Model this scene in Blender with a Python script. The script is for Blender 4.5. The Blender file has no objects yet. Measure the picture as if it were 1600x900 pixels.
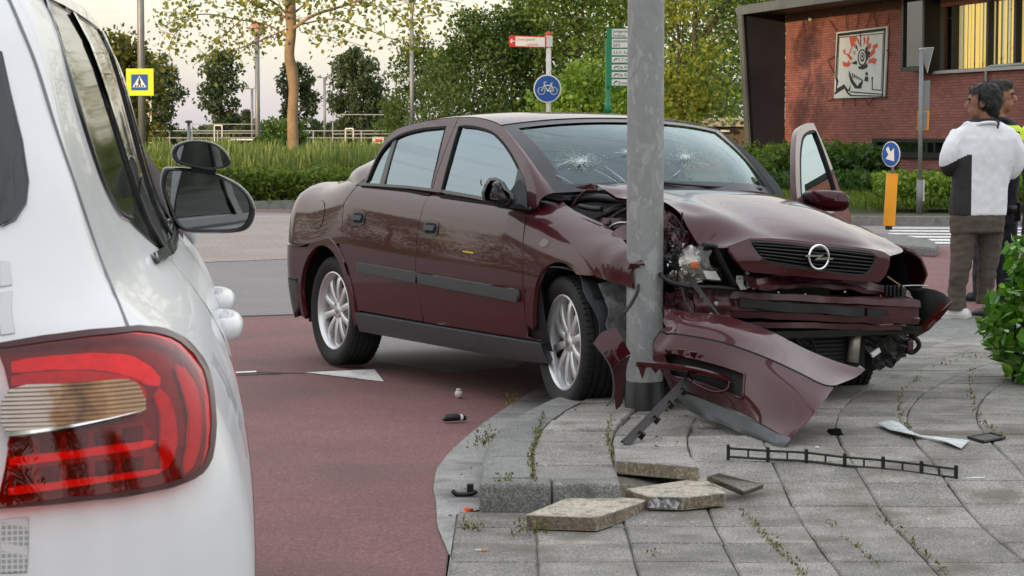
import bpy, bmesh, math, random
import numpy as np
from mathutils import Vector, Matrix, geometry, noise
from mathutils.bvhtree import BVHTree
random.seed(7); RNG = np.random.default_rng(7)
SC = bpy.context.scene; COL = SC.collection
# ------------------------------------------------------------------ camera, sky, sun, exposure
FPX, CAMH, PITCH = 3449.58, 1.3079, 0.0702656
cd = bpy.data.cameras.new('camera'); cam = bpy.data.objects.new('camera', cd); COL.objects.link(cam)
cd.sensor_width = 36; cd.lens = FPX/1600*36; cd.clip_start = 0.1; cd.clip_end = 4000
cam.location = (0, 0, CAMH); cam.rotation_euler = (math.pi/2-PITCH, 0, 0); SC.camera = cam
cd.dof.use_dof = True; cd.dof.focus_distance = 10.0; cd.dof.aperture_fstop = 30.0
SC.render.resolution_x = 1024; SC.render.resolution_y = 576
SUN_EL, SUN_AZ = math.radians(7), math.radians(-140)      # azimuth from +Y, negative = left
W = bpy.data.worlds.new('World'); SC.world = W; W.use_nodes = True
nt = W.node_tree; nt.nodes.clear()
def nd(t, typ, **k):
    n = t.nodes.new(typ)
    for a, b in k.items(): setattr(n, a, b)
    return n
def lk(t, a, b): t.links.new(a, b)
wo = nd(nt, 'ShaderNodeOutputWorld'); bg = nd(nt, 'ShaderNodeBackground'); bg.inputs[1].default_value = 0.10
lk(nt, bg.outputs[0], wo.inputs[0])
sky = nd(nt, 'ShaderNodeTexSky', sky_type='NISHITA'); sky.sun_disc = False
sky.sun_elevation = SUN_EL; sky.sun_rotation = SUN_AZ; sky.dust_density = 2.0; sky.air_density = 1.0
tc = nd(nt, 'ShaderNodeTexCoord'); sx = nd(nt, 'ShaderNodeSeparateXYZ'); lk(nt, tc.outputs['Generated'], sx.inputs[0])
ramp = nd(nt, 'ShaderNodeValToRGB'); lk(nt, sx.outputs[2], ramp.inputs[0])
def setramp(r, stops):
    e = r.color_ramp.elements
    while len(e) > 1: e.remove(e[-1])
    e[0].position = stops[0][0]; e[0].color = (*stops[0][1], 1)
    for p, c in stops[1:]:
        x = e.new(p); x.color = (*c, 1)
def lin(r, g, b):
    f = lambda c: (c/255/12.92 if c/255 <= .04045 else ((c/255+.055)/1.055)**2.4)
    return (f(r), f(g), f(b))
def sc(c, k): return tuple(x*k for x in c)
setramp(ramp, [(0.0, sc(lin(196, 190, 194), 1.1)), (0.012, sc(lin(212, 204, 204), 1.1)), (0.035, sc(lin(228, 222, 206), 1.12)), (0.06, sc(lin(236, 233, 216), 1.14)),
               (0.16, sc(lin(238, 235, 226), 1.35)), (0.40, sc(lin(226, 227, 230), 1.65)), (1.0, sc(lin(220, 224, 231), 1.75))])
# thin streaky evening cloud, everywhere round the horizon
cm = nd(nt, 'ShaderNodeMapping'); cm.inputs['Scale'].default_value = (5, 5, 42); lk(nt, tc.outputs['Generated'], cm.inputs[0])
cn = nd(nt, 'ShaderNodeTexNoise'); cn.inputs['Scale'].default_value = 1.6; cn.inputs['Detail'].default_value = 6; lk(nt, cm.outputs[0], cn.inputs[0])
cr_ = nd(nt, 'ShaderNodeValToRGB'); setramp(cr_, [(0.52, (0, 0, 0)), (0.72, (1, 1, 1))]); lk(nt, cn.outputs[0], cr_.inputs[0])
cf = nd(nt, 'ShaderNodeMath', operation='MULTIPLY'); lk(nt, cr_.outputs[0], cf.inputs[0]); cf.inputs[1].default_value = 0.5
mc = nd(nt, 'ShaderNodeMix', data_type='RGBA'); lk(nt, cf.outputs[0], mc.inputs[0]); lk(nt, ramp.outputs[0], mc.inputs[6])
mc.inputs[7].default_value = (*lin(214, 200, 200), 1)
g10 = nd(nt, 'ShaderNodeMix', data_type='RGBA', blend_type='MULTIPLY'); g10.inputs[0].default_value = 1
lk(nt, mc.outputs[2], g10.inputs[6]); g10.inputs[7].default_value = (5.7, 5.7, 5.7, 1)
mx = nd(nt, 'ShaderNodeMix', data_type='RGBA'); mx.inputs[0].default_value = 0.90
lk(nt, sky.outputs[0], mx.inputs[6]); lk(nt, g10.outputs[2], mx.inputs[7]); lk(nt, mx.outputs[2], bg.inputs[0])
sd = bpy.data.lights.new('sun', 'SUN'); so = bpy.data.objects.new('sun', sd); COL.objects.link(so)
sd.energy = 2.2; sd.angle = math.radians(2); sd.color = (1.0, 0.70, 0.40)
sdir = Vector((math.sin(SUN_AZ)*math.cos(SUN_EL), math.cos(SUN_AZ)*math.cos(SUN_EL), math.sin(SUN_EL)))
so.rotation_euler = sdir.to_track_quat('Z', 'Y').to_euler(); so.location = (-20, 5, 20)
vs = SC.view_settings; vs.view_transform = 'Standard'; vs.look = 'None'; vs.exposure = 1.08; vs.gamma = 1.0
SC.render.engine = 'CYCLES'
# ------------------------------------------------------------------ measuring helpers
CO = np.array([0, 0, CAMH]); CPI, SPI = math.cos(PITCH), math.sin(PITCH)
def ray(u, v):
    x = (u-800)/FPX; y = -(v-450)/FPX
    return np.array([x, CPI+y*SPI, -SPI+y*CPI])
def G(u, v, z=0.0):
    d = ray(u, v); return CO+d*((z-CAMH)/d[2])
def A(u, v, Y):
    d = ray(u, v); return CO+d*(Y/d[1])
# car frame
CX, CY, CTH, CZ, CP, CR = -0.30188, 12.62707, 0.491748, 0.0014, 0.01926, 0.01495
F3 = np.array([math.sin(CTH), -math.cos(CTH), CP]); F3 /= np.linalg.norm(F3)
L3 = np.array([math.cos(CTH), math.sin(CTH), -CR]); L3 -= F3*(L3@F3); L3 /= np.linalg.norm(L3)
U3 = np.cross(F3, L3); O3 = np.array([CX, CY, CZ])
def loc(P): q = np.asarray(P)-O3; return np.array([q@F3, q@L3, q@U3])
def wld(l): return O3+F3*l[0]+L3*l[1]+U3*l[2]
CL = loc(CO)
def lray(u, v): d = ray(u, v); return np.array([d@F3, d@L3, d@U3])
def LY(u, v, y): d = lray(u, v); return CL+d*((y-CL[1])/d[1])       # car-local point on plane y
def LX(u, v, x): d = lray(u, v); return CL+d*((x-CL[0])/d[0])
def LD(u, v, Y): return loc(A(u, v, Y))
# ------------------------------------------------------------------ object helpers
def link(o, parent=None):
    COL.objects.link(o)
    if parent is not None: o.parent = parent
    return o
def tag(o, label=None, cat=None, group=None, kind=None):
    if label: o['label'] = label
    if cat: o['category'] = cat
    if group: o['group'] = group
    if kind: o['kind'] = kind
    return o
def thing(name, label, cat, loc=(0, 0, 0), rz=0, group=None):
    o = bpy.data.objects.new(name, None); o.empty_display_size = .1; link(o)
    o.location = loc; o.rotation_euler = (0, 0, rz); return tag(o, label, cat, group)
def mesh(name, v, f, mat=None, parent=None, smooth=False, normals=None):
    me = bpy.data.meshes.new(name); me.from_pydata([tuple(map(float, p)) for p in v], [], [tuple(map(int, q)) for q in f])
    if mat is not None: me.materials.append(mat)
    if smooth: me.polygons.foreach_set('use_smooth', [True]*len(me.polygons))
    if normals is not None:
        me.polygons.foreach_set('use_smooth', [True]*len(me.polygons))
        me.normals_split_custom_set_from_vertices([tuple(map(float, n)) for n in normals])
    me.update(); o = bpy.data.objects.new(name, me); return link(o, parent)
class MB:
    """collects shapes for one mesh"""
    def __init__(s): s.v = []; s.f = []; s.mi = []; s.cur = 0
    def add(s, v, f):
        b = len(s.v); s.v += [tuple(map(float, p)) for p in v]; s.f += [tuple(int(i)+b for i in q) for q in f]; s.mi += [s.cur]*len(f); return s
    def box(s, c, d, R=None):
        h = np.array(d)/2; P = np.array([[x, y, z] for x in (-1, 1) for y in (-1, 1) for z in (-1, 1)])*h
        if R is not None: P = P@np.array(R).T
        return s.add(P+np.array(c), [(0, 1, 3, 2), (4, 6, 7, 5), (0, 4, 5, 1), (2, 3, 7, 6), (0, 2, 6, 4), (1, 5, 7, 3)])
    def tube(s, pts, r, n=10, cap=True, flat=None):
        pts = [np.array(p, float) for p in pts]; m = len(pts)
        rs = r if hasattr(r, '__len__') else [r]*m
        ref = None; V = []; Fq = []
        for i, p in enumerate(pts):
            t = pts[min(i+1, m-1)]-pts[max(i-1, 0)]; t = t/(np.linalg.norm(t)+1e-12)
            if ref is None:
                ref = np.cross(t, [0, 0, 1.0]);
                if np.linalg.norm(ref) < .05: ref = np.cross(t, [0, 1.0, 0])
            ref = ref-t*(ref@t); ref /= np.linalg.norm(ref)+1e-12; b = np.cross(t, ref)
            for k in range(n):
                a = 2*math.pi*k/n; V.append(p+rs[i]*(math.cos(a)*ref+math.sin(a)*b*(flat or 1)))
        for i in range(m-1):
            for k in range(n):
                Fq.append((i*n+k, i*n+(k+1) % n, (i+1)*n+(k+1) % n, (i+1)*n+k))
        if cap: Fq += [tuple(range(n-1, -1, -1)), tuple((m-1)*n+k for k in range(n))]
        return s.add(V, Fq)
    def lathe(s, prof, n=32, axis='z', c=(0, 0, 0), close=False):
        V = []; Fq = []; m = len(prof)
        for k in range(n):
            a = 2*math.pi*k/n; ca, sa = math.cos(a), math.sin(a)
            for r, h in prof:
                p = {'z': (r*ca, r*sa, h), 'y': (r*ca, h, r*sa), 'x': (h, r*ca, r*sa)}[axis]
                V.append((p[0]+c[0], p[1]+c[1], p[2]+c[2]))
        for k in range(n):
            for i in range(m-1+(1 if close else 0)):
                j = (i+1) % m; k2 = (k+1) % n
                Fq.append((k*m+i, k2*m+i, k2*m+j, k*m+j))
        return s.add(V, Fq)
    def prism(s, poly, d, origin=(0, 0, 0), ex=(1, 0, 0), ey=(0, 0, 1), n=None):
        """flat polygon (2-D) extruded by d along the normal"""
        ex = np.array(ex, float); ey = np.array(ey, float); nn = np.cross(ex, ey) if n is None else np.array(n, float)
        P = [np.array(origin)+ex*a+ey*b for a, b in poly]; m = len(P)
        return s.add(P+[p+nn*d for p in P], [tuple(range(m-1, -1, -1)), tuple(range(m, 2*m))]+[(i, (i+1) % m, m+(i+1) % m, m+i) for i in range(m)])
    def grid(s, rows):
        m = len(rows); n = len(rows[0])
        return s.add([p for r in rows for p in r], [(i*n+j, i*n+j+1, (i+1)*n+j+1, (i+1)*n+j) for i in range(m-1) for j in range(n-1)])
    def build(s, name, mat, parent=None, smooth=False, bevel=0, auto=None, solid=0, seg=2):
        mats = mat if isinstance(mat, (list, tuple)) else [mat]
        o = mesh(name, s.v, s.f, None, parent, smooth)
        for m_ in mats: o.data.materials.append(m_)
        if len(mats) > 1: o.data.polygons.foreach_set('material_index', s.mi)
        finish(o, bevel, auto, solid, seg); return o
def finish(o, bevel=0, auto=None, solid=0, seg=2):
    if not (bevel or auto or solid): return o
    bm = bmesh.new(); bm.from_mesh(o.data)
    if solid:
        bmesh.ops.recalc_face_normals(bm, faces=bm.faces) if False else None
        bmesh.ops.solidify(bm, geom=list(bm.faces), thickness=solid)
    else: bmesh.ops.remove_doubles(bm, verts=bm.verts, dist=1e-5)
    bmesh.ops.recalc_face_normals(bm, faces=bm.faces)
    if bevel:
        es = [e for e in bm.edges if len(e.link_faces) == 2 and e.calc_face_angle(0) > .5]
        bmesh.ops.bevel(bm, geom=es, offset=bevel, segments=seg, profile=.5, affect='EDGES', clamp_overlap=True)
    bm.to_mesh(o.data); bm.free()
    if auto is not None:
        o.data.polygons.foreach_set('use_smooth', [True]*len(o.data.polygons)); o.data.set_sharp_from_angle(angle=math.radians(auto))
    o.data.update(); return o
def crom(pts, n, closed=False):
    """Catmull-Rom through points, n samples per span"""
    P = [np.array(p, float) for p in pts]; m = len(P); out = []
    if m == 2: return [P[0]+(P[1]-P[0])*i/n for i in range(n+1)]
    rng = range(m) if closed else range(m-1)
    for i in rng:
        if closed: p0, p1, p2, p3 = P[i-1], P[i], P[(i+1) % m], P[(i+2) % m]
        else:
            p1, p2 = P[i], P[i+1]; p0 = P[i-1] if i else 2*p1-p2; p3 = P[i+2] if i+2 < m else 2*p2-p1
        for k in range(n):
            t = k/n; out.append(.5*((2*p1)+(p2-p0)*t+(2*p0-5*p1+4*p2-p3)*t*t+(3*p1-p0-3*p2+p3)*t**3))
    if not closed: out.append(P[-1])
    return out
def net(ctrl, nu=5, nv=5):
    """smooth surface rows through a control net"""
    R = [crom(r, nv) for r in ctrl]; cols = list(zip(*R)); C2 = [crom(c, nu) for c in cols]
    return [list(r) for r in zip(*C2)]
def resample(pts, n):
    P = np.array([np.array(p, float) for p in pts]); d = np.r_[0, np.cumsum(np.linalg.norm(np.diff(P, axis=0), axis=1))]
    t = np.linspace(0, d[-1], n); return [np.array([np.interp(a, d, P[:, k]) for k in range(P.shape[1])]) for a in t]
def inpoly(P, poly):
    P = np.asarray(P, float); poly = np.asarray(poly, float); x, y = P[:, 0], P[:, 1]; ins = np.zeros(len(P), bool); j = len(poly)-1
    for i in range(len(poly)):
        xi, yi = poly[i]; xj, yj = poly[j]
        c = ((yi > y) != (yj > y)) & (x < (xj-xi)*(y-yi)/((yj-yi) if yj != yi else 1e-12)+xi); ins ^= c; j = i
    return ins
def dens(poly, g):
    out = []
    for i in range(len(poly)):
        a = np.array(poly[i], float); b = np.array(poly[(i+1) % len(poly)], float); k = max(1, int(np.ceil(np.linalg.norm(b-a)/g)))
        out += [a+(b-a)*t/k for t in range(k)]
    return out
def tri2d(outline, holes=(), g=.05):
    loops = [dens(outline, g)]+[dens(h, g) for h in holes]
    pts = []; edges = []
    for L in loops:
        b = len(pts); pts += [tuple(p) for p in L]; edges += [(b+i, b+(i+1) % len(L)) for i in range(len(L))]
    B = np.array(loops[0]); lo, hi = B.min(0), B.max(0)
    gx, gy = np.meshgrid(np.arange(lo[0]+g*.5, hi[0], g), np.arange(lo[1]+g*.5, hi[1], g)); Q = np.c_[gx.ravel(), gy.ravel()]
    if len(Q):
        k = inpoly(Q, outline)
        for h in holes: k &= ~inpoly(Q, h)
        Q = Q[k]
        if len(Q):
            allb = np.array(pts); dm = np.min(np.linalg.norm(Q[:, None]-allb[None], axis=2), axis=1); Q = Q[dm > g*.45]
            pts += [tuple(q) for q in Q]
    vo, eo, fo, *_ = geometry.delaunay_2d_cdt([Vector(p) for p in pts], edges, [], 0, 1e-6)
    V = np.array([tuple(p) for p in vo]); Fc = [tuple(f) for f in fo if len(f) == 3]
    cen = np.array([V[list(f)].mean(0) for f in Fc]); k = inpoly(cen, outline)
    for h in holes: k &= ~inpoly(cen, h)
    return V, [f for f, q in zip(Fc, k) if q]
def panel(name, outline, surf, mat, parent, holes=(), g=.05, depth=.012, off=0.0, ref=(0, -1, 0), soft=0):
    """sheet with an outline drawn on a parametric surface, its edge turned in by depth"""
    V, Fc = tri2d(outline, holes, g); ref = np.array(ref, float); e = 1e-3; P = []; N = []
    for s, z in V:
        p = np.array(surf(s, z)); n = np.cross(np.array(surf(s+e, z))-np.array(surf(s-e, z)), np.array(surf(s, z+e))-np.array(surf(s, z-e)))
        n = n/(np.linalg.norm(n)+1e-12); P.append(p); N.append(n)
    P = np.array(P); N = np.array(N)
    r3 = np.array([ref]*len(N)) if ref.ndim == 1 else ref
    if (N*r3).sum() < 0: N = -N
    P = P+N*off
    f2 = []
    for f in Fc:
        a, b, c = P[list(f)]; f2.append(f if np.cross(b-a, c-a)@N[f[0]] > 0 else f[::-1])
    cnt = {}
    for f in f2:
        for i in range(3):
            cnt.setdefault(tuple(sorted((f[i], f[(i+1) % 3]))), []).append((f[i], f[(i+1) % 3]))
    be = [v[0] for v in cnt.values() if len(v) == 1]
    Vv = list(P); Nn = list(N)
    if depth:
        idx = {}
        for a, b in be:
            d = P[b]-P[a]; en = np.cross(d, N[a]); en = en/(np.linalg.norm(en)+1e-12)
            for q in (a, b): idx.setdefault(q, []).append(en)
        m1 = {}; m2 = {}
        for q, ens in idx.items():
            en = np.mean(ens, axis=0); en /= np.linalg.norm(en)+1e-12
            m1[q] = len(Vv); Vv.append(P[q]); Nn.append((en+N[q]*.6)/np.linalg.norm(en+N[q]*.6))
            m2[q] = len(Vv); Vv.append(P[q]-N[q]*depth+en*.001); Nn.append(en)
        f2 = list(f2)+[(m1[b], m1[a], m2[a], m2[b]) for a, b in be]
    return mesh(name, Vv, f2, mat, parent, True, Nn)
def smooth_out(pts, n=4, closed=True): return [tuple(p) for p in crom(pts, n, closed)]
# ------------------------------------------------------------------ materials
def mat(name, col, rough=.5, metal=0, coat=0, var=0, vs_=3.0, bump=0, bs=60, spec=.5, col2=None, detail=4, trans=0, ior=1.45, emit=None, es=0, coords='Object', alpha=1, rvar=0, coat_rough=.03):
    m = bpy.data.materials.new(name); m.use_nodes = True; t = m.node_tree; b = t.nodes['Principled BSDF']
    b.inputs['Base Color'].default_value = (*col, 1); b.inputs['Roughness'].default_value = rough; b.inputs['Metallic'].default_value = metal
    b.inputs['Coat Weight'].default_value = coat; b.inputs['Coat Roughness'].default_value = coat_rough; b.inputs['Specular IOR Level'].default_value = spec
    b.inputs['Transmission Weight'].default_value = trans; b.inputs['IOR'].default_value = ior; b.inputs['Alpha'].default_value = alpha
    if emit: b.inputs['Emission Color'].default_value = (*emit, 1); b.inputs['Emission Strength'].default_value = es
    if var or bump or rvar:
        c = nd(t, 'ShaderNodeTexCoord')
    if var or rvar:
        n = nd(t, 'ShaderNodeTexNoise'); n.inputs['Scale'].default_value = vs_; n.inputs['Detail'].default_value = detail; n.inputs['Roughness'].default_value = .65
        lk(t, c.outputs[coords], n.inputs[0])
    if var:
        r = nd(t, 'ShaderNodeValToRGB'); c2 = col2 or sc(col, 1+var); setramp(r, [(.3, sc(col, 1-var) if not col2 else col), (.7, c2)])
        lk(t, n.outputs[0], r.inputs[0]); lk(t, r.outputs[0], b.inputs['Base Color'])
    if rvar:
        q = nd(t, 'ShaderNodeMapRange'); q.inputs[1].default_value = .3; q.inputs[2].default_value = .7; q.inputs[3].default_value = max(0, rough-rvar); q.inputs[4].default_value = rough+rvar
        lk(t, n.outputs[0], q.inputs[0]); lk(t, q.outputs[0], b.inputs['Roughness'])
    if bump:
        n2 = nd(t, 'ShaderNodeTexNoise'); n2.inputs['Scale'].default_value = bs; n2.inputs['Detail'].default_value = 3; lk(t, c.outputs[coords], n2.inputs[0])
        bp = nd(t, 'ShaderNodeBump'); bp.inputs['Strength'].default_value = bump; bp.inputs['Distance'].default_value = .01; lk(t, n2.outputs[0], bp.inputs['Height']); lk(t, bp.outputs[0], b.inputs['Normal'])
    return m
def grain(name, cols, scale=220, big=1.2, bigc=.25, bump=.5, rough=.85, stain=None, dist=.004):
    """stone/asphalt: fine aggregate speckle, large patches and stains"""
    m = bpy.data.materials.new(name); m.use_nodes = True; t = m.node_tree; b = t.nodes['Principled BSDF']; b.inputs['Roughness'].default_value = rough
    c = nd(t, 'ShaderNodeTexCoord'); geo = nd(t, 'ShaderNodeNewGeometry'); P = geo.outputs['Position']
    n1 = nd(t, 'ShaderNodeTexNoise'); n1.inputs['Scale'].default_value = scale; n1.inputs['Detail'].default_value = 2; lk(t, P, n1.inputs[0])
    r = nd(t, 'ShaderNodeValToRGB'); setramp(r, cols); lk(t, n1.outputs[0], r.inputs[0])
    n2 = nd(t, 'ShaderNodeTexNoise'); n2.inputs['Scale'].default_value = big; n2.inputs['Detail'].default_value = 7; n2.inputs['Roughness'].default_value = .62; lk(t, P, n2.inputs[0])
    mr = nd(t, 'ShaderNodeMapRange'); mr.inputs[1].default_value = .3; mr.inputs[2].default_value = .7; mr.inputs[3].default_value = 1-bigc; mr.inputs[4].default_value = 1+bigc; lk(t, n2.outputs[0], mr.inputs[0])
    oi = nd(t, 'ShaderNodeObjectInfo'); mr2 = nd(t, 'ShaderNodeMapRange'); mr2.inputs[3].default_value = .80; mr2.inputs[4].default_value = 1.18; lk(t, oi.outputs['Random'], mr2.inputs[0])
    mm = nd(t, 'ShaderNodeMath', operation='MULTIPLY'); lk(t, mr.outputs[0], mm.inputs[0]); lk(t, mr2.outputs[0], mm.inputs[1])
    mu = nd(t, 'ShaderNodeMix', data_type='RGBA', blend_type='MULTIPLY'); mu.inputs[0].default_value = 1; lk(t, r.outputs[0], mu.inputs[6]); lk(t, mm.outputs[0], mu.inputs[7])
    out = mu.outputs[2]
    if stain:
        n3 = nd(t, 'ShaderNodeTexNoise'); n3.inputs['Scale'].default_value = stain[2]; n3.inputs['Detail'].default_value = 5; lk(t, P, n3.inputs[0])
        r3 = nd(t, 'ShaderNodeValToRGB'); setramp(r3, [(.52, (0, 0, 0)), (.68, (stain[1],)*3)]); lk(t, n3.outputs[0], r3.inputs[0])
        m3 = nd(t, 'ShaderNodeMix', data_type='RGBA'); lk(t, r3.outputs[0], m3.inputs[0]); lk(t, out, m3.inputs[6]); m3.inputs[7].default_value = (*stain[0], 1); out = m3.outputs[2]
    lk(t, out, b.inputs['Base Color'])
    bp = nd(t, 'ShaderNodeBump'); bp.inputs['Strength'].default_value = bump; bp.inputs['Distance'].default_value = dist; lk(t, n1.outputs[0], bp.inputs['Height']); lk(t, bp.outputs[0], b.inputs['Normal'])
    return m
M = {}
M['paint'] = mat('maroon_paint', (.044, .0015, .0048), .42, 0, .78, var=.08, vs_=900, detail=1, rvar=0, coat_rough=.015, spec=.12)
M['inner'] = mat('maroon_primer', (.055, .012, .016), .42, 0, .25, var=.25, vs_=9)
M['plastic'] = mat('grey_plastic', (.042, .050, .056), .48, 0, 0, var=.10, vs_=14, bump=.08, bs=600)
M['black'] = mat('black_plastic', (.010, .010, .011), .45, bump=.06, bs=400)
M['matblack'] = mat('matt_black', (.006, .006, .007), .85)
M['rubber'] = mat('tyre_rubber', (.014, .014, .015), .75, var=.35, vs_=20, bump=.2, bs=240)
M['alloy'] = mat('alloy_wheel', (.70, .71, .72), .38, .65, .3, var=.08, vs_=9)
M['steel'] = mat('worn_steel', (.42, .42, .42), .38, .9, var=.2, vs_=30)
M['chrome'] = mat('chrome', (.82, .82, .83), .10, 1)
M['dark'] = mat('car_interior', (.020, .022, .024), .8)
M['seat'] = mat('seat_cloth', (.045, .047, .052), .9, var=.2, vs_=60)
M['trim'] = mat('window_trim', (.016, .018, .022), .35, 0, .2)
M['silver'] = mat('silver_print', (.6, .6, .6), .35, .6)
M['yellow'] = mat('yellow_film', (.62, .42, .02), .5)
def glass(name, tint, refl=5, base=.04, rough=0.0, rcol=(1, 1, 1)):
    m = bpy.data.materials.new(name); m.use_nodes = True; t = m.node_tree; t.nodes.clear()
    o = nd(t, 'ShaderNodeOutputMaterial'); tr = nd(t, 'ShaderNodeBsdfTransparent'); tr.inputs[0].default_value = (*tint, 1)
    gl = nd(t, 'ShaderNodeBsdfGlossy'); gl.inputs['Roughness'].default_value = rough; gl.inputs[0].default_value = (*rcol, 1)
    fr = nd(t, 'ShaderNodeLayerWeight'); fr.inputs[0].default_value = .5
    pw_ = nd(t, 'ShaderNodeMath', operation='POWER'); lk(t, fr.outputs[1], pw_.inputs[0]); pw_.inputs[1].default_value = refl
    ad = nd(t, 'ShaderNodeMapRange'); lk(t, pw_.outputs[0], ad.inputs[0]); ad.inputs[3].default_value = base; ad.inputs[4].default_value = 1
    mi = nd(t, 'ShaderNodeMixShader'); lk(t, ad.outputs[0], mi.inputs[0]); lk(t, tr.outputs[0], mi.inputs[1]); lk(t, gl.outputs[0], mi.inputs[2]); lk(t, mi.outputs[0], o.inputs[0])
    return m
M['glass'] = glass('side_glass', (.30, .38, .40), 4.0, .27, rcol=(.74, .90, .98))
M['screen'] = glass('windscreen_glass', (.42, .54, .56), 4.5, .11, rcol=(.78, .95, 1))
M['lens'] = glass('clear_plastic', (.9, .9, .9), 5, .05)
# ------------------------------------------------------------------ ground
M['grass_ground'] = mat('grass_soil', (.035, .055, .018), .95, var=.4, vs_=.8, col2=(.075, .085, .03), coords='Object')
M['asphalt'] = grain('grey_asphalt', [(.35, (.17, .152, .152)), (.55, (.265, .242, .240)), (.75, (.37, .35, .345))], 90, .5, .16, .5, .85)
M['red'] = grain('red_asphalt', [(.30, (.105, .045, .043)), (.52, (.158, .068, .065)), (.74, (.24, .130, .122))], 120, .7, .20, .6, .85, stain=((.105, .066, .060), .6, 1.1))
M['gutter'] = grain('gutter_concrete', [(.3, (.18, .18, .17)), (.55, (.28, .275, .265)), (.75, (.40, .395, .38))], 110, 3, .32, .6, .9, stain=((.09, .08, .065), .75, 4))
M['tile'] = grain('paving_concrete', [(.30, (.125, .119, .105)), (.52, (.222, .212, .190)), (.75, (.39, .375, .34))], 130, 5, .34, .7, .88, stain=((.105, .090, .068), .75, 3.6))
M['tile_under'] = grain('fresh_slab_face', [(.30, (.26, .23, .18)), (.55, (.40, .36, .29)), (.75, (.52, .48, .40))], 90, 12, .18, .5, .92, stain=((.15, .12, .085), .7, 22))
M['slab_edge'] = grain('slab_edge', [(.30, (.12, .095, .065)), (.55, (.20, .165, .12)), (.75, (.32, .29, .24))], 90, 14, .35, .7, .95)
M['chipped'] = grain('chipped_edge', [(.35, (.07, .07, .075)), (.5, (.22, .22, .22)), (.62, (.55, .55, .54))], 60, 20, .2, .9, .8)
M['kerb'] = grain('kerb_concrete', [(.30, (.10, .10, .098)), (.52, (.18, .18, .172)), (.75, (.36, .36, .34))], 150, 6, .30, .7, .9, stain=((.06, .058, .05), .7, 6))
M['white_line'] = grain('road_paint', [(.3, (.55, .55, .53)), (.6, (.72, .72, .70))], 60, 3, .12, .3, .7, stain=((.32, .28, .27), .6, 9))
M['soil'] = grain('joint_soil', [(.3, (.055, .050, .038)), (.6, (.11, .10, .075)), (.8, (.17, .155, .11))], 70, 6, .4, .9, .98)
M['clay'] = grain('bonded_paving', [(.35, (.17, .145, .125)), (.55, (.25, .215, .19)), (.75, (.36, .32, .29))], 40, .8, .15, .4, .9)
def sheet(name, pts, z, m, kind='structure', parent=None, g=None):
    P = [(p[0], p[1]) for p in pts]
    if g: V, Fc = tri2d(P, (), g)
    else:
        tri = geometry.tessellate_polygon([[Vector((a, b, 0)) for a, b in P]]); V, Fc = P, tri
    fixed = []
    for f in Fc:
        a, b, c = [np.array(V[i]) for i in f]; fixed.append(f if (b[0]-a[0])*(c[1]-a[1])-(b[1]-a[1])*(c[0]-a[0]) > 0 else tuple(f)[::-1])
    o = mesh(name, [(a, b, z) for a, b in V], fixed, m, parent)
    if kind: o['kind'] = kind
    return o
tag(sheet('ground', [(-1500, -400), (1500, -400), (1500, 3000), (-1500, 3000)], -.06, M['grass_ground']), kind='structure')
sheet('road', [(-30, -14), (26, -14), (24, 36.5), (11, 33.5), (2, 34.5), (-1.5, 36.5), (-16, 40), (-40, 43), (-40, 10)], 0, M['asphalt'])
g2 = lambda u, v: G(u, v)[:2]
redp = [(-9, -10), (-9, 13.5), g2(120, 505), g2(330, 497), g2(483, 492), g2(545, 505), g2(590, 565), g2(700, 583), g2(800, 575), (1.2, 17.0), (3.0, 24.6), (5.2, 25.4), (9, 24.9), (16, 25.6), (18, 16), (14, 13.5), (3.4, 11.0), (.9, 10.8), (.2, 9.7), (-.1, 8.6), (-.1, 7.6), (-.12, 6), (-.12, -10)]
sheet('cycle_path', redp, .004, M['red'])
sheet('traffic_apron', [g2(150, 408), g2(300, 411), g2(480, 404), g2(640, 398), g2(900, 380), (5, 33), (2, 34.2), g2(460, 336), g2(300, 338), g2(100, 345)], .004, M['clay'])
sheet('far_cycle_strip', [(-18, 38.2), (-6, 37.0), (-1, 35.2), (-.6, 36.3), (-5.5, 38.2), (-18, 39.4)], .004, M['red'])
# lines of arched setts in the apron
# markings
M['tar'] = mat('tar_seam', (.030, .026, .026), .8, var=.4, vs_=12)
def mark(px, name='road_marking', m='white_line', z=.008):
    P = [G(*p)[:2] for p in px]; return sheet(name, P, z, M[m])
mark([(477, 584), (600, 598.5), (585, 579)]); mark([(345, 584), (400, 581.5), (401, 583.5), (345, 586.5)])
for px in ([(150, 504), (330, 496), (483, 491.2), (483, 492.6), (330, 497.6), (150, 505.6)], [(400, 583.2), (478, 584.6), (478, 585.4), (400, 584.2)], [(360, 587.5), (440, 585.2), (440, 586), (360, 588.5)]): mark(px, 'tar_seam', 'tar', .0065)
mark([(1420, 384), (1435, 384), (1465, 391), (1452, 391)])
for i in range(6):      # zebra stripes beyond the traffic island
    mark([(1392-i*2, 356+i*4.4), (1640, 357+i*4.7), (1640, 359.4+i*4.9), (1392-i*2, 358.0+i*4.6)])
# ------------------------------------------------------------------ raised paving and its kerb
def bend(Y): return .085*max(0, Y-8.1)**2 if Y < 11 else .715+(Y-11)*.49
def hgt(X, Y, x0):
    if x0 < .37 and Y < 7.5: return .012
    if x0 < .37: return .11
    t = min(1, max(0, (8.4-Y)/1.25)); t = t*t*(3-2*t); k = min(1, max(0, (x0-.37)/.3)) if Y > 7.5 else 1
    return .11-.096*t*k
pave = tag(mesh('sidewalk', [(0, 0, 0)]*3, [(0, 1, 2)], M['soil']), kind='structure')
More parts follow.
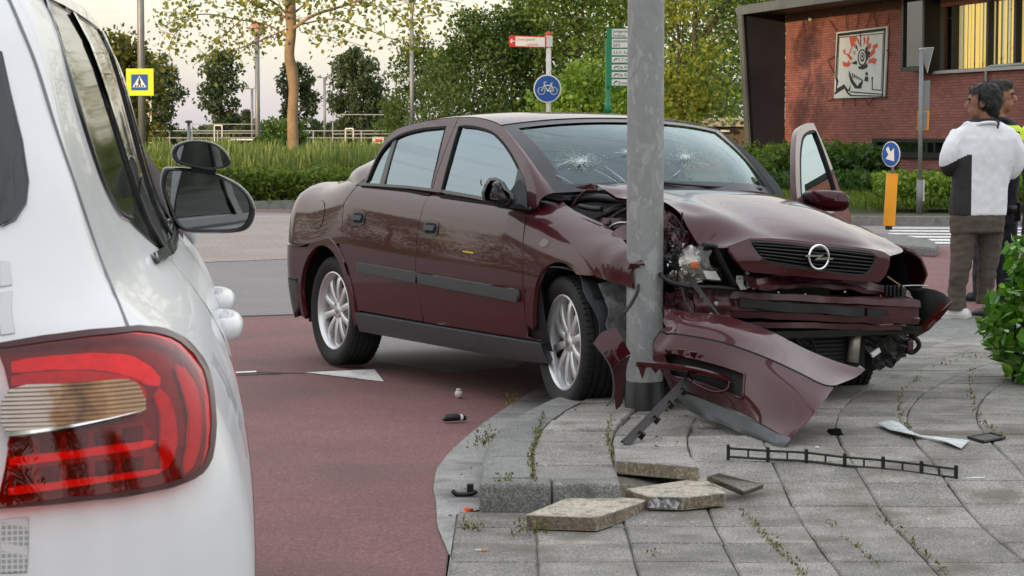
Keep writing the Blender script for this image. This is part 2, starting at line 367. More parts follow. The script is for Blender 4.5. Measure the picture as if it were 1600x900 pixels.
# soil bed under the tiles, follows their height
bm_ = MB(); rows = []
for j in range(35):
    Y = 5.6+j*.206; row = []
    for i in range(24):
        x0 = -.2+i*.2 if Y < 7.45 else -.06+i*.195
        X = x0+bend(Y); row.append((X, Y, hgt(X, Y, max(x0, .0))-.020 if not (Y < 7.5 and x0 < .3) else .0055))
    rows.append(row)
bm_.grid(rows); tmp = bm_.build('sidewalk_tmp', M['soil']); pave.data = tmp.data; bpy.data.objects.remove(tmp)
TW = .295; tiles = []
def tile_mesh(cs, th=.045, bev=.006, name='paving_tile', m=None, parent=None, warp=0):
    """slab from four top corners (world)"""
    C = [np.array(c, float) for c in cs]; cen = sum(C)/4
    n = np.cross(C[1]-C[0], C[3]-C[0]); n /= np.linalg.norm(n)
    if n[2] < 0: n = -n
    top = [c+(cen-c)*(bev/np.linalg.norm(cen-c))*1.4 for c in C]; mid = [c-n*bev for c in C]; bot = [c-n*th for c in C]
    V = top+mid+bot
    Fq = [(0, 1, 2, 3)]+[(4+i, 4+(i+1) % 4, (i+1) % 4, i) for i in range(4)]+[(8+i, 8+(i+1) % 4, 4+(i+1) % 4, 4+i) for i in range(4)]
    o = mesh(name, [p-cen for p in V], Fq, m or M['tile'], parent); o.location = cen
    bmx = bmesh.new(); bmx.from_mesh(o.data); bmesh.ops.recalc_face_normals(bmx, faces=bmx.faces); bmx.to_mesh(o.data); bmx.free()
    return o
rr = random.Random(3)
gap = .0022
for k in range(-1, 13):
    x0 = .077+TW*k; Yst = 5.75 if k >= 1 else 5.75
    off = rr.uniform(-.03, .03)
    Y = 5.7+off if k >= 1 else 5.7
    while Y < 12.6:
        Y0, Y1 = Y, Y+.30; Y = Y1
        if k < 1 and Y0 < 7.5 < Y1: Y1 = 7.47; Y = 7.605
        if k == -1 and Y0 > 7.3: break
        if k == 1 and 7.55 < (Y0+Y1)/2 < 8.02: continue      # lifted out by the crash
        X0, X1 = x0+bend(Y0), x0+bend(Y1)
        if X0 > 4.3: break
        j = lambda: rr.uniform(-.003, .003)
        dz = rr.uniform(-.0025, .0025); near = math.hypot((X0+X1)/2+.15-.58, (Y0+Y1)/2-9.4) < .75
        if near: dz += rr.uniform(-.012, .012)
        H = lambda X, Yq: hgt(X, Yq, x0+TW/2)+dz+rr.uniform(-.0015, .0015)*(4 if near else 1)
        if math.hypot((X0+X1)/2+.15-.576, (Y0+Y1)/2-9.55) < .11: continue
        if k == -1: a0 = -.16-.02*(Y0-6.4) ; 
        L0 = (x0 if k >= 0 else max(x0, -.19))
        cs = [(L0+bend(Y0)+gap+j(), Y0+gap, H(X0, Y0)), (x0+TW+bend(Y0)-gap+j(), Y0+gap, H(X0, Y0)), (x0+TW+bend(Y1)-gap+j(), Y1-gap, H(X1, Y1)), (L0+bend(Y1)+gap+j(), Y1-gap, H(X1, Y1))]
        tile_mesh(cs, parent=pave)
# the far pavement, tiles too small to pick apart there
M['fartile'] = grain('far_paving', [(.30, (.15, .15, .145)), (.52, (.20, .20, .19)), (.75, (.28, .28, .27))], 30, 1.2, .2, .2, .88)
fp = sheet('far_sidewalk', [(1.45, 12.6), (4.5, 11.6), (8, 12.8), (12, 15.5), (7.0, 15.9), (4.2, 15.9), (3.3, 15.7), (2.2, 14.2)], .104, M['fartile'])
for v_ in fp.data.vertices: v_.co.z = .104 if v_.co.y < 12.7 else (.05 if v_.co.y < 13.5 else .016)
# kerb stones along the edge
path = []; Y = 7.61
def kpt(Y, s): return np.array([-.112+s+bend(Y), Y])
def kerbstone(Ya, Yb, n=6):
    mb = MB(); rows = []
    for i in range(n+1):
        Yq = Ya+.003+(Yb-Ya-.006)*i/n
        prof = [(0, -.10), (0, .075), (.006, .096), (.022, .108), (.05, .1125), (.183, .1125), (.186, .06)]
        rows.append([(*(kpt(Yq, s)), z) for s, z in prof])
    mb.grid(rows); b = len(rows[0]); mb.f.append(tuple(range(b))); mb.mi.append(0); mb.f.append(tuple(range(n*b, n*b+b))[::-1]); mb.mi.append(0)
    return mb.build('kerb_stone', M['kerb'], pave, auto=40)
for Ya, Yb in zip([7.605, 8.10, 8.60, 9.10, 9.60, 10.1, 10.6, 11.1, 11.6, 12.1], [8.10, 8.60, 9.10, 9.60, 10.1, 10.6, 11.1, 11.6, 12.1, 12.6]): kerbstone(Ya, Yb)
# front pieces of the kerb, facing the lower paving
for xa, xb, r0 in ((-.112, .135, 1), (.139, .372, 0)):
    mb = MB(); mb.box(((xa+xb)/2, 7.54, .005), (xb-xa, .125, .214)); mb.build('kerb_stone', M['kerb'], pave, bevel=.016, seg=3, auto=40)
# gutter band between the red asphalt and the kerb
gl_ = [(852, 604), (835, 612), (790, 640), (735, 680), (690, 725), (678, 760), (682, 800), (685, 830), (715, 900), (760, 1010)]
gL = [(p[0]+.0035*noise.noise(Vector((p[0]*9, p[1]*9, 2)))+.0015*noise.noise(Vector((p[0]*31, p[1]*31, 5))), p[1]) for p in crom([G(*p)[:2] for p in gl_], 16)]
gR = [(-.19, 5.6), (-.19, 7.45), (-.08, 7.6), (-.05, 8.1), (.0, 8.7), (.1, 9.4), (.24, 9.93), (.5, 10.5), (.62, 11.0)]
sheet('gutter', gL+gR, .009, M['gutter'])
# ------------------------------------------------------------------ slabs thrown loose
def slab(px, zs, th, label, mtop):
    T = [G(u, v, z) if not isinstance(z, tuple) else A(u, v, z[0]) for (u, v), z in zip(px, zs)]
    n = np.cross(T[1]-T[0], T[-1]-T[0]); n /= np.linalg.norm(n); n = n if n[2] > 0 else -n
    cen = sum(T)/len(T); m = len(T); k = rr.random
    V = [p-cen for p in T]+[p-n*th-cen for p in T]
    me = bpy.data.meshes.new('paving_slab'); me.from_pydata([tuple(p) for p in V], [], [tuple(range(m)), tuple(range(2*m-1, m-1, -1))]+[(i, m+i, m+(i+1) % m, (i+1) % m) for i in range(m)])
    for q in (M[mtop], M['slab_edge']): me.materials.append(q)
    me.polygons.foreach_set('material_index', [0, 1]+[1]*m)
    o = bpy.data.objects.new('paving_slab', me); link(o); o.location = cen; tag(o, label, 'paving slab')
    b = bmesh.new(); b.from_mesh(me); bmesh.ops.recalc_face_normals(b, faces=b.faces)
    bmesh.ops.bevel(b, geom=[e for e in b.edges], offset=.004, segments=2, profile=.5, affect='EDGES'); b.to_mesh(me); b.free(); return o
slab([(821, 804), (897, 773), (1016, 779.5), (933, 807.5)], [.062]*4, .048, 'loose pale slab lying flat beyond the kerb corner, beside the gutter', 'tile_under')
sB = slab([(977, 763.5), (1098, 746), (1134, 769.5), (1067, 777), (1016, 776)], [.085, .095, .085, .078, .078], .046, 'loose pale slab with a chipped corner between two other loose slabs', 'tile_under')
slab([(1105, 743.5), (1124, 738.5), (1195, 756.5), (1163, 768)], [.125, .135, .085, .075], .042, 'small broken half slab leaning on the pale chipped slab', 'tile')
slab([(960, 701), (1079, 713), (1092, 729.5), (961, 719)], [.135, .135, .142, .142], .05, 'slab tipped up out of the paving above a dark hole', 'tile')
mb = MB(); p0, p1, p2, p3 = [A(u, v, Y) for u, v, Y in ((1016, 776.5, 7.405), (1066, 777.5, 7.395), (1057, 797, 7.395), (1012, 793, 7.405))]
mb.add([p0, p1, p2, p3, p0+np.array([0, .01, 0]), p1+np.array([0, .01, 0]), p2+np.array([0, .01, 0]), p3+np.array([0, .01, 0])], [(0, 3, 2, 1), (4, 5, 6, 7), (0, 1, 5, 4), (1, 2, 6, 5), (2, 3, 7, 6), (3, 0, 4, 7)])
ch = mb.build('chipped_face', M['chipped']); ch.parent = sB; ch.matrix_parent_inverse = Matrix.Translation(-Vector(sB.location))
# ------------------------------------------------------------------ lamp post that was hit
M['galv'] = bpy.data.materials.new('galvanised_steel'); M['galv'].use_nodes = True; t = M['galv'].node_tree; b = t.nodes['Principled BSDF']
b.inputs['Roughness'].default_value = .55; b.inputs['Metallic'].default_value = .25
ge = nd(t, 'ShaderNodeNewGeometry'); mp_ = nd(t, 'ShaderNodeMapping'); mp_.inputs['Scale'].default_value = (1, 1, .62); lk(t, ge.outputs['Position'], mp_.inputs[0])
nw = nd(t, 'ShaderNodeTexNoise'); nw.inputs['Scale'].default_value = 14; nw.inputs['Detail'].default_value = 2; lk(t, mp_.outputs[0], nw.inputs[0])
mw = nd(t, 'ShaderNodeMix', data_type='VECTOR'); mw.inputs[0].default_value = .14; lk(t, mp_.outputs[0], mw.inputs[4]); lk(t, nw.outputs[1], mw.inputs[5])
v1 = nd(t, 'ShaderNodeTexVoronoi'); v1.inputs['Scale'].default_value = 44; v1.inputs['Randomness'].default_value = 1; lk(t, mw.outputs[1], v1.inputs[0])
r1 = nd(t, 'ShaderNodeValToRGB'); setramp(r1, [(.12, (.265, .275, .28)), (.55, (.285, .295, .30)), (.80, (.30, .31, .315)), (.93, (.36, .37, .37))]); 
sxx = nd(t, 'ShaderNodeSeparateColor'); lk(t, v1.outputs['Color'], sxx.inputs[0]); lk(t, sxx.outputs[0], r1.inputs[0]); lk(t, r1.outputs[0], b.inputs['Base Color'])
PX, PY = .576, 9.55
lp = thing('lamp_post', 'thick galvanised lamp post that the maroon car is wrapped around', 'lamp post', (PX, PY, .1))
mb = MB(); mb.tube([(0, 0, .13), (0, 0, 1.2), (.0, 0, 4), (0, 0, 9)], [.080, .0795, .077, .06], 40); mb.build('shaft', M['galv'], lp, auto=40)
mb = MB(); mb.lathe([(.0, -.12), (.085, -.12), (.086, .125), (.079, .134)], 40); mb.build('base_sleeve', M['black'], lp, auto=40)
# ================================================================== maroon saloon car
car = thing('crashed_car', 'dark maroon saloon car with its front corner crushed against the lamp post', 'car', tuple(O3))
Rm = Matrix(((F3[0], L3[0], U3[0]), (F3[1], L3[1], U3[1]), (F3[2], L3[2], U3[2]))); car.rotation_euler = Rm.to_euler()
INS_Z = [.15, .20, .26, .32, .45, .60, .75, .85, .92, .975, 1.01, 1.04, 1.06, 1.075]
INS_V = [.10, .060, .038, .025, .006, 0, .006, .018, .038, .070, .115, .185, .27, .40]
_IZ = np.linspace(.15, 1.075, 186); _IV = np.array(crom([(a, b) for a, b in zip(INS_Z, INS_V)], 12)); _IV = np.interp(_IZ, _IV[:, 0], _IV[:, 1])
_k = np.ones(9)/9; _IVs = np.convolve(np.pad(_IV, 4, 'edge'), _k, 'valid'); 
def ins(z): return float(np.interp(z, _IZ, _IVs))
def sst(a, b, x): t = min(1, max(0, (x-a)/(b-a))); return t*t*(3-2*t)
def shift(x):
    s = .06*(max(x, .3)-.9)
    if x < .3: s = -.036+.058*sst(.3, -.3, x)
    if x > 2.1: s += .16*(x-2.1)**1.15
    return s
XC, RC = -.46, .36      # where the rear corner starts, its radius
def aside(s, z, sd=-1):
    xx = max(s, XC-.5); zz = z+shift(xx)*sst(.45, .8, z); q = ins(zz)
    w = .855-.012*((s-1.2)/1.6)**2 if s > XC else .855-.0129
    if s > 2.7: w -= .055*((s-2.7)/.75)**2
    if s >= XC: return (s, sd*(w-q), z)
    th = min((XC-s)/RC, math.pi/2); rest = max(0, (XC-s)-RC*math.pi/2)
    x = XC-math.sin(th)*(RC-q*.9); y = w-q-(RC-q*.9)*(1-math.cos(th))-rest
    if rest > 0: x -= 0.02*min(1, rest/.4)
    return (x, sd*y, z)
def green(x, z, sd=-1):
    zz = z+shift(x); h = zz-.975
    return (x, sd*(.785-.30*h-.24*h*h), z)
class Pix:
    """reads off where a line of sight meets a surface of the car"""
    def __init__(s, surf, sr, zr, n=260, m=120):
        s.S = np.linspace(*sr, n); s.Z = np.linspace(*zr, m); V = [surf(a, b) for a in s.S for b in s.Z]
        s.n, s.m = n, m; s.F = [(i*m+j, i*m+j+1, (i+1)*m+j+1, (i+1)*m+j) for i in range(n-1) for j in range(m-1)]
        s.surf = surf; s.b = BVHTree.FromPolygons([Vector(v) for v in V], s.F)
    def __call__(s, u, v):
        d = Vector(lray(u, v)).normalized(); h = s.b.ray_cast(Vector(CL), d)
        if h[2] is None:
            h = s.b.find_nearest(Vector(CL)+d*10.6) if True else h
        f = s.F[h[2]]; i, j = divmod(f[0], s.m); p = h[0]; best = None
        for a in np.linspace(0, 1, 9):
            for c in np.linspace(0, 1, 9):
                q = (s.S[i]+(s.S[i+1]-s.S[i])*a, s.Z[j]+(s.Z[j+1]-s.Z[j])*c); e = (Vector(s.surf(*q))-p).length
                if best is None or e < best[0]: best = (e, q)
        return best[1]
PS = Pix(lambda s, z: aside(s, z), (-1.2, 3.42), (.16, 1.07)); PG = Pix(lambda s, z: green(s, z), (-.4, 2.5), (.85, 1.42))
def ps(*l): return [PS(u, v) for u, v in l]
def pg(*l): return [PG(u, v) for u, v in l]
AS = {-1: (lambda s, z: aside(s, z, -1)), 1: (lambda s, z: aside(s, z, 1))}; GS = {-1: (lambda s, z: green(s, z, -1)), 1: (lambda s, z: green(s, z, 1))}
def spanel(name, outl, m, sd=-1, surf=None, **k): return panel(name, outl, (surf or AS)[sd], M[m], k.pop('parent', car), ref=(0, sd, 0), **k)
# --- lines read on the visible side, in (length, height) of the car
belt = [(.30, 1.006), (.48, 1.003), (1.35, .972), (2.0, .915), (2.30, .892)]
archF_o = smooth_out(ps((824, 505), (823, 460), (829, 429), (840, 404.4), (860, 389), (878, 385), (895.6, 390), (911, 404), (921, 420), (925.6, 431)), 3, False)
archF_i = smooth_out(ps((835, 515), (836.7, 460), (842, 435.6), (851, 420), (866.7, 411), (882, 411), (895.6, 420), (903, 429)), 3, False)
hubR, hubF = (0.0, .305), (2.61, .305)
def arc(c, r, a0, a1, n): return [(c[0]+r*math.cos(math.radians(a0+(a1-a0)*i/n)), c[1]+r*math.sin(math.radians(a0+(a1-a0)*i/n))) for i in range(n+1)]
rA_o, rA_i = .405, .355
arR_o = arc((0, .315), rA_o, -8, 188, 24); arR_i = arc((0, .315), rA_i, -12, 192, 24)
bgap = ps((669.8, 306.7), (658, 335), (651, 375), (649.5, 430), (649.3, 494))
rgap = ps((558, 291.5), (546, 305), (537.5, 318), (535, 350.7), (545, 381))
fgap = ps((826, 329), (819.5, 355), (816.6, 404.5), (819, 473), (824, 526))
sill_t = [(.42, .325), (1.24, .305), (2.44, .285)]
# doors of both sides (the left front door hangs open, built below)
def shrink(poly, d=.003):
    P = np.array(poly); c = P.mean(0); n = len(P); out = []
    area = sum(P[i-1][0]*P[i][1]-P[i][0]*P[i-1][1] for i in range(n))
    for i in range(n):
        t = P[(i+1) % n]-P[i-1]; t /= np.linalg.norm(t)+1e-9; nrm = np.array([-t[1], t[0]])*(1 if area > 0 else -1); out.append(tuple(P[i]+nrm*d))
    return out
beltR = [(x, z) for x, z in [(rgap[0][0], 1.003), (.60, 1.000), (.95, .990), (bgap[0][0], .972)]]
beltF = [(bgap[0][0], .972), (1.7, .944), (2.0, .917), (fgap[0][0], .889)]
rear_door = beltR+bgap[1:-1]+[(1.235, .312), (.46, .328)]+[p for p in arR_o if -6 < math.degrees(math.atan2(p[1]-.315, p[0])) < 62][0:]+[p for p in reversed(rgap[1:-1])]
front_door = beltF+fgap[1:]+[(2.45, .290), (1.245, .310)]+list(reversed(bgap[1:-1]))
def clean(poly):
    o = []
    for p in poly:
        if not o or math.hypot(p[0]-o[-1][0], p[1]-o[-1][1]) > .012: o.append((float(p[0]), float(p[1])))
    return o
rear_door = clean(rear_door); front_door = clean(front_door)
bk = [(.30, .26), (2.50, .24), (2.42, .90), (1.35, .955), (.5, .985), (.22, .99), (.32, .65)]
FU = (497.7, 336)
fuel_c = PS(*FU)
quarter = [(rgap[0][0]-.004, 1.02), (.18, 1.035), (0, 1.045), (-.2, 1.045), (-.45, 1.035), (-.75, 1.02), (-1.0, 1.00), (-1.02, .72), (-.60, .70), (-.42, .685)]+[p for p in reversed(arR_o) if 5 < math.degrees(math.atan2(p[1]-.315, p[0])) < 118 ]+[(.385, .42), (.40, .40)]
quarter = [(rgap[0][0]-.006, 1.008), (.18, 1.020), (0, 1.026), (-.2, 1.026), (-.45, 1.022), (-.75, 1.008), (-1.0, .99), (-1.02, .74), (-.60, .672), (-.355, .655)]+[p for p in reversed(arR_o) if 65 < math.degrees(math.atan2(p[1]-.315, p[0])) < 118]+[(x-.007, z) for x, z in reversed(rgap[1:])]
quarter = clean(quarter)
bump_r = [(-.365, .650), (-.60, .665), (-1.02, .735), (-1.02, .45), (-.62, .478), (-.415, .462)]+[p for p in reversed(arR_o) if 122 < math.degrees(math.atan2(p[1]-.315, p[0])) < 158]
bump_r = clean(bump_r)
bump_low = clean([(-.42, .456), (-.62, .472), (-1.02, .445), (-1.02, .24), (-.60, .235), (-.43, .30)]+[(-.405, .36)])
sill = [(.40, .318), (1.24, .302), (2.46, .282), (2.47, .195), (2.3, .19), (1.24, .205), (.40, .218)]
def arch_lip(o_, i_, nm, sd): return spanel(nm, clean(list(o_)+list(reversed(i_))), 'paint', sd, g=.03, depth=.03, off=.008)
for sd in (-1, 1):
    spanel('door_backing', bk, 'matblack', sd, off=-.02, depth=0, g=.1)
    spanel('rear_quarter', quarter, 'paint', sd, g=.04)
    spanel('rear_bumper', bump_r, 'paint', sd, g=.04, off=.004, depth=.02); spanel('bumper_insert', bump_low, 'plastic', sd, g=.05, off=.006, depth=.02)
    rd = spanel('rear_door', shrink(rear_door), 'paint', sd, g=.045)
    arch_lip(arR_o, arR_i, 'wheel_arch_trim', sd)
    spanel('sill', sill, 'plastic', sd, g=.06, off=.010, depth=.03)
    fd = spanel('front_door', shrink(front_door), 'paint', sd, g=.045) if sd < 0 else None
    for dr, (xa, xb) in ((rd, (.485, 1.215)), (fd, (1.245, 2.285))):
        if dr is None: continue
        z1, z0 = (lambda x: .592-.038*(x-.49)), (lambda x: .545-.044*(x-.49))
        st = [(xa, z0(xa)), (xb, z0(xb)), (xb+.008, (z0(xb)+z1(xb))/2), (xb, z1(xb)), (xa, z1(xa))]
        spanel('rubbing_strip', st, 'plastic', sd, parent=dr, g=.05, off=.016, depth=.02)
# handles
for (u0, v0, u1, v1), par in (((550, 328.7, 571, 353), None), ((661, 343, 685.5, 371), None)):
    a = PS((u0+u1)/2, (v0+v1)/2); w, h = .082, .040
    par = [o for o in car.children if o.name.startswith('rear_door' if u0 < 600 else 'front_door')][0]
    bowl = [(a[0]+w*math.copysign(abs(math.cos(t))**.5, math.cos(t)), a[1]+h*math.copysign(abs(math.sin(t))**.5, math.sin(t))) for t in np.linspace(0, 2*math.pi, 25)[:-1]]
    spanel('handle_surround', bowl, 'trim', -1, parent=par, g=.02, off=.004, depth=.006)
    inn = [(a[0]+(x-a[0])*.74, a[1]+(z-a[1])*.66) for x, z in bowl]
    spanel('door_handle', [(a[0]-.052, a[1]+.016), (a[0]+.052, a[1]+.014), (a[0]+.05, a[1]-.012), (a[0]-.05, a[1]-.010)], 'plastic', -1, parent=par, g=.02, off=.014, depth=.012)
    spanel('handle_recess', inn, 'matblack', -1, parent=par, g=.02, off=.0065, depth=0)
qt = [o for o in car.children if o.name.startswith('rear_quarter')][0]
ring = [(fuel_c[0]+.082*math.cos(t), fuel_c[1]+.078*math.sin(t)) for t in np.linspace(0, 2*math.pi, 33)[:-1]]
spanel('fuel_flap', ring, 'paint', -1, parent=qt, holes=(), g=.03, off=.002, depth=.006)
rin = [(fuel_c[0]+(x-fuel_c[0])*1.04, fuel_c[1]+(z-fuel_c[1])*1.04) for x, z in ring]
spanel('flap_gap', rin, 'matblack', -1, parent=qt, holes=[[(fuel_c[0]+(x-fuel_c[0])*.99, fuel_c[1]+(z-fuel_c[1])*.99) for x, z in ring]], g=.02, off=.0012, depth=0)
yl = ps((723, 391.5), (740, 394), (740.5, 396.5), (723.5, 394))
fdr = [o for o in car.children if o.name == 'front_door'][0]
spanel('sticker', yl, 'yellow', -1, parent=fdr, g=.03, off=.002, depth=0)
# --- greenhouse: door frames with the windows in them
gut = pg((569, 289), (582, 257), (596, 229), (611, 208.5), (630, 198), (660, 190.2), (690, 186), (716, 184), (744, 184.4), (768, 190), (784, 198), (796, 210), (810, 230), (824, 256), (834, 284), (838, 303), (838, 322))
gut[0] = (gut[0][0]-.02, 1.004)
gutS = smooth_out(gut, 4, False)
def gut_at(x0, x1): return [p for p in gutS if x0 <= p[0] <= x1]
rw = smooth_out(pg((570.5, 289), (583, 258), (596, 234), (614, 216), (636, 205.5), (662, 199.5)), 3, False)+pg((697.5, 196.5), (684, 252), (670.5, 306.5))
fw = pg((686.5, 308), (701, 250), (716.5, 197))+smooth_out(pg((725, 195.3), (744, 197.2), (768, 204.5), (784, 218.5), (798, 237), (810, 260), (820, 286), (824.5, 308), (824, 329)), 3, False)
xb_t, xb_b = PG(715.5, 185)[0], PG(671.5, 307)[0]
rframe = [p for p in gutS if p[0] < xb_t-.01]+[(xb_t, PG(715, 184)[1]), (xb_b, .975), (.95, .992), (.6, 1.002)]
fframe = [(xb_b+.008, .972), (xb_t+.008, PG(717, 184)[1])]+[p for p in gutS if p[0] > xb_t+.02 and not (p[1] < .893 and p[0] > 2.2)]+[(2.29, .895), (2.0, .918), (1.7, .946)]
rframe, fframe = clean(rframe), clean(fframe)
zoff = lambda poly, d: poly
for sd in (-1, 1):
    a = spanel('rear_door_frame', rframe, 'paint', sd, GS, holes=[clean(rw)], g=.04, depth=.014)
    spanel('window_glass', shrink(clean(rw), -.012), 'glass', sd, GS, parent=a, g=.08, off=-.010, depth=0)
    spanel('window_seal', clean(rw), 'matblack', sd, GS, parent=a, holes=[shrink(clean(rw), .013)], g=.04, off=.001, depth=.012)
    d1 = pg((620.5, 211.5), (614.5, 214.5), (591, 290.5), (598.5, 291.5)); spanel('quarter_divider', d1, 'trim', sd, GS, parent=a, g=.04, off=-.004, depth=.006)
    if sd < 0:
        b_ = spanel('front_door_frame', fframe, 'paint', sd, GS, holes=[clean(fw)], g=.04, depth=.014)
        spanel('window_glass', shrink(clean(fw), -.012), 'glass', sd, GS, parent=b_, g=.08, off=-.010, depth=0)
        spanel('window_seal', clean(fw), 'matblack', sd, GS, parent=b_, holes=[shrink(clean(fw), .012)], g=.04, off=.001, depth=.012)
        tri = pg((810.5, 262), (817, 276), (822.5, 300), (823, 327), (797, 324), (803, 296)); spanel('mirror_patch', tri, 'plastic', sd, GS, parent=b_, g=.04, off=.003, depth=.01)
    wl = [(.36, 1.014), (.6, 1.010), (1.0, .998), (1.35, .980), (1.35, .966), (1.0, .984), (.6, .996), (.36, 1.001)]
    spanel('waist_seal', wl, 'trim', sd, GS, parent=a, g=.05, off=.012, depth=.02)
    if sd < 0:
        wl = [(1.36, .980), (1.7, .956), (2.0, .930), (2.27, .905), (2.27, .888), (2.0, .913), (1.7, .940), (1.36, .965)]
        spanel('waist_seal', wl, 'trim', sd, GS, parent=b_, g=.05, off=.012, depth=.02)
# roof, pillars, screens ------------------------------------------------------------------
def xyz(p, sd): return np.array(green(p[0], p[1], sd))
gr_roof = [p for p in gutS if .42 < p[0] < 1.80]
def roofz(x): return float(np.interp(x, [.25, .45, .7, 1.0, 1.3, 1.55, 1.80], [1.325, 1.365, 1.385, 1.395, 1.388, 1.368, 1.332]))
gx = np.array([p[0] for p in gutS]); gz = np.array([p[1] for p in gutS]); i_ap = int(np.argmax(gz))
def gz_at(x): return float(np.interp(x, gx[np.argsort(gx)], gz[np.argsort(gx)]))
rows = []
for x in np.linspace(.40, 1.70, 27):
    zg = gz_at(x)+.004; yg = abs(green(x, zg)[1])-.002; zc = max(roofz(x), zg+.02); row = []
    for k in np.linspace(-1, 1, 41):
        e = abs(k); front = .09*(1-k*k)*sst(1.2, 1.7, x); back = -.10*(1-k*k)*sst(.8, .4, x)
        row.append((x+front+back, yg*k*(1-.0*e), zg+(zc-zg)*(1-e**2.4)-.006*max(0, e-.9)*10*0))
    rows.append(row)
mb = MB(); mb.grid(rows); roof = mb.build('roof', M['paint'], car, smooth=True)
hdr_f = rows[-1]; hdr_r = rows[0]
# windscreen: header to base
wsb = [np.array(p) for p in ((2.30, -.672, .972), (2.40, -.45, .985), (2.44, -.2, .992), (2.44, .1, .990), (2.38, .4, .982), (2.20, .655, .965))]
wsb = resample(crom(wsb, 8), 41)
hd = resample([np.array(p)+np.array([0, 0, -.004]) for p in hdr_f], 41); kk = np.linspace(-1, 1, 41)
hdw = [np.array(p) for p in hd]
rows = []
for t in np.linspace(0, 1, 13):
    rows.append([hdw[i]*(1-t)+wsb[i]*t+np.array([.035, 0, .035])*math.sin(math.pi*t)*(1-.5*kk[i]**2) for i in range(41)])
def inset(rows, a, b, c, d): return [r[c:len(r)-d] for r in rows[a:len(rows)-b]]
mb = MB(); mb.grid(rows); band = mb.build('windscreen_surround', M['trim'], car, smooth=True)
def cut_center(o, rows_n, cols_n, a, b, c, d):
    bm = bmesh.new(); bm.from_mesh(o.data); bm.faces.ensure_lookup_table(); dele = []
    for i in range(rows_n-1):
        for j in range(cols_n-1):
            if a <= i < rows_n-1-b and c <= j < cols_n-1-d: dele.append(bm.faces[i*(cols_n-1)+j])
    bmesh.ops.delete(bm, geom=dele, context='FACES'); bm.to_mesh(o.data); bm.free()
cut_center(band, 13, 41, 1, 1, 2, 2)
ws_rows = [[p+np.array([-.004, 0, -.006]) for p in r] for r in rows]
mb = MB(); mb.grid(inset(ws_rows, 0, 0, 1, 1)); wscreen = mb.build('windscreen', M['screen'], car, smooth=True)
WSR = rows
# pillars: between gutter and screen edges
for sd in (-1, 1):
    gl = [xyz(p, sd) for p in gutS if p[0] >= 1.66 and p[1] > .90]; ed = [r[0 if sd < 0 else 40] for r in rows]
    gl = resample(gl, 19); ed = resample(ed, 19); R_ = []
    if sd > 0: gl = [e+(g_-e)*.35 for g_, e in zip(gl, ed)]
    for i in range(19):
        a, b = np.array(gl[i]), np.array(ed[i]); n = np.array([.35, sd*.55, .75]); n /= np.linalg.norm(n); w = np.linalg.norm(b-a)
        R_.append([a*(1-t)+b*t+n*(.16*w*math.sin(math.pi*t)) for t in np.linspace(0, 1, 8)])
    mb = MB(); mb.grid(R_); mb.build('windscreen_pillar', M['paint' if sd < 0 else 'trim'], car, smooth=True)
# rear window and pillars
rb = [np.array(p) for p in ((-.245, -.61, 1.020), (-.30, -.3, 1.036), (-.315, 0, 1.040), (-.30, .3, 1.036), (-.245, .61, 1.020))]
rb = resample(crom(rb, 8), 41); rows = []
hr = resample([np.array(p) for p in hdr_r[3:38]], 41)
for t in np.linspace(0, 1, 11): rows.append([hr[i]*(1-t)+rb[i]*t+np.array([-.03, 0, .03])*math.sin(math.pi*t) for i in range(41)])
mb = MB(); mb.grid(rows); mb.build('rear_window', M['glass'], car, smooth=True)
for sd in (-1, 1):
    gl = [np.array(hdr_r[0 if sd < 0 else 40])]+[xyz(p, sd) for p in reversed(gutS) if p[0] <= .385]+[np.array(aside(.285, 1.0, sd))]
    ed = [r[0 if sd < 0 else 40] for r in rows]+[np.array((-.27, sd*.640, 1.020))]; gl = resample(gl, 15); ed = resample(ed, 15); R_ = []
    for i in range(15):
        a, b = np.array(gl[i]), np.array(ed[i]); n = np.array([-.3, sd*.7, .6]); n /= np.linalg.norm(n); w = np.linalg.norm(b-a)
        R_.append([a*(1-t)+b*t+n*(.10*w*(1-(i/14)**3)*math.sin(math.pi*t)) for t in np.linspace(0, 1, 10)])
    R_.append([p+np.array([.01, -sd*.015, -.012]) for p in R_[-1]]); R_.append([p+np.array([.02, -sd*.03, -.05]) for p in R_[-1]])
    mb = MB(); mb.grid(R_); mb.build('rear_pillar', M['paint'], car, smooth=True)
# boot lid
rows = []
for x in np.linspace(-.20, -.80, 9):
    zz = 1.030-.012*((x+.2)/-.6)-.02*sst(-.6, -.8, x); row = []
    for k in np.linspace(-1, 1, 25): row.append((x-.05*(1-k*k), .645*k*(1-.10*sst(-.55, -.82, x)), zz-.025*abs(k)**3+.012*(1-k*k)))
    rows.append(row)
mb = MB(); mb.grid(rows); mb.build('boot_lid', M['paint'], car, smooth=True)
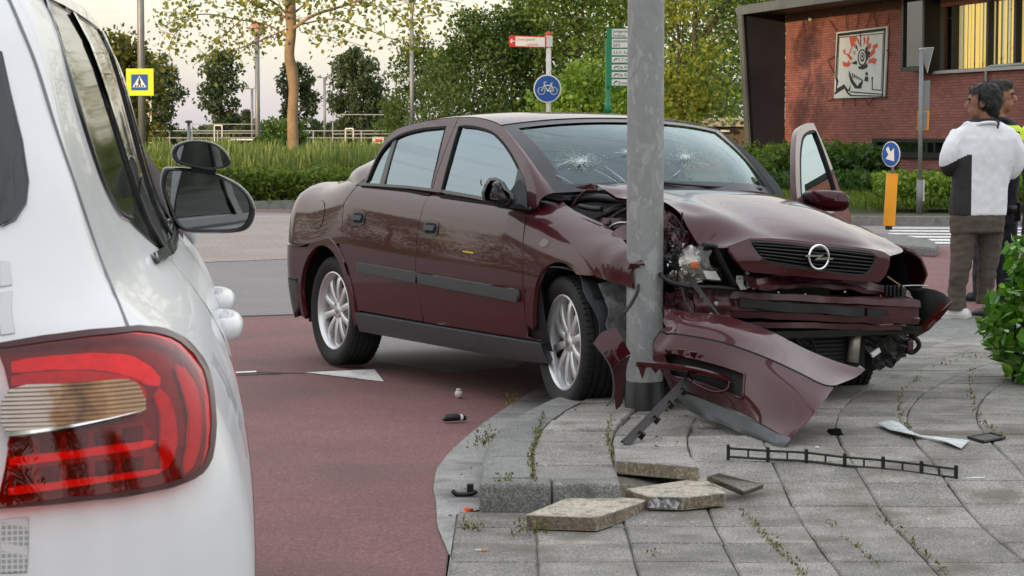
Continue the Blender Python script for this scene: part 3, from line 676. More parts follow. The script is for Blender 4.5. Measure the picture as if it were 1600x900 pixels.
# floor, firewall, seats, dash, wheel
mb = MB(); mb.box((1.0, 0, .24), (3.0, 1.45, .05)); mb.box((1.2, 0, .30), (2.3, .25, .12)); mb.box((-.35, 0, .45), (.8, 1.3, .4)); mb.box((.08, 0, .80), (.55, 1.3, .03))
mb.build('floor_pan', M['matblack'], car)
mb = MB(); mb.box((2.28, 0, .68), (.04, 1.35, .42)); mb.build('bulkhead', M['matblack'], car)
mb = MB(); R_ = net([[(2.32, y, .95-.02*abs(y)) for y in (-.66, -.3, .3, .66)], [(2.05, y, .96) for y in (-.68, -.3, .3, .68)], [(1.86, y, .90) for y in (-.68, -.3, .3, .68)], [(1.84, y, .66) for y in (-.66, -.3, .3, .66)]], 4, 3)
mb.grid(R_); mb.build('dashboard', M['dark'], car, smooth=True)
mb = MB()
mb.tube([(1.70+.085*math.sin(a), .36+.185*math.cos(a), .86+.165*math.sin(a)) for a in np.linspace(0, 2*math.pi, 33)], .014, 8, cap=False); mb.box((1.73, .36, .86), (.04, .14, .10)); mb.tube([(1.73, .36, .86), (1.95, .36, .76)], .03); mb.build('steering_wheel', M['black'], car, auto=50)
def seat(x, y, w):
    s = MB(); s.box((x, y, .46), (.50, w, .17)); s.build('seat_cushion', M['seat'], car, bevel=.05, seg=3, auto=60)
    s = MB(); a = math.radians(-16); s.box((x-.30, y, .78), (.13, w*.96, .62), [[math.cos(a), 0, math.sin(a)], [0, 1, 0], [-math.sin(a), 0, math.cos(a)]]); s.build('seat_back', M['seat'], car, bevel=.05, seg=3, auto=60)
    for yy in ((y,) if w < .7 else (y-.36, y+.36)):
        s = MB(); s.box((x-.40, yy, 1.17), (.09, .26, .18)); s.tube([(x-.38, yy-.06, 1.0), (x-.40, yy-.06, 1.13)], .008, 6); s.tube([(x-.38, yy+.06, 1.0), (x-.40, yy+.06, 1.13)], .008, 6); s.build('headrest', M['seat'], car, bevel=.02, auto=60)
seat(1.45, -.36, .48); seat(1.45, .36, .48); seat(.62, 0, 1.2)
# wheels ------------------------------------------------------------------
def wheel(cx_, cy_, cz_, sd, rz=0, rx=0, car=car):
    w = bpy.data.objects.new('wheel', None); w.empty_display_size = .05; link(w, car); w.location = (cx_, cy_, cz_); w.rotation_euler = (rx, 0, rz)
    R, rr_, hw = .305, .218, .100
    prof = [(rr_-.012, .070*sd), (rr_+.004, .083*sd), (rr_+.012, .088*sd), (rr_+.035, .099*sd), (rr_+.055, .101*sd), (R-.018, .096*sd), (R-.006, .086*sd), (R-.001, .074*sd)]
    for gc in (.050, .017, -.017, -.050): prof += [(R, (gc+.006)*sd), (R-.008, (gc+.004)*sd), (R-.008, (gc-.004)*sd), (R, (gc-.006)*sd)]
    prof += [(R-.001, -.074*sd), (R-.006, -.086*sd), (R-.018, -.096*sd), (rr_+.05, -.101*sd), (rr_+.01, -.088*sd), (rr_-.012, -.070*sd)]
    mb = MB(); mb.lathe(prof, 72, 'y'); ty = mb.build('tyre', M['rubber'], w, auto=50)
    mb = MB()
    for k in range(64):       # shoulder sipes
        a = 2*math.pi*k/64
        for s2 in (1, -1):
            mb.box(((R-.0045)*math.cos(a), .074*s2*sd, (R-.0045)*math.sin(a)), (.010, .026, .0045), [[math.cos(a), 0, -math.sin(a)], [0, 1, 0], [math.sin(a), 0, math.cos(a)]])
    mb.build('tread_sipes', M['matblack'], ty)['kind'] = 'stuff'
    o = .078*sd
    mb = MB(); mb.lathe([(rr_-.004, o-.008*sd), (rr_+.001, o+.006*sd), (rr_-.006, o+.008*sd), (rr_-.018, o-.002*sd), (rr_-.022, o-.02*sd), (rr_-.03, o-.06*sd), (rr_-.03, -.07*sd)], 64, 'y'); rim = mb.build('rim', M['alloy'], w, auto=40)
    for k in range(10):
        a = 2*math.pi*(k+.35)/10; ca, sa = math.cos(a), math.sin(a); mb = MB(); rows = []
        for r, hwid, oo in ((.040, .019, .0), (.075, .0165, .006), (.12, .0165, .010), (.165, .019, .008), (.200, .024, -.004), (.206, .026, -.010)):
            y0 = o-.022*sd+oo*sd; pr = [(-hwid, y0-.022*sd), (-hwid, y0-.004*sd), (-hwid*.6, y0), (hwid*.6, y0), (hwid, y0-.004*sd), (hwid, y0-.022*sd)]
            rows.append([(r*ca-t*sa, y, r*sa+t*ca) for t, y in pr])
        mb.grid(rows); mb.build('spoke', M['alloy'], rim, auto=35)
    mb = MB(); y0 = o-.020*sd; mb.lathe([(.0001, y0+.002*sd), (.028, y0+.002*sd), (.030, y0), (.058, y0-.003*sd), (.062, y0-.012*sd), (.062, y0-.05*sd)], 40, 'y'); mb.build('hub', M['alloy'], rim, auto=40)
    for k in range(4):
        a = 2*math.pi*(k+.5)/4; mb = MB(); mb.lathe([(.0001, y0-.0015*sd), (.009, y0-.0015*sd), (.0098, y0+.001*sd)], 14, 'y', (.043*math.cos(a), 0, .043*math.sin(a))); mb.build('bolt_hole', M['matblack'], rim)
    mb = MB(); mb.lathe([(.0001, y0+.0045*sd), (.020, y0+.004*sd), (.024, y0+.001*sd)], 24, 'y'); mb.build('hub_cap', M['steel'], rim, auto=40)
    mb = MB(); mb.lathe([(.001, -.0*sd), (.125, -.0*sd), (.125, -.015*sd), (.001, -.015*sd)], 32, 'y', (0, .018*sd, 0)); mb.box((-.10, .015*sd, .06), (.08, .06, .12)); mb.build('brake_disc', M['steel'], w, auto=40)
    return w
wheel(0, -.705, .305, -1); wheel(0, .705, .305, 1)
wheel(2.61, -.705, .295, -1, math.radians(-8)); wheel(2.60, .700, .265, 1, math.radians(-8))
# wheel wells
for sd in (-1, 1):
    for cx_, a0, a1 in ((0, -5, 185), (2.61, 30, 185)):
        rows = []
        for a in np.linspace(math.radians(a0), math.radians(a1), 20):
            rows.append([(cx_+.375*math.cos(a), sd*y, .325+.375*math.sin(a)) for y in (.82, .70, .50)]+[(cx_+.05*math.cos(a), sd*.49, .325+.05*math.sin(a))])
        mb = MB(); mb.grid(rows); mb.build('wheel_well', M['matblack'], car, smooth=True)
# ------------------------------------------------------------------ crushed front end
def nz(p, s=1.0): return noise.noise(Vector((float(p[0])*s, float(p[1])*s, float(p[2])*s)))
def fend(s, z):
    p = np.array(aside(s, z)); k = sst(2.75, 3.2, s)
    p[1] += -.010*k*math.sin((z-.7)*30+s*9)*.6+k*.012*nz((s, 0, z), 11)+k*.03*sst(.80, .62, z)
    p[1] -= .006*math.exp(-((z-.80-.12*(s-2.9))/.015)**2)*k
    return p
fo = [(838, 303)]+[(858, 303.5), (879, 303), (882.5, 318), (898, 329), (924, 342), (946.7, 352), (964, 367), (978, 382), (992, 401), (999.5, 412.5), (985, 411), (979, 424), (976, 451), (942, 438.5), (926, 432)]
fo = ps(*fo); fo += list(reversed(archF_o))+[(x+.007, z) for x, z in reversed(fgap)]
panel('front_wing', clean(fo), fend, M['paint'], car, g=.03, depth=.012, ref=(0, -1, 0))
arch_lip(archF_o, archF_i, 'wheel_arch_trim', -1)
tipf = MB(); a, b, c, d = [LY(u, v, y) for u, v, y in ((985, 411, -.80), (999.5, 412, -.81), (1001, 417, -.77), (979, 424, -.775))]; tipf.add([a, b, c, d], [(0, 1, 2, 3)]); tipf.build('wing_fold', M['inner'], car, solid=.002)
ci = PS(851, 380); spanel('side_repeater', [(ci[0]+.034*math.cos(t), ci[1]+.018*math.sin(t)) for t in np.linspace(0, 2*math.pi, 20)[:-1]], 'lens', -1, g=.02, off=.006, depth=.01)
lf = [(2.33, .885), (2.5, .885), (2.8, .83), (3.0, .775), (3.2, .712), (3.215, .56), (3.1, .45), (2.99, .45)]+arc((2.61, .315), .405, 20, 172, 16)+[(2.46, .30)]
lf = [(2.345, .885), (2.5, .878), (2.8, .825), (3.0, .775), (3.19, .712), (3.205, .60), (3.12, .50)]+arc((2.61, .315), .40, 22, 168, 16)+[(2.20, .30), (2.345, .5)]
spanel('front_wing', clean(lf), 'paint', 1, g=.05)
# inner liner of the wheel house, torn
rows = []
for a in np.linspace(math.radians(8), math.radians(150), 22):
    r = .345+.012*math.sin(a*3); rows.append([(2.63+r*math.cos(a), y+(.02*math.sin(a*7)), .31+r*math.sin(a)) for y in (-.835, -.78, -.62)])
mb = MB(); mb.grid(rows); mb.build('wheel_liner', M['plastic'], car, solid=.004, auto=40)
rows = []
for i, a in enumerate(np.linspace(math.radians(-12), math.radians(42), 12)):
    r = .375+.035*nz((a*3, 2, 1), 1.7); rows.append([(2.66+(r+.05*j/6*nz((a*4, j, 3)))*math.cos(a), -.80+.045*j+.02*nz((a*5, j*.9, 0), 1.3), .32+(r+.04*nz((a*5, j*.7, 9)))*math.sin(a)) for j in range(7)])
mb = MB(); mb.grid(rows); mb.build('torn_liner', mat('scuffed_liner', (.05, .052, .055), .6, var=.6, vs_=22, col2=(.20, .20, .20)), car, solid=.004, auto=50)
# inner structures: bay floor, inner wings, strut towers
mb = MB(); mb.box((2.85, .05, .36), (1.1, 1.15, .03)); mb.box((2.70, .60, .55), (.80, .03, .28)); mb.box((2.72, -.55, .62), (.62, .03, .40)); mb.build('engine_bay', M['matblack'], car)
mb = MB(); mb.box((2.75, .1, .62), (.55, .60, .30)); mb.box((2.72, .1, .79), (.40, .42, .06)); mb.build('engine', M['black'], car, bevel=.02)
mb = MB(); mb.lathe([(.0, .86), (.09, .86), (.12, .80), (.14, .60)], 24, 'z', (2.62, -.50, 0)); mb.build('strut_tower', M['inner'], car, auto=40)
bayp = lambda u, v, y: LY(u, v, y)
for nm, m, pts, r in (('bonnet_stay', 'inner', [(893, 323, -.60), (905, 308, -.58), (918, 297, -.57), (932, 296, -.55)], .007), ('hose', 'black', [(930, 344, -.58), (945, 335, -.56), (962, 327, -.52), (990, 322, -.45)], .018),
        ('hose', 'black', [(950, 352, -.60), (958, 340, -.56), (972, 330, -.52), (985, 326, -.5)], .010), ('pipe', 'steel', [(952, 356, -.60), (962, 350, -.59), (972, 348, -.57), (990, 349, -.53)], .007),
        ('pipe', 'black', [(905, 322, -.62), (925, 326, -.60), (940, 327, -.58)], .012), ('hose', 'black', [(895, 312, -.56), (930, 309, -.50), (985, 316, -.42)], .020)):
    mb = MB(); mb.tube(crom([bayp(*p) for p in pts], 5), r, 8); mb.build(nm, M[m], car, smooth=True)
mb = MB(); rows = net([[bayp(884, 306, -.64), bayp(915, 300, -.55), bayp(985, 303, -.45)], [bayp(890, 318, -.66), bayp(930, 312, -.56), bayp(985, 318, -.46)], [bayp(940, 346, -.68), bayp(960, 340, -.60), bayp(990, 340, -.52)], [bayp(975, 376, -.70), bayp(980, 372, -.66), bayp(992, 372, -.60)]], 4, 4)
rows = [[p+np.array([-.02, .02, -.05])+.012*np.array([nz(p, 12), nz(p, 14), nz(p, 16)]) for p in r] for r in rows]; mb.grid(rows); mb.build('scuttle_tray', M['matblack'], car, smooth=True)
mb = MB(); rows = net([[bayp(955, 365, -.69), bayp(975, 352, -.64), bayp(992, 352, -.58)], [bayp(970, 378, -.70), bayp(982, 375, -.66), bayp(992, 385, -.62)]], 5, 4); mb.grid(rows); mb.build('inner_wing_rail', M['inner'], car, solid=.003, auto=40)
def crumple(name, px, m, amp=.02, f=16, n=12, k=12, parent=car, seed=0, smooth=False, solid=.002):
    rows = net([[LX(*p) for p in r] for r in px], n, k)
    rows = [[p+amp*np.array([nz(p+seed, f), .8*nz(p+seed+5, f*1.2), nz(p+seed+9, f*.9)]) + amp*.5*np.array([nz(p+seed, f*2.7), 0, nz(p+seed+3, f*2.5)]) for p in r] for r in rows]
    mb = MB(); mb.grid(rows); o = mb.build(name, M[m], parent, smooth=smooth); finish(o, solid=solid); return o
# bonnet nose and grille ------------------------------------------------------------------
def nose(y, z): return (3.455-.07*y-.17*y*y-.55*max(0, z-.70)-.10*(.70-z)**2*0-.10*max(0, .66-z)*0, y, z)
PN = Pix(lambda y, z: nose(y, z), (-.62, .62), (.52, .90))
pn = lambda *l: [PN(u, v) for u, v in l]
r5px = [(1138, 384), (1172, 372), (1225, 373.5), (1278, 379.5), (1330, 385), (1374, 391.5), (1391, 400)]
r5 = [np.array(nose(*PN(*p))) for p in r5px]
gro = smooth_out(pn((1172, 377), (1188, 375.5), (1230, 378.5), (1278, 384.5), (1330, 389), (1360, 393), (1370, 402), (1366, 415), (1355, 428.5), (1340, 431), (1278, 424), (1215, 414.5), (1192, 405.5), (1180, 392)), 3)
nos = pn((1138, 384), (1172, 372), (1225, 373.5), (1278, 379.5), (1330, 385), (1374, 391.5), (1391, 400), (1390, 414), (1384, 430), (1374, 441), (1330, 438.5), (1278, 434.5), (1225, 430), (1175, 425.5), (1161, 420), (1148, 404))
hood = bpy.data.objects.new('bonnet', None); hood.empty_display_size = .1; link(hood, car)
panel('bonnet_nose', nos, nose, M['paint'], hood, holes=[gro], g=.03, depth=.02, ref=(1, 0, 0))
grl = bpy.data.objects.new('grille', None); link(grl, car)
panel('grille_backing', shrink(gro, -.012), nose, M['matblack'], grl, g=.06, off=-.03, depth=0, ref=(1, 0, 0))
panel('grille_surround', gro, nose, M['black'], grl, holes=[shrink(gro, .008)], g=.03, off=-.002, depth=.02, ref=(1, 0, 0))
gz0, gz1 = .632, .748
for k in range(6):
    t = (k+.6)/6.0; Lp = [(1190+10*(1-t), 381+27*t), (1278, 387+34*t), (1366-6*t, 397+30*t)]
    za = [PN(*p) for p in ((1176+22*t, 379+31*t), (1278, 386+36*t), (1369-10*t*t, 396.5+32*t))]
    za = crom(za, 8); mb = MB(); rows = [[np.array(nose(y, z))+np.array([dx, 0, dz]) for dx, dz in ((-.030, .004), (-.010, .0045), (-.003, 0), (-.010, -.0045), (-.03, -.003))] for y, z in za]
    mb.grid(rows); mb.build('slat', M['black'], grl, smooth=True)
emc = PN(1278, 402); ep = np.array(nose(*emc))+np.array([.006, 0, 0])
mb = MB(); mb.tube([ep+np.array([0, .052*math.cos(a), .052*math.sin(a)]) for a in np.linspace(0, 2*math.pi, 41)], .0058, 8, cap=False); emb = mb.build('emblem', M['chrome'], grl, smooth=True)
mb = MB(); mb.prism([(-.072, .004), (.012, .004), (-.018, .010), (.010, .018), (.002, .006), (.072, -.004), (-.012, -.004), (.020, -.012), (-.010, -.019), (-.004, -.005)], .006, ep+np.array([-.002, 0, 0]), (0, 1, 0), (0, 0, 1), (1, 0, 0)) if False else None
bolt = [(-.074, .012), (.022, .007), (.004, -.004), (.074, -.012), (-.022, -.007), (-.004, .004)]
bolt = [(-.074, .011), (.026, .011), (.004, -.003), (.074, -.003), (.074, -.011), (-.026, -.011), (-.004, .003), (-.074, .003)]
mb.prism(bolt, .008, ep+np.array([-.003, 0, 0]), (0, 1, 0), (0, 0, 1), (1, 0, 0)); mb.build('emblem_bolt', M['chrome'], emb)
# bonnet skin: control net, crumpled towards the post
H_ = lambda u, v, y: LY(u, v, y)
nr = [
 [(2.56, -.60, 1.012), (2.53, -.44, 1.020), (2.47, -.22, 1.002), (2.43, .05, .998), (2.37, .30, .988), (2.27, .52, .978), (2.145, .655, .967)],
 [H_(952, 303, -.59), (2.74, -.43, .985), (2.68, -.22, .982), (2.67, .05, .978), (2.66, .30, .962), (2.62, .52, .925), H_(1292, 331.5, .675)],
 [H_(1042, 320, -.52), H_(1060, 312, -.40), (2.95, -.20, .930), (2.95, .05, .928), (2.96, .30, .905), (2.95, .52, .850), H_(1352, 356, .68)],
 [H_(1072, 352, -.52), H_(1112, 333, -.36), (3.18, -.19, .868), (3.20, .05, .864), (3.20, .30, .835), (3.16, .52, .778), H_(1388, 375.5, .67)],
 [H_(1100, 388, -.49), H_(1150, 358, -.34), (3.34, -.18, .812), (3.36, .05, .808), (3.34, .29, .775), (3.26, .49, .735), H_(1411, 391.5, .655)],
 r5]
nr[5] = [r5[0], r5[1], r5[2], r5[3]*.5+r5[3]*.5, r5[4], r5[5], r5[6]]
rows = net(nr, 6, 6)
for i, r in enumerate(rows):
    for j, p in enumerate(r):
        k = max(0, 1-j/9.0); k2 = sst(14, 3, j)
        p += np.array([.010*nz(p, 9), .006*nz(p, 11), .022*nz(p, 7)])*k + np.array([0, 0, .006*nz(p, 4)])*k2
mb = MB(); mb.grid(rows); bs = mb.build('bonnet_skin', M['paint'], hood, smooth=True)
mb = MB(); mb.grid([[p+np.array([-.004, .008, -.016]) for p in r[:22]] for r in rows[:26]]); mb.build('bonnet_frame', M['inner'], hood, smooth=True)
# folded-up rear corner of the bonnet
q = [LY(899, 292.5, -.63), LY(924, 287.5, -.61), LY(935, 290, -.585), LY(932, 297, -.60), LY(910, 296, -.62)]
mb = MB(); mb.add(q, [(0, 1, 2, 3, 4)]); mb.build('bonnet_corner', M['inner'], hood, solid=.004)
# cavity behind the missing left headlamp
mb = MB(); a = [np.array(p) for p in ((3.24, .50, .74), (3.20, .665, .70), (3.21, .705, .55), (3.30, .47, .56))]; bk_ = [p+np.array([-.22, -.02, 0]) for p in a]
mb.add(a+bk_, [(4, 5, 6, 7), (0, 1, 5, 4), (1, 2, 6, 5), (2, 3, 7, 6), (3, 0, 4, 7)]); mb.build('headlamp_cavity', M['matblack'], car)
# crossmember, bumper beam ------------------------------------------------------------------
def sweep(name, line, prof, m, n=8, jit=0, parent=car, seed=0):
    """line: points along the width (x,y,z); prof: (dx,dz)"""
    L = crom(line, n); rows = []
    for p in L: rows.append([np.array([p[0]+dx, p[1], p[2]+dz])+jit*np.array([nz(p+np.array([seed, 0, dz*9]), 13), 0, nz(p+np.array([0, seed, dx*9]), 11)]) for dx, dz in prof])
    mb = MB(); mb.grid(rows); m_ = len(prof); mb.add(rows[0], [tuple(range(m_))]); mb.add(rows[-1], [tuple(range(m_))[::-1]]); return mb.build(name, M[m], parent, auto=35)
rect = lambda w, h: [(-w/2, -h/2), (w/2, -h/2), (w/2, h/2), (-w/2, h/2), (-w/2, -h/2)]
bl = [LY(1086, 472, -.50), (3.36, -.30, .495), (3.40, 0, .478), (3.40, .25, .462), LY(1434, 487, .575)]
beam = sweep('bumper_beam', bl, [(-.03, -.062), (.012, -.058), (.02, -.030), (.008, -.026), (.008, .018), (.022, .024), (.016, .052), (-.03, .058)], 'inner', 10, .006)
fl = [np.array(LY(1152, 471, -.36))+np.array([.012, 0, 0]), (3.405, -.15, .482), (3.418, .05, .473), LY(1300, 484, .10), LY(1398, 492, .46)]
for (a, b) in ((0, .50), (.52, .78), (.80, 1)):
    L = resample(crom(fl, 10), 41); sg = L[int(a*40):int(b*40)+1]; sweep('beam_foam', resample(sg, 6), [(0, -.022), (.010, -.020), (.010, .018), (0, .020)], 'black', 3, .003, parent=beam)
ul = [LY(1180, 447, -.33), (3.35, -.1, .580), (3.36, .1, .572), (3.33, .32, .555), LY(1420, 466, .60)]
sweep('upper_crossmember', ul, [(-.05, -.008), (.03, -.016), (.034, .000), (.016, .010), (.010, .030), (-.004, .034), (-.02, .012), (-.05, .014)], 'inner', 10, .010)
ul2 = [LY(1172, 436, -.33), (3.33, -.1, .615), (3.34, .12, .605), LY(1345, 450, .33)]
sweep('slam_panel', ul2, [(-.05, -.01), (.02, -.014), (.024, .004), (-.05, .016)], 'inner', 8, .006)
dl = [LY(1140, 507, -.36), (3.38, -.1, .405), (3.38, .15, .392), LY(1405, 512, .50)]
sweep('lower_rail', dl, [(-.04, -.012), (.02, -.014), (.022, .010), (-.04, .012)], 'inner', 8, .006)
# end plate with its hole on the crushed side
def lp2(y0=-.50): return None
pl = [(1082, 448), (1125, 446), (1155, 452), (1156, 492), (1120, 503), (1098, 500), (1084, 490)]
P3 = [LX(u, v, 3.315-.0*(u-1082)) for u, v in pl]; hole_c = LX(1138, 481, 3.315)
yz = [(p[1], p[2]) for p in P3]; hl = [(hole_c[1]+.016*math.cos(t), hole_c[2]+.016*math.sin(t)) for t in np.linspace(0, 2*math.pi, 17)[:-1]]
panel('beam_end_plate', yz, lambda y, z: (3.345+.010*math.sin(y*60)+.008*math.sin(z*80), y, z), M['inner'], car, holes=[hl], g=.015, depth=.012, ref=(1, 0, 0))
for u, v in ((1118, 474), (1097, 462), (1110, 492), (1262, 470), (1308, 470)):
    p = LX(u, v, 3.36); mb = MB(); mb.lathe([(.0001, .008), (.009, .007), (.011, 0)], 12, 'x', p); mb.build('bolt', M['steel'], beam, auto=40)
for u, v in ((1216, 457), (1258, 460), (1320, 456), (1371, 469)):
    p = LX(u, v, 3.385); mb = MB(); mb.lathe([(.0001, .004), (.004, .003), (.005, 0)], 8, 'x', p); mb.build('clip', mat('white_clip', (.6, .6, .58), .5) if 'clip' not in M else M['clip'], beam)
# bracket by the lamp, white with a hole
M['whitep'] = mat('white_plastic', (.62, .62, .60), .5, var=.1, vs_=30)
br = [LX(u, v, 3.36) for u, v in ((1152, 431), (1161, 431), (1162, 445), (1168, 452), (1158, 453), (1151, 440))]; hc = LX(1156.5, 435.5, 3.36)
panel('lamp_bracket', [(p[1], p[2]) for p in br], lambda y, z: (3.36, y, z), M['whitep'], car, holes=[[(hc[1]+.006*math.cos(t), hc[2]+.006*math.sin(t)) for t in np.linspace(0, 6.28, 11)[:-1]]], g=.02, depth=.006, ref=(1, 0, 0))
mb = MB(); mb.tube([LX(1168, 424, 3.33), LX(1169, 450, 3.33)], .010, 8); mb.tube([LX(1176, 440, 3.33), LX(1177, 452, 3.33)], .008, 8); mb.build('lamp_peg', M['silver'], car, auto=40)
# radiator, fan post, battery-side box
mb = MB(); c = LX(1285, 535, 3.30); mb.box((3.29, .06, .30), (.04, .62, .24)); rad = mb.build('radiator', M['matblack'], car)
for k in range(11):
    mb = MB(); mb.box((3.313, .10, .205+k*.019), (.006, .30, .006)); mb.build('fin', M['black'], rad)
mb = MB(); a, b = LX(1338, 510, 3.34), LX(1332, 566, 3.34); mb.tube([a, b], .026, 14); mb.build('dryer_tube', mat('dull_aluminium', (.40, .38, .34), .45, .7, var=.2, vs_=30), car, smooth=True)
mb = MB(); mb.box((3.08, .44, .32), (.24, .24, .18)); mb.build('battery_box', M['black'], car, bevel=.02)
for pts, r in (([(1258, 506, 3.33), (1263, 520, 3.36), (1272, 540, 3.34), (1276, 556, 3.33)], .005), ([(1215, 512, 3.33), (1235, 520, 3.36), (1247, 530, 3.34)], .012), ([(1232, 508, 3.33), (1242, 525, 3.35), (1252, 545, 3.33)], .008)):
    mb = MB(); mb.tube(crom([LX(*p) for p in pts], 5), r, 7); mb.build('hose', M['black'], car, smooth=True)
mb = MB(); mb.lathe([(.02, 0), (.13, .012), (.14, 0), (.14, -.03)], 28, 'x', LX(1232, 530, 3.28)); mb.build('fan', M['black'], car, auto=40)
mb = MB(); mb.box(LX(1368, 551, 3.36), (.01, .05, .022), Matrix.Rotation(.5, 3, 'X')); mb.build('label_plate', M['whitep'], car)
mb = MB(); mb.tube(crom([LX(*p) for p in ((1420, 524, 3.2), (1432, 530, 3.22), (1436, 541, 3.22), (1426, 551, 3.2), (1416, 548, 3.2))], 5), .011, 8); mb.build('tow_loop', M['black'], car, smooth=True)
mb = MB(); mb.box(LX(1418, 540, 3.2), (.05, .035, .05)); mb.build('red_plug', M['inner'], car, bevel=.006)
# splash tray under the nose
rows = net([[LX(1150, 520, 3.25), LX(1290, 545, 3.30), LX(1425, 530, 3.2)], [LX(1180, 580, 3.1), LX(1300, 590, 3.15), LX(1390, 575, 3.05)]], 6, 8); rows = [[p+.02*np.array([nz(p, 8), 0, nz(p, 9)]) for p in r] for r in rows]
mb = MB(); mb.grid(rows); mb.build('splash_tray', M['matblack'], car, smooth=True)
mb = MB(); mb.box((2.70, .05, .28), (.85, 1.0, .12)); mb.build('engine_sump', M['matblack'], car, bevel=.03)
crumple('torn_undertray', [[(1345, 512, 3.30), (1385, 514, 3.26), (1424, 512, 3.2)], [(1350, 540, 3.28), (1388, 544, 3.24), (1428, 536, 3.18)], [(1358, 566, 3.26), (1384, 574, 3.22), (1418, 558, 3.18)]], 'black', .045, 14, 6, 6, seed=31)
crumple('torn_duct', [[(1200, 514, 3.30), (1230, 520, 3.33), (1262, 524, 3.33)], [(1210, 528, 3.28), (1240, 536, 3.31), (1266, 545, 3.32)]], 'black', .03, 18, 6, 6, seed=41)
# dangling left lamp unit
lu = bpy.data.objects.new('dangling_lamp', None); link(lu, car)
sec = lambda u0, v0, u1, v1, x, d: [LX(u0, v0, x), LX(u1, v1, x), LX(u1, v1, x)+np.array([-d, 0, 0]), LX(u0, v0, x)+np.array([-d, 0, 0])]
R_ = [sec(1438, 455, 1437, 505, 3.28, .10), sec(1447, 450, 1441, 516, 3.30, .12), sec(1462, 453, 1452, 513, 3.34, .14), sec(1474, 458, 1468, 500, 3.38, .14), sec(1486, 468, 1480, 486, 3.42, .10)]
mb = MB(); R2 = [r+[r[0]] for r in R_]; mb.grid(R2); mb.add(R_[0], [(0, 1, 2, 3)]); mb.add(R_[-1], [(3, 2, 1, 0)]); mb.build('lamp_housing', M['black'], lu, bevel=.012, auto=40)
le = [LX(*p) for p in ((1487, 467, 3.42), (1489, 472, 3.43), (1470, 497, 3.405), (1452, 516, 3.36), (1432, 527, 3.32), (1428, 523, 3.315), (1450, 508, 3.355), (1470, 487, 3.40))]
mb = MB(); n_ = len(le); mb.add(le+[p+np.array([-.035, -.01, .0]) for p in le], [tuple(range(n_)), tuple(range(2*n_-1, n_-1, -1))]+[(i, (i+1) % n_, n_+(i+1) % n_, n_+i) for i in range(n_)]); mb.build('lamp_lens', mat('amber_red_lens', (.055, .010, .007), .15, 0, .5), lu)
mb = MB(); mb.box(LX(1396, 461, 3.34), (.09, .075, .07)); [mb.box(LX(1384+i*6, 455-i*.2, 3.39), (.02, .008, .05)) for i in range(5)]; mb.build('connector_block', M['black'], car, bevel=.004)
mb = MB(); mb.tube(crom([LX(*p) for p in ((1390, 452, 3.3), (1410, 447, 3.33), (1435, 446, 3.33), (1450, 447, 3.33))], 4), .003, 6); mb.build('wire', M['steel'], car)
mb = MB(); mb.tube([LX(1386, 432, 3.3), LX(1415, 452, 3.3)], .004, 6); mb.build('wire', mat('ochre_wire', (.25, .17, .08), .6), car)
# crushed right headlamp and crumpled metal behind it
M['refl'] = mat('lamp_reflector', (.34, .32, .30), .30, .75, var=.6, vs_=24)
hl_ = bpy.data.objects.new('headlamp', None); link(hl_, car)
rows = net([[LX(1076, 388, 3.30), LX(1092, 384, 3.33), LX(1112, 389, 3.345)], [LX(1071, 412, 3.33), LX(1095, 405, 3.375), LX(1121, 412, 3.375)], [LX(1080, 434, 3.34), LX(1105, 438, 3.38), LX(1132, 441, 3.375)]], 5, 5)
mb = MB(); mb.grid(rows); mb.build('headlamp_lens', M['lens'], hl_, smooth=True)
rows2 = [[p+np.array([-.07, .01, 0])+.012*np.array([nz(p, 20), nz(p, 22), nz(p, 25)]) for p in r] for r in rows]; mb = MB(); mb.grid(rows2); mb.build('reflector', M['refl'], hl_, smooth=False)
mb = MB(); mb.add([LX(1118, 424, 3.345), LX(1126, 438, 3.355), LX(1104, 436, 3.355), LX(1098, 423, 3.345)], [(0, 1, 2, 3)]); mb.build('lens_shard', M['whitep'], hl_, solid=.002)
mb = MB(); mb.box(LX(1085, 414, 3.33), (.02, .035, .03)); mb.build('amber_bulb', mat('amber_bulb', (.7, .16, .03), .3), hl_, bevel=.006)
bz = crom([LX(*p) for p in ((1100, 383, 3.33), (1117, 386, 3.335), (1127, 405, 3.345), (1138, 428, 3.35), (1146, 446, 3.345))], 4)
mb = MB(); mb.tube(bz, .024, 8, flat=.6); mb.build('lamp_bezel', M['black'], hl_, smooth=True)
crumple('crumpled_wing_panel', [[(1036, 318, 2.98), (1052, 330, 3.0), (1072, 352, 3.08)], [(1034, 352, 3.02), (1058, 362, 3.12), (1092, 384, 3.20)], [(1034, 395, 3.08), (1060, 400, 3.20), (1082, 398, 3.28)]], 'inner', .045, 14, 9, 9)
crumple('crumpled_inner_wing', [[(1034, 380, 3.10), (1058, 382, 3.2), (1076, 392, 3.26)], [(1034, 410, 3.10), (1058, 414, 3.22), (1076, 418, 3.28)], [(1036, 446, 3.10), (1060, 444, 3.24), (1090, 446, 3.30)]], 'black', .040, 20, 9, 9, seed=4)
crumple('crushed_lamp_shell', [[(1048, 424, 3.20), (1066, 420, 3.27), (1082, 424, 3.31)], [(1046, 436, 3.20), (1070, 434, 3.29), (1096, 438, 3.33)], [(1050, 446, 3.20), (1075, 448, 3.28), (1100, 446, 3.32)]], 'refl', .022, 34, 7, 7, seed=8)
crumple('torn_bracket', [[(1036, 452, 3.20), (1060, 450, 3.26), (1086, 450, 3.30)], [(1036, 475, 3.16), (1060, 474, 3.22), (1082, 474, 3.27)], [(1038, 500, 3.12), (1060, 502, 3.2), (1084, 498, 3.27)]], 'inner', .030, 16, 6, 6, seed=12)
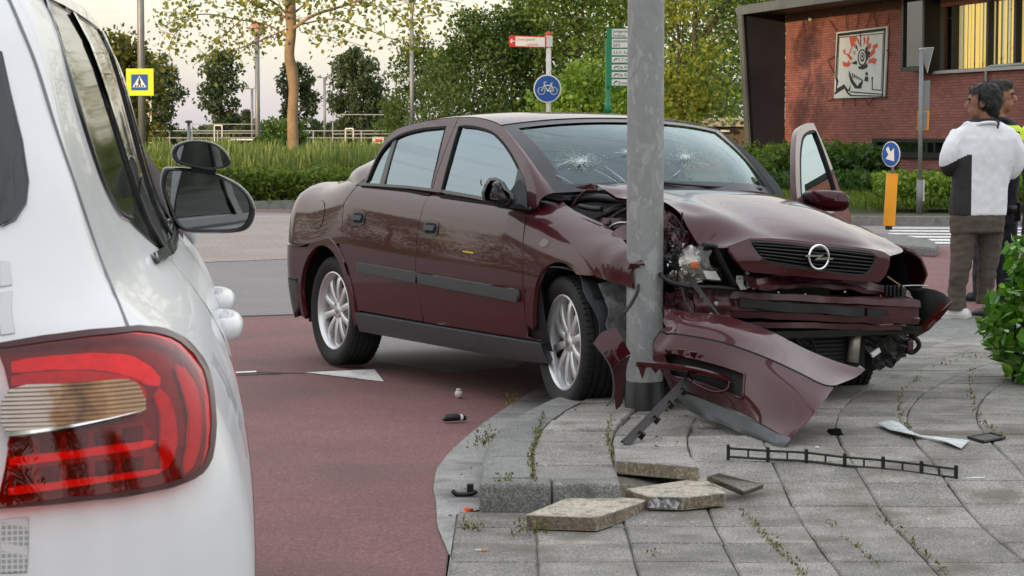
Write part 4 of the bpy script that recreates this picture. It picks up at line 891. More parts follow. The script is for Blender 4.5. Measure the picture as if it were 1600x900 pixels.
mb = MB(); mb.tube(crom([LX(*p) for p in ((1031, 426, 3.22), (1038, 434, 3.25), (1052, 442, 3.28), (1080, 448, 3.33), (1120, 449, 3.37), (1150, 452, 3.38))], 5), [.004]+[.010]*24+[.006], 7); mb.build('bent_bracket', M['black'], car, smooth=True)
mb = MB(); mb.tube(crom([LX(*p) for p in ((1066, 450, 3.28), (1070, 470, 3.30), (1077, 488, 3.30))], 4), .004, 6); mb.build('wire', M['plastic'], car)
r4 = random.Random(11)
for i in range(16):      # bright broken bits in the crushed corner
    u, v = r4.uniform(1040, 1090), r4.uniform(372, 446); p = LX(u, v, 3.24+r4.uniform(0, .08)+.001*(u-1040)); mb = MB(); s = r4.uniform(.004, .013)
    mb.add([p+s*np.array([r4.uniform(-.4, .4), r4.uniform(-1, 1), r4.uniform(-1, 1)]) for _ in range(4)], [(0, 1, 2), (0, 2, 3), (0, 3, 1), (1, 3, 2)]); mb.build('broken_bit', M['chrome'] if i % 3 else M['whitep'], hl_)
for i in range(7):
    u, v = r4.uniform(1038, 1060), r4.uniform(345, 440); p = [LX(u+r4.uniform(-4, 14)*k, v+r4.uniform(-10, 10)*k, 3.22+.02*k) for k in range(4)]; mb = MB(); mb.tube(crom(p, 3), .004, 6); mb.build('wire', M['black'], car)
# mirrors ------------------------------------------------------------------
mr = bpy.data.objects.new('door_mirror', None); link(mr, car); mr['label'] = 'broken black door mirror without its cap and glass'
D = lambda u, v, y: LY(u, v, y)
ol = [(755, 315), (752, 302), (757, 288), (764, 278), (774, 277), (783, 283), (790, 295), (800, 302), (803, 312), (798, 322), (786, 325), (770, 320)]
mb = MB(); fr = [D(u, v, -.93) for u, v in ol]; bk2 = [D(u*.9+775*.1+6, v*.9+300*.1, -.84) for u, v in ol]; n_ = len(ol)
c_in = [D(u*.82+776*.18, v*.82+301*.18, -.945) for u, v in ol]; c_d = [D(u*.7+776*.3, v*.7+301*.3, -.90) for u, v in ol]
mb.add(fr+bk2+c_in+c_d, [tuple(n_+i for i in range(n_-1, -1, -1))]+[(i, (i+1) % n_, n_+(i+1) % n_, n_+i) for i in range(n_)]+[(2*n_+i, 2*n_+(i+1) % n_, (i+1) % n_, i) for i in range(n_)]+[(3*n_+i, 3*n_+(i+1) % n_, 2*n_+(i+1) % n_, 2*n_+i) for i in range(n_)]+[tuple(3*n_+i for i in range(n_))])
mb.build('mirror_shell', M['black'], mr, auto=50)
crm = [[D(768, 284, -.93), D(778, 282, -.95), D(788, 292, -.93)], [D(766, 296, -.94), D(778, 296, -.97), D(794, 303, -.93)], [D(768, 310, -.93), D(780, 312, -.95), D(798, 314, -.92)]]
rows = [[p+.02*np.array([nz(p, 22), nz(p, 25), nz(p, 28)]) for p in r] for r in net(crm, 5, 5)]; mb = MB(); mb.grid(rows); mb.build('mirror_motor', M['trim'], mr)
mb = MB(); mb.tube(crom([D(753, 290, -.93), D(751, 285, -.935), D(752, 281, -.94)], 3), .003, 5); mb.build('wire', M['black'], mr)
mb = MB(); rows = net([[D(796, 300, -.88), D(812, 280, -.83), D(822, 296, -.80)], [D(796, 322, -.88), D(812, 318, -.84), D(824, 326, -.80)]], 5, 5); mb.grid(rows); mb.build('mirror_foot', M['plastic'], mr, smooth=True)
ml = bpy.data.objects.new('door_mirror', None); link(ml, car)
def msec(u, v0, v1, yy, d): 
    a, b = LY(u, v0, yy), LY(u, v1, yy); m_ = (a+b)/2; h = (a-b)/2
    return [m_+h*math.copysign(abs(math.sin(t))**.7, math.sin(t))+np.array([d*math.copysign(abs(math.cos(t))**.7, math.cos(t)), 0, 0]) for t in np.linspace(0, 2*math.pi, 17)[:-1]]
secs = [msec(1251, 309, 311, .86, .02), msec(1258, 302, 315, .87, .05), msec(1266, 298, 322, .885, .065), msec(1290, 297, 330, .93, .075), msec(1310, 298.5, 331, .965, .07), msec(1317, 303, 328, .98, .055), msec(1320, 310, 322, .985, .03)]
mb = MB(); mb.grid([s_+[s_[0]] for s_ in secs]); mb.add(secs[0], [tuple(range(16))]); mb.add(secs[-1], [tuple(range(15, -1, -1))]); o = mb.build('mirror_cap', M['paint'], ml, smooth=True)
# open left front door ------------------------------------------------------------------
ld = bpy.data.objects.new('front_door_open', None); link(ld, car); hx, hy = 2.23, .67; ld.location = (hx, hy, 0); ld.rotation_euler = (0, 0, math.radians(-47))
ld['label'] = 'open left front door'
def dl(surf): return lambda s, z: tuple(np.array(surf(s, z, 1))-np.array([hx, hy, 0]))
panel('door_skin', shrink(front_door), dl(aside), M['paint'], ld, g=.06, ref=(0, 1, 0)); panel('door_lining', shrink(front_door, .02), dl(aside), M['dark'], ld, g=.08, off=-.05, depth=0, ref=(0, 1, 0))
a = panel('door_window_frame', fframe, dl(green), M['paint'], ld, holes=[clean(fw)], g=.05, depth=.03, ref=(0, 1, 0)); panel('inner_frame', fframe, dl(green), M['paint'], a, holes=[clean(fw)], g=.05, off=-.03, depth=0, ref=(0, 1, 0))
panel('window_glass', shrink(clean(fw), -.01), dl(green), M['glass'], ld, g=.1, off=-.012, depth=0, ref=(0, 1, 0))
panel('window_seal', clean(fw), dl(green), M['matblack'], a, holes=[shrink(clean(fw), .014)], g=.05, off=.001, depth=.03, ref=(0, 1, 0))

# cracks in the windscreen, two impact stars
_wv = [p for r in WSR for p in r]; _nc = len(WSR[0]); _wf = [(i*_nc+j, i*_nc+j+1, (i+1)*_nc+j+1, (i+1)*_nc+j) for i in range(len(WSR)-1) for j in range(_nc-1)]
WB = BVHTree.FromPolygons([Vector(p) for p in _wv], _wf)
def WS(u, v):
    h = WB.ray_cast(Vector(CL), Vector(lray(u, v)).normalized()); return None if h[0] is None else np.array(h[0])+np.array([.004, 0, .006])
M['crack'] = mat('cracked_glass', (.55, .66, .64), .35, 0, .4); rc9 = random.Random(31); mbk = MB()
def seg(a, b, w):
    P, Q = WS(*a), WS(*b)
    if P is None or Q is None: return
    d = Q-P; L = np.linalg.norm(d)
    if L < 1e-5: return
    n = np.cross(d/L, [.55, 0, .83]); n *= w/(np.linalg.norm(n)+1e-9); mbk.add([P-n, Q-n*.6, Q+n*.6, P+n], [(0, 1, 2, 3)])
for cu, cv, RX, RY, nr_, nch in ((902, 253, 50, 22, 11, 1000), (1066, 246, 34, 18, 3, 420), (975, 238, 14, 8, 4, 70)):
    for i in range(nr_):
        a = rc9.uniform(0, 6.283); L = rc9.uniform(.25, 1.0)**1.3; p = (cu+RX*.08*math.cos(a), cv+RY*.08*math.sin(a)); n = 5
        for k in range(n):
            q = (cu+RX*L*(k+1)/n*math.cos(a+rc9.uniform(-.08, .08)), cv+RY*L*(k+1)/n*math.sin(a+rc9.uniform(-.08, .08))); seg(p, q, .00055); p = q
    for i in range(nch):
        a = rc9.uniform(0, 6.283); r = abs(rc9.gauss(0, .33)); u, v = cu+RX*r*math.cos(a)+RX*.12, cv+RY*r*math.sin(a); b = rc9.uniform(0, 6.283); l = rc9.uniform(.4, 1.3); seg((u, v), (u+l*math.cos(b), v+l*math.sin(b)*.6), rc9.uniform(.0005, .0015))
for (u, v, du, dv) in ((868, 275, 26, 14), (930, 268, 40, 22), (945, 262, 35, 26), (955, 270, 25, 20), (868, 262, 18, -8), (960, 240, 18, 1), (1062, 268, -10, 9), (1090, 256, 18, 4)): seg((u, v), (u+du*.5, v+dv*.45), .0011); seg((u+du*.5, v+dv*.45), (u+du, v+dv), .0011)
mbk.build('cracks', M['crack'], wscreen)['kind'] = 'stuff'
# wiper and black plenum at the foot of the screen
mb = MB(); mb.tube(crom([WS(1000, 283), WS(1040, 288), WS(1100, 293), WS(1190, 297)] if WS(1190, 297) is not None else [WS(1000, 283), WS(1040, 286), WS(1100, 290), WS(1180, 293)], 5), .006, 6); mb.build('wiper', M['black'], car, smooth=True)
# ================================================================== torn-off bumper lying in front
bp_ = thing('torn_bumper', 'torn-off glossy maroon front bumper cover with a dark grey lip, leaning on the paving', 'bumper', tuple(G(1150, 650, .11)))
B0 = np.array(bp_.location)
def BA(u, v, Y): return A(u, v, Y)-B0
net_b = [
 [BA(1040, 482, 9.36), BA(1072, 488, 9.30), BA(1130, 494, 9.22), BA(1200, 516, 9.10), BA(1260, 546, 8.98), BA(1310, 566, 8.88), BA(1352, 578, 8.82)],
 [BA(1036, 500, 9.28), BA(1068, 504, 9.20), BA(1130, 512, 9.10), BA(1200, 536, 8.96), BA(1255, 563, 8.85), BA(1300, 583, 8.78), BA(1336, 590, 8.76)],
 [BA(1028, 520, 9.22), BA(1066, 522, 9.14), BA(1130, 534, 9.02), BA(1195, 557, 8.835), BA(1245, 580, 8.705), BA(1285, 600, 8.64), BA(1306, 602, 8.64)],
]
net_m = [
 [BA(1028, 522, 9.225), BA(1066, 524, 9.135), BA(1130, 536, 9.015), BA(1195, 559, 8.83), BA(1245, 582, 8.70), BA(1283, 601, 8.635), BA(1303, 605, 8.635)],
 [BA(1022, 545, 9.22), BA(1062, 550, 9.11), BA(1130, 566, 8.97), BA(1195, 590, 8.73), BA(1240, 612, 8.59), BA(1268, 630, 8.52), BA(1287, 628, 8.52)],
 [BA(1034, 580, 9.22), BA(1068, 586, 9.10), BA(1130, 606, 8.94), BA(1190, 632, 8.66), BA(1232, 656, 8.50), BA(1252, 664, 8.44), BA(1266, 655, 8.44)],
 [BA(1050, 608, 9.24), BA(1080, 614, 9.11), BA(1130, 633, 8.96), BA(1180, 656, 8.67), BA(1215, 676, 8.47), BA(1230, 683, 8.41), BA(1240, 680, 8.40)],
]
def bsurf(netc, nm, par, m, cut=None, crump=True, n=6):
    rows = net(netc, n, n)
    for r in rows:
        for j, p in enumerate(r):
            k = max(0, 1-j/7.0)
            if crump: p += k*.03*np.array([nz(p, 14), nz(p, 16), nz(p, 12)])
    mb = MB(); mb.grid(rows); o = mb.build(nm, M[m], par, smooth=True)
    if cut:
        nc = len(rows[0])-1; bm = bmesh.new(); bm.from_mesh(o.data); bm.faces.ensure_lookup_table()
        dele = [bm.faces[i*nc+j] for i in range(len(rows)-1) for j in range(nc) if cut(i, j)]; bmesh.ops.delete(bm, geom=dele, context='FACES'); bm.to_mesh(o.data); bm.free()
    return o, rows
up, rU = bsurf(net_b, 'upper_cover', bp_, 'paint')
md, rM = bsurf(net_m, 'lower_cover', bp_, 'paint', cut=lambda i, j: 7 <= i < 13 and 3 <= j < 15)
# groove between the halves, its return flange along the top, side return
mb = MB(); mb.tube([p+np.array([0, .006, 0]) for p in rM[0]], .006, 6); mb.build('groove', M['matblack'], bp_, smooth=True)
mb = MB(); mb.grid([rU[0], [p+np.array([.0, .05, -.004]) for p in rU[0]], [p+np.array([0, .07, -.03]) for p in rU[0]]]); mb.build('top_flange', M['inner'], bp_, smooth=True)
ends = [r[-1] for r in rU]+[r[-1] for r in rM[1:]]
mb = MB(); mb.grid([ends, [p+np.array([.004, .03, .0]) for p in ends], [p+np.array([-.01, .08, .01]) for p in ends]]); mb.build('arch_return', M['paint'], bp_, smooth=True)
mb = MB(); mb.grid([[p+np.array([0, .03, 0]) for p in r] for r in rU]); mb.grid([[p+np.array([0, .045, 0]) for p in r] for r in rM]); mb.build('inner_face', M['matblack'], bp_, smooth=True)
# fog lamp opening: frame and the broken bar through it
fo = [rM[7][j] for j in range(3, 16)]+[rM[i][15] for i in range(7, 14)]+[rM[13][j] for j in range(15, 2, -1)]
mb = MB(); mb.tube(crom(fo[4:], 1), .006, 6); mb.build('fog_opening_rim', M['paint'], bp_, smooth=True)
bar = crom([BA(994, 567, 9.10), BA(1030, 570, 9.06), BA(1075, 576, 9.00), BA(1110, 584, 8.96), BA(1140, 594, 8.94)], 6)
mb = MB(); mb.grid([[p+np.array([0, 0, .012]), p+np.array([0, -.012, .006]), p+np.array([0, -.012, -.006]), p+np.array([0, .0, -.016]), p+np.array([0, .03, -.012])] for p in bar]); mb.build('grille_bar', M['paint'], bp_, solid=.003, auto=50)
for i, (u, v, l) in enumerate(((1003, 572, 20), (1024, 574, 9), (1044, 546, 11), (1063, 545, 17), (1084, 549, 12))):
    a, b, c = BA(u-6, v, 9.09-.0006*(u-1000)), BA(u+7, v+1, 9.08-.0006*(u-1000)), BA(u+1, v+l, 9.10-.0006*(u-1000)); mb = MB(); mb.add([a, b, c], [(0, 1, 2)]); mb.build('torn_tab', M['paint'], bp_, solid=.004)
bar2 = crom([BA(1072, 590, 9.0), BA(1090, 602, 8.97), BA(1115, 612, 8.95), BA(1136, 609, 8.92), BA(1141, 596, 8.92)], 6)
mb = MB(); mb.tube(bar2, .007, 6); mb.build('fog_opening_rim', M['paint'], bp_, smooth=True)
# dark grey lip
lipn = [[BA(1052, 611, 9.25), BA(1080, 617, 9.12), BA(1130, 637, 8.965), BA(1180, 660, 8.66), BA(1215, 679, 8.45), BA(1236, 686, 8.39)],
        [BA(1064, 624, 9.20), BA(1085, 634, 9.10), BA(1130, 656, 8.93), BA(1180, 677, 8.60), BA(1210, 690, 8.41), BA(1232, 693, 8.36)],
        [BA(1078, 640, 9.20), BA(1092, 648, 9.10), BA(1130, 665, 8.88), BA(1180, 685, 8.62), BA(1210, 697, 8.40), BA(1226, 700, 8.36)]]
M['lip'] = mat('bumper_lip', (.060, .068, .072), .42, var=.12, vs_=10)
o, _ = bsurf(lipn, 'lip', bp_, 'lip', crump=False, n=5); finish(o, solid=.006, auto=50)
p = BA(1212, 692, 8.36); mb = MB(); mb.add([p, p+np.array([.022, 0, .008]), p+np.array([.004, -.002, .030])], [(0, 1, 2)]); mb.build('scrape', mat('scrape_mark', (.22, .23, .24), .6), bp_)
# maroon shard between wheel and post
sh = thing('maroon_shard', 'torn maroon piece of wing standing between the front wheel and the lamp post', 'debris', tuple(G(950, 630, .11)))
S0 = np.array(sh.location); SA = lambda u, v, Y: A(u, v, Y)-S0
rows = net([[SA(927, 537, 9.42), SA(940, 520, 9.43), SA(962, 512, 9.45)], [SA(940, 553, 9.39), SA(956, 541, 9.40), SA(973, 532, 9.43)], [SA(956, 574, 9.39), SA(970, 562, 9.40), SA(985, 553, 9.43)]], 5, 5); mb = MB(); mb.grid(rows); mb.build('outer_skin', M['paint'], sh, solid=.003, auto=40)
rows = net([[SA(956, 575, 9.39), SA(970, 563, 9.40), SA(984, 555, 9.43)], [SA(957, 590, 9.42), SA(968, 585, 9.43), SA(978, 576, 9.45)], [SA(962, 640, 9.45), SA(968, 635, 9.46), SA(972, 628, 9.47)]], 4, 4); mb = MB(); mb.grid(rows); mb.build('inner_skin', M['inner'], sh, solid=.003, auto=40)
mb = MB(); mb.tube(crom([SA(941, 552, 9.38), SA(954, 574, 9.37), SA(959, 600, 9.36), SA(957, 622, 9.35), SA(948, 634, 9.34)], 6), .004, 6); mb.build('edge_trim', M['plastic'], sh, smooth=True)
mb = MB(); mb.tube(crom([SA(998, 443, 9.44), SA(995, 458, 9.43), SA(984, 478, 9.43), SA(974, 490, 9.42)], 5), [.003]+[.009]*15, 6, flat=.4); mb.build('dark_strip', M['black'], sh, smooth=True)
# black strips -------------------------------------------------------------
def ladder(px, Y0, Y1, label, n=0, w=12):
    pass
st = thing('black_trim_strip', 'long black plastic strip leaning from the paving into the torn bumper', 'debris', tuple(G(978, 698, .11))); T0 = np.array(st.location)
a, b = A(976, 694, 8.42)-T0, A(1080, 588, 9.02)-T0; d = (b-a)/np.linalg.norm(b-a); sidev = np.cross(d, [0, -1, .25]); sidev /= np.linalg.norm(sidev); up_ = np.cross(sidev, d)
mb = MB()
for o1, w1, h1 in ((0, .034, .004), (.015, .006, .020), (-.015, .006, .012)):
    c = (a+b)/2+sidev*o1; L = np.linalg.norm(b-a); Rr = np.array([d, sidev, up_]).T; mb.box(c, (L, w1, h1), Rr)
mb.build('strip_body', M['black'], st)
for t in (.18, .40, .62, .82): mb = MB(); mb.box(a+(b-a)*t+sidev*.020+up_*-.0, (.012, .03, .03), Rr); mb.build('clip', M['black'], st)
la = thing('black_grille_strip', 'long black ladder-like grille strip lying flat on the paving', 'debris', tuple(G(1316, 735, .09))); T0 = np.array(la.location)
def hz(u, v, z): return G(u, v, z)-T0
pa = crom([hz(1138, 716, .105), hz(1200, 720, .100), hz(1260, 723, .094), hz(1320, 730, .086), hz(1380, 735, .080), hz(1440, 742, .073), hz(1494, 749, .068)], 6)
for dz, nm in ((.006, 'rail'), (.036, 'rail')):
    mb = MB(); mb.tube([p+np.array([0, (dz-.006)*.3, dz]) for p in pa], .0048, 6); mb.build(nm, M['black'], la)
for i in range(7):
    p = pa[int(round(i*(len(pa)-1)/6))]; mb = MB(); mb.box(p+np.array([0, .005, .022]), (.012, .022, .058)); mb.build('rung', M['black'], la, bevel=.003)
    if i < 6: q = pa[int(round((i+.5)*(len(pa)-1)/6))]; mb = MB(); mb.box(q+np.array([0, .004, .022]), (.006, .010, .034)); mb.build('web', M['black'], la)
# paper, frame, small debris -------------------------------------------------------------
M['paper'] = mat('white_paper', (.50, .53, .54), .6, var=.25, vs_=18)
rows = net([[G(1368, 661, .125), G(1398, 658, .135), G(1432, 678, .118), G(1470, 683, .128), G(1515, 688, .120)], [G(1390, 672, .122), G(1420, 678, .135), G(1446, 684, .118), G(1476, 690, .126), G(1502, 701, .114)]], 6, 6)
c0 = np.array(G(1440, 680, .11)); mb = MB(); mb.grid([[p-c0 for p in r] for r in rows]); o = mb.build('paper_sheet', M['paper'], None, smooth=True, solid=.0012); o.location = c0; tag(o, 'creased white sheet lying on the paving beside a black frame', 'paper')
fr = [(1513, 683), (1548, 677), (1570, 683), (1536, 690)]
P = [G(u, v, .118) for u, v in fr]; c0 = sum(P)/4; o = thing('plate_frame', 'small flat black plastic frame on the paving beside the white sheet', 'debris', tuple(c0))
mb = MB(); mb.add([p-c0 for p in P]+[p-c0+np.array([0, 0, -.008]) for p in P], [(0, 1, 2, 3), (7, 6, 5, 4)]+[(i, 4+i, 4+(i+1) % 4, (i+1) % 4) for i in range(4)]); mb.build('frame_plate', M['black'], o, bevel=.002)
for i in range(4): mb = MB(); mb.tube([P[i]-c0, P[(i+1) % 4]-c0], .006, 6); mb.build('frame_edge', M['black'], o)
def lump(name, u, v, z, size, m, label, cat='debris', seed=0, n=9, flat=.6, group=None):
    c = G(u, v, z); r = random.Random(seed); bm = bmesh.new()
    for _ in range(n): bm.verts.new((r.uniform(-1, 1)*size[0]/2, r.uniform(-1, 1)*size[1]/2, r.uniform(0, 1)*size[2]))
    bmesh.ops.convex_hull(bm, input=bm.verts)
    for v_ in [x for x in bm.verts if not x.link_faces]: bm.verts.remove(v_)
    zmin = min(x.co.z for x in bm.verts)
    for x in bm.verts: x.co.z -= zmin
    me = bpy.data.meshes.new(name); bm.to_mesh(me); bm.free(); me.materials.append(m); o = link(bpy.data.objects.new(name, me)); o.location = c; return tag(o, label, cat, group)
M['orange'] = mat('orange_plastic', (.75, .10, .02), .35); M['tan'] = mat('cigarette_tan', (.55, .25, .08), .7)
lump('black_shard', 1306, 680, .11, (.075, .05, .032), M['black'], 'lump of black plastic below the tip of the torn bumper', seed=1)
lump('orange_shard', 732, 800, .01, (.036, .03, .022), M['orange'], 'orange lens fragment in the gutter by the kerb corner', seed=2)
o = thing('black_clip', 'curved black plastic clip in the gutter behind the orange fragment', 'debris', tuple(G(726, 775, .01)))
mb = MB(); mb.tube(crom([(-.045, 0, .022), (-.03, -.005, .008), (0, -.006, .006), (.03, 0, .010), (.042, .004, .018)], 4), [.004]+[.009]*15+[.006], 8); mb.build('clip_arm', M['black'], o, smooth=True)
mb = MB(); mb.box((.02, .004, .026), (.024, .016, .036)); mb.build('clip_block', M['black'], o, bevel=.003)
o = thing('cap_nut', 'off-white round cap lying on the red asphalt', 'debris', tuple(G(717, 622, .006)))
mb = MB(); mb.lathe([(.0001, .040), (.010, .039), (.018, .032), (.021, .022), (.018, .010), (.010, .0), (.0001, 0)], 16); mb.build('cap_body', mat('offwhite_cap', (.55, .52, .46), .5), o, smooth=True); mb = MB(); mb.lathe([(.012, .04), (.0135, .046), (.0001, .047)], 14); mb.build('cap_tip', M['whitep'], o, smooth=True)
o = thing('lens_ring', 'black plastic piece with a white band on the red asphalt', 'debris', tuple(G(711, 660, .006)), .35)
mb = MB(); mb.tube([(-.058, 0, .012), (-.045, 0, .022), (0, 0, .024), (.02, 0, .022)], [.006, .02, .022, .018], 10, flat=.8); mb.tube([(.034, 0, .02), (.05, 0, .016)], [.018, .013], 10, flat=.8); mb.build('ring_body', M['black'], o, auto=50)
mb = MB(); mb.tube([(.021, 0, .0215), (.033, 0, .020)], [.0195, .019], 12, flat=.8); mb.build('white_band', M['whitep'], o, auto=50)
r5_ = random.Random(21)
def scatter(n, reg, m, name, label, size, group, z=.112):
    for i in range(n):
        u = r5_.uniform(reg[0], reg[2]); v = r5_.uniform(reg[1], reg[3]); s = r5_.uniform(*size)
        P_ = G(u, v, z); x0 = P_[0]-bend(P_[1]); zz = hgt(P_[0], P_[1], x0)+.002 if z > .05 else z
        lump(name, u, v, zz, (s, s*r5_.uniform(.4, .9), s*r5_.uniform(.15, .5)), m, label, 'debris', seed=100+i+int(reg[0]), n=6, group=group)
scatter(9, (1090, 690, 1330, 735), M['paper'], 'pale_chip', 'tiny pale chip of broken lens strewn on the paving', (.008, .028), 'pale chips strewn on the paving')
scatter(9, (1160, 760, 1560, 860), M['paper'], 'pale_chip', 'tiny pale chip of broken lens strewn on the paving', (.006, .018), 'pale chips strewn on the paving')
scatter(9, (895, 632, 1100, 680), M['whitep'], 'pale_chip', 'tiny pale chip of broken lens strewn on the paving', (.008, .022), 'pale chips strewn on the paving')
scatter(12, (870, 640, 1180, 720), M['black'], 'dark_chip', 'tiny black plastic chip strewn on the paving round the post', (.012, .035), 'black chips strewn on the paving')
scatter(10, (700, 700, 755, 830), M['black'], 'dark_grit', 'tiny dark crumb lying in the gutter', (.008, .02), 'dark crumbs in the gutter', z=.01)
for u, v, l in ((1105, 796, 'cigarette butt with a tan filter in front of the chipped slab'), (752, 862, 'cigarette butt lying in the gutter below the kerb corner')):
    o = thing('cigarette_butt', l, 'litter', tuple(G(u, v, .02 if u > 900 else .012)), .3 if u > 900 else -.2); mb = MB(); mb.tube([(-.018, 0, .004), (.0, 0, .004)], .004, 8); mb.build('paper_end', M['whitep'], o); mb = MB(); mb.tube([(.0, 0, .004), (.02, 0, .004)], .004, 8); mb.build('filter', M['tan'], o)
c0 = G(1520, 747, .07); mb = MB(); mb.add([(-.05, -.012, .002), (.03, -.018, .003), (.05, .002, .004), (-.02, .014, .003)], [(0, 1, 2, 3)]); o = mb.build('paper_scrap', M['paper'], None, solid=.001); o.location = c0; tag(o, 'small torn white paper scrap at the end of the black grille strip', 'paper')

# crumbs of glass and dirt strewn round the wreck
r6 = np.random.default_rng(61); mb = MB(); mb2 = MB()
for i in range(520):
    u, v = (r6.normal(1010, 90), r6.normal(668, 32)) if i % 3 else (r6.uniform(1050, 1560), r6.uniform(640, 860))
    P_ = G(u, v, .11); x0 = P_[0]-bend(P_[1])
    if x0 < -.05 or P_[1] < 6: continue
    z_ = hgt(P_[0], P_[1], x0)+.0015; P_ = G(u, v, z_); s = r6.uniform(.0015, .006); V = [P_+s*np.array([r6.uniform(-1, 1), r6.uniform(-1, 1), r6.uniform(0, .9)]) for _ in range(4)]
    (mb if r6.uniform() < .5 else mb2).add(V, [(0, 1, 2), (0, 2, 3), (0, 3, 1), (1, 3, 2)])
o = mb.build('glass_crumbs', M['paper']); tag(o, 'glass crumbs strewn over the paving round the wreck', 'debris', kind='stuff'); o = mb2.build('dirt_crumbs', M['soil']); tag(o, 'dirt crumbs strewn over the paving round the wreck', 'debris', kind='stuff')
# ================================================================== white police car beside the camera
wa = math.radians(8.5); WF = np.array([-math.sin(wa), math.cos(wa), 0]); WR = np.array([math.cos(wa), math.sin(wa), 0]); WO = np.array([-.285, 2.653, 0])
pc = thing('police_car', 'white police estate car with a large red tail lamp, seen from its rear corner', 'car', tuple(WO), wa)
# local frame of the car: x to its right, y forward, z up
M['white'] = mat('white_paint', (.74, .755, .77), .32, 0, .35, spec=.3, var=.03, vs_=6, coat_rough=.02)
M['wglass'] = glass('dark_window', (.05, .06, .065), 5, .06)
M['piano'] = mat('gloss_black', (.008, .008, .009), .12, 0, .8)
ZI = [.18, .30, .45, .60, .75, .85, .95, 1.05, 1.12, 1.25, 1.40, 1.50, 1.56]
WI = [.08, .035, .012, .0, .0, .012, .045, .115, .162, .200, .238, .268, .31]
XR = [.10, .03, .0, .0, .015, .035, .055, .075, .095, .165, .27, .36, .46]
RCN = [.30, .30, .30, .30, .29, .27, .25, .24, .23, .22, .22, .22, .22]
zi = np.linspace(.18, 1.56, 140)
def _sm(a):
    c = np.array(crom(list(zip(ZI, a)), 10)); y = np.interp(zi, c[:, 0], c[:, 1]); return np.convolve(np.pad(y, 6, 'edge'), np.ones(13)/13, 'valid')
_wi, _xr, _rc = _sm(WI), _sm(XR), _sm(RCN)
wi = lambda z: float(np.interp(z, zi, _wi)); xr_ = lambda z: float(np.interp(z, zi, _xr)); rc_ = lambda z: float(np.interp(z, zi, _rc))
def wsurf(s, z):
    """s = run along the plan outline: s>0 the side, s<0 round the corner and across the tail"""
    i, x0, r = wi(z), xr_(z), rc_(z); i += .034*sst(1.0, 1.12, z)*sst(1.5, .3, s); bow = -.02*max(0, (abs(s-1.9)-.9))**2
    if s > 3.2: bow -= .10*(s-3.2)**2
    if s >= 0: return (-i+bow, x0+r+s*(1-(x0+r-.30)/4.2), z)
    b0 = -.02; th = min(-s/r, math.pi/2); rest = max(0, -s-r*math.pi/2)
    return (-i+b0-r*(1-math.cos(th))-rest, x0+r-r*math.sin(th)-.05*min(rest, .7)**2*0+.0*rest-.02*(1-math.exp(-3*rest)), z)
class WPix(Pix):
    def __call__(s, u, v):
        d = ray(u, v); o = CO-WO; tr = lambda q: Vector((q@WR, q@WF, q[2])); dd = tr(d).normalized(); oo = tr(o); h = s.b.ray_cast(oo, dd)
        if h[2] is None: h = s.b.find_nearest(oo+dd*3.3)
        f = s.F[h[2]]; i, j = divmod(f[0], s.m); p = h[0]; best = None
        for a in np.linspace(0, 1, 9):
            for c in np.linspace(0, 1, 9):
                q = (s.S[i]+(s.S[i+1]-s.S[i])*a, s.Z[j]+(s.Z[j+1]-s.Z[j])*c); e = (Vector(s.surf(*q))-p).length
                if best is None or e < best[0]: best = (e, q)
        return best[1]
PW = WPix(wsurf, (-1.2, 3.0), (.20, 1.55)); pw = lambda *l: [PW(u, v) for u, v in l]
WREF = (.6, -.8, .1)
def wp(name, px, m, off=.0, depth=.01, g=.03, holes=(), parent=pc, raw=False):
    return panel(name, px if raw else clean(pw(*px)), wsurf, M[m] if isinstance(m, str) else m, parent, holes=holes, g=g, off=off, depth=depth, ref=WREF)
# body shell: tail corner and whole right side, then mirrored for the far side
def shell(z0, z1, s0, s1, nm, m, ns=90, nz_=40, hole=None):
    for sd in (1, -1):
        rows = []
        for s in np.linspace(s0, s1, ns):
            row = []
            for z in np.linspace(z0, z1, nz_):
                p = wsurf(s, z); row.append((p[0] if sd > 0 else -1.80-p[0], p[1], p[2]))
            rows.append(row)
        mb = MB(); mb.grid(rows); o = mb.build(nm, M[m], pc, smooth=True)
        if hole and sd > 0:
            bm = bmesh.new(); bm.from_mesh(o.data); bm.faces.ensure_lookup_table(); S = np.linspace(s0, s1, ns); Z = np.linspace(z0, z1, nz_); dele = []
            for i in range(ns-1):
                for j in range(nz_-1):
                    if hole((S[i]+S[i+1])/2, (Z[j]+Z[j+1])/2): dele.append(bm.faces[i*(nz_-1)+j])
            bmesh.ops.delete(bm, geom=dele, context='FACES'); bm.to_mesh(o.data); bm.free()
shell(.20, 1.555, -1.06, 2.62, 'body_shell', 'white', 130, 60)
shell(.20, 1.04, 2.62, 3.85, 'front_side', 'white', 20, 24)
# roof, bonnet, tail closing panel
rows = []
for y in np.linspace(.46, 2.55, 14): rows.append([(-.90+k*(.535), y, 1.555+.035*(1-k*k)-.03*sst(2.0, 2.6, y)) for k in np.linspace(-1, 1, 13)])
mb = MB(); mb.grid(rows); mb.build('roof', M['white'], pc, smooth=True)
rows = []
for y in np.linspace(2.5, 4.35, 16): rows.append([(-.90+k*(.56+.27*sst(2.5, 3.4, y)-.10*sst(3.6, 4.35, y)), y, 1.53-.52*sst(2.4, 3.5, y)-.18*sst(3.5, 4.4, y)+.05*(1-k*k)) for k in np.linspace(-1, 1, 13)])
mb = MB(); mb.grid(rows); mb.build('bonnet', M['white'], pc, smooth=True)
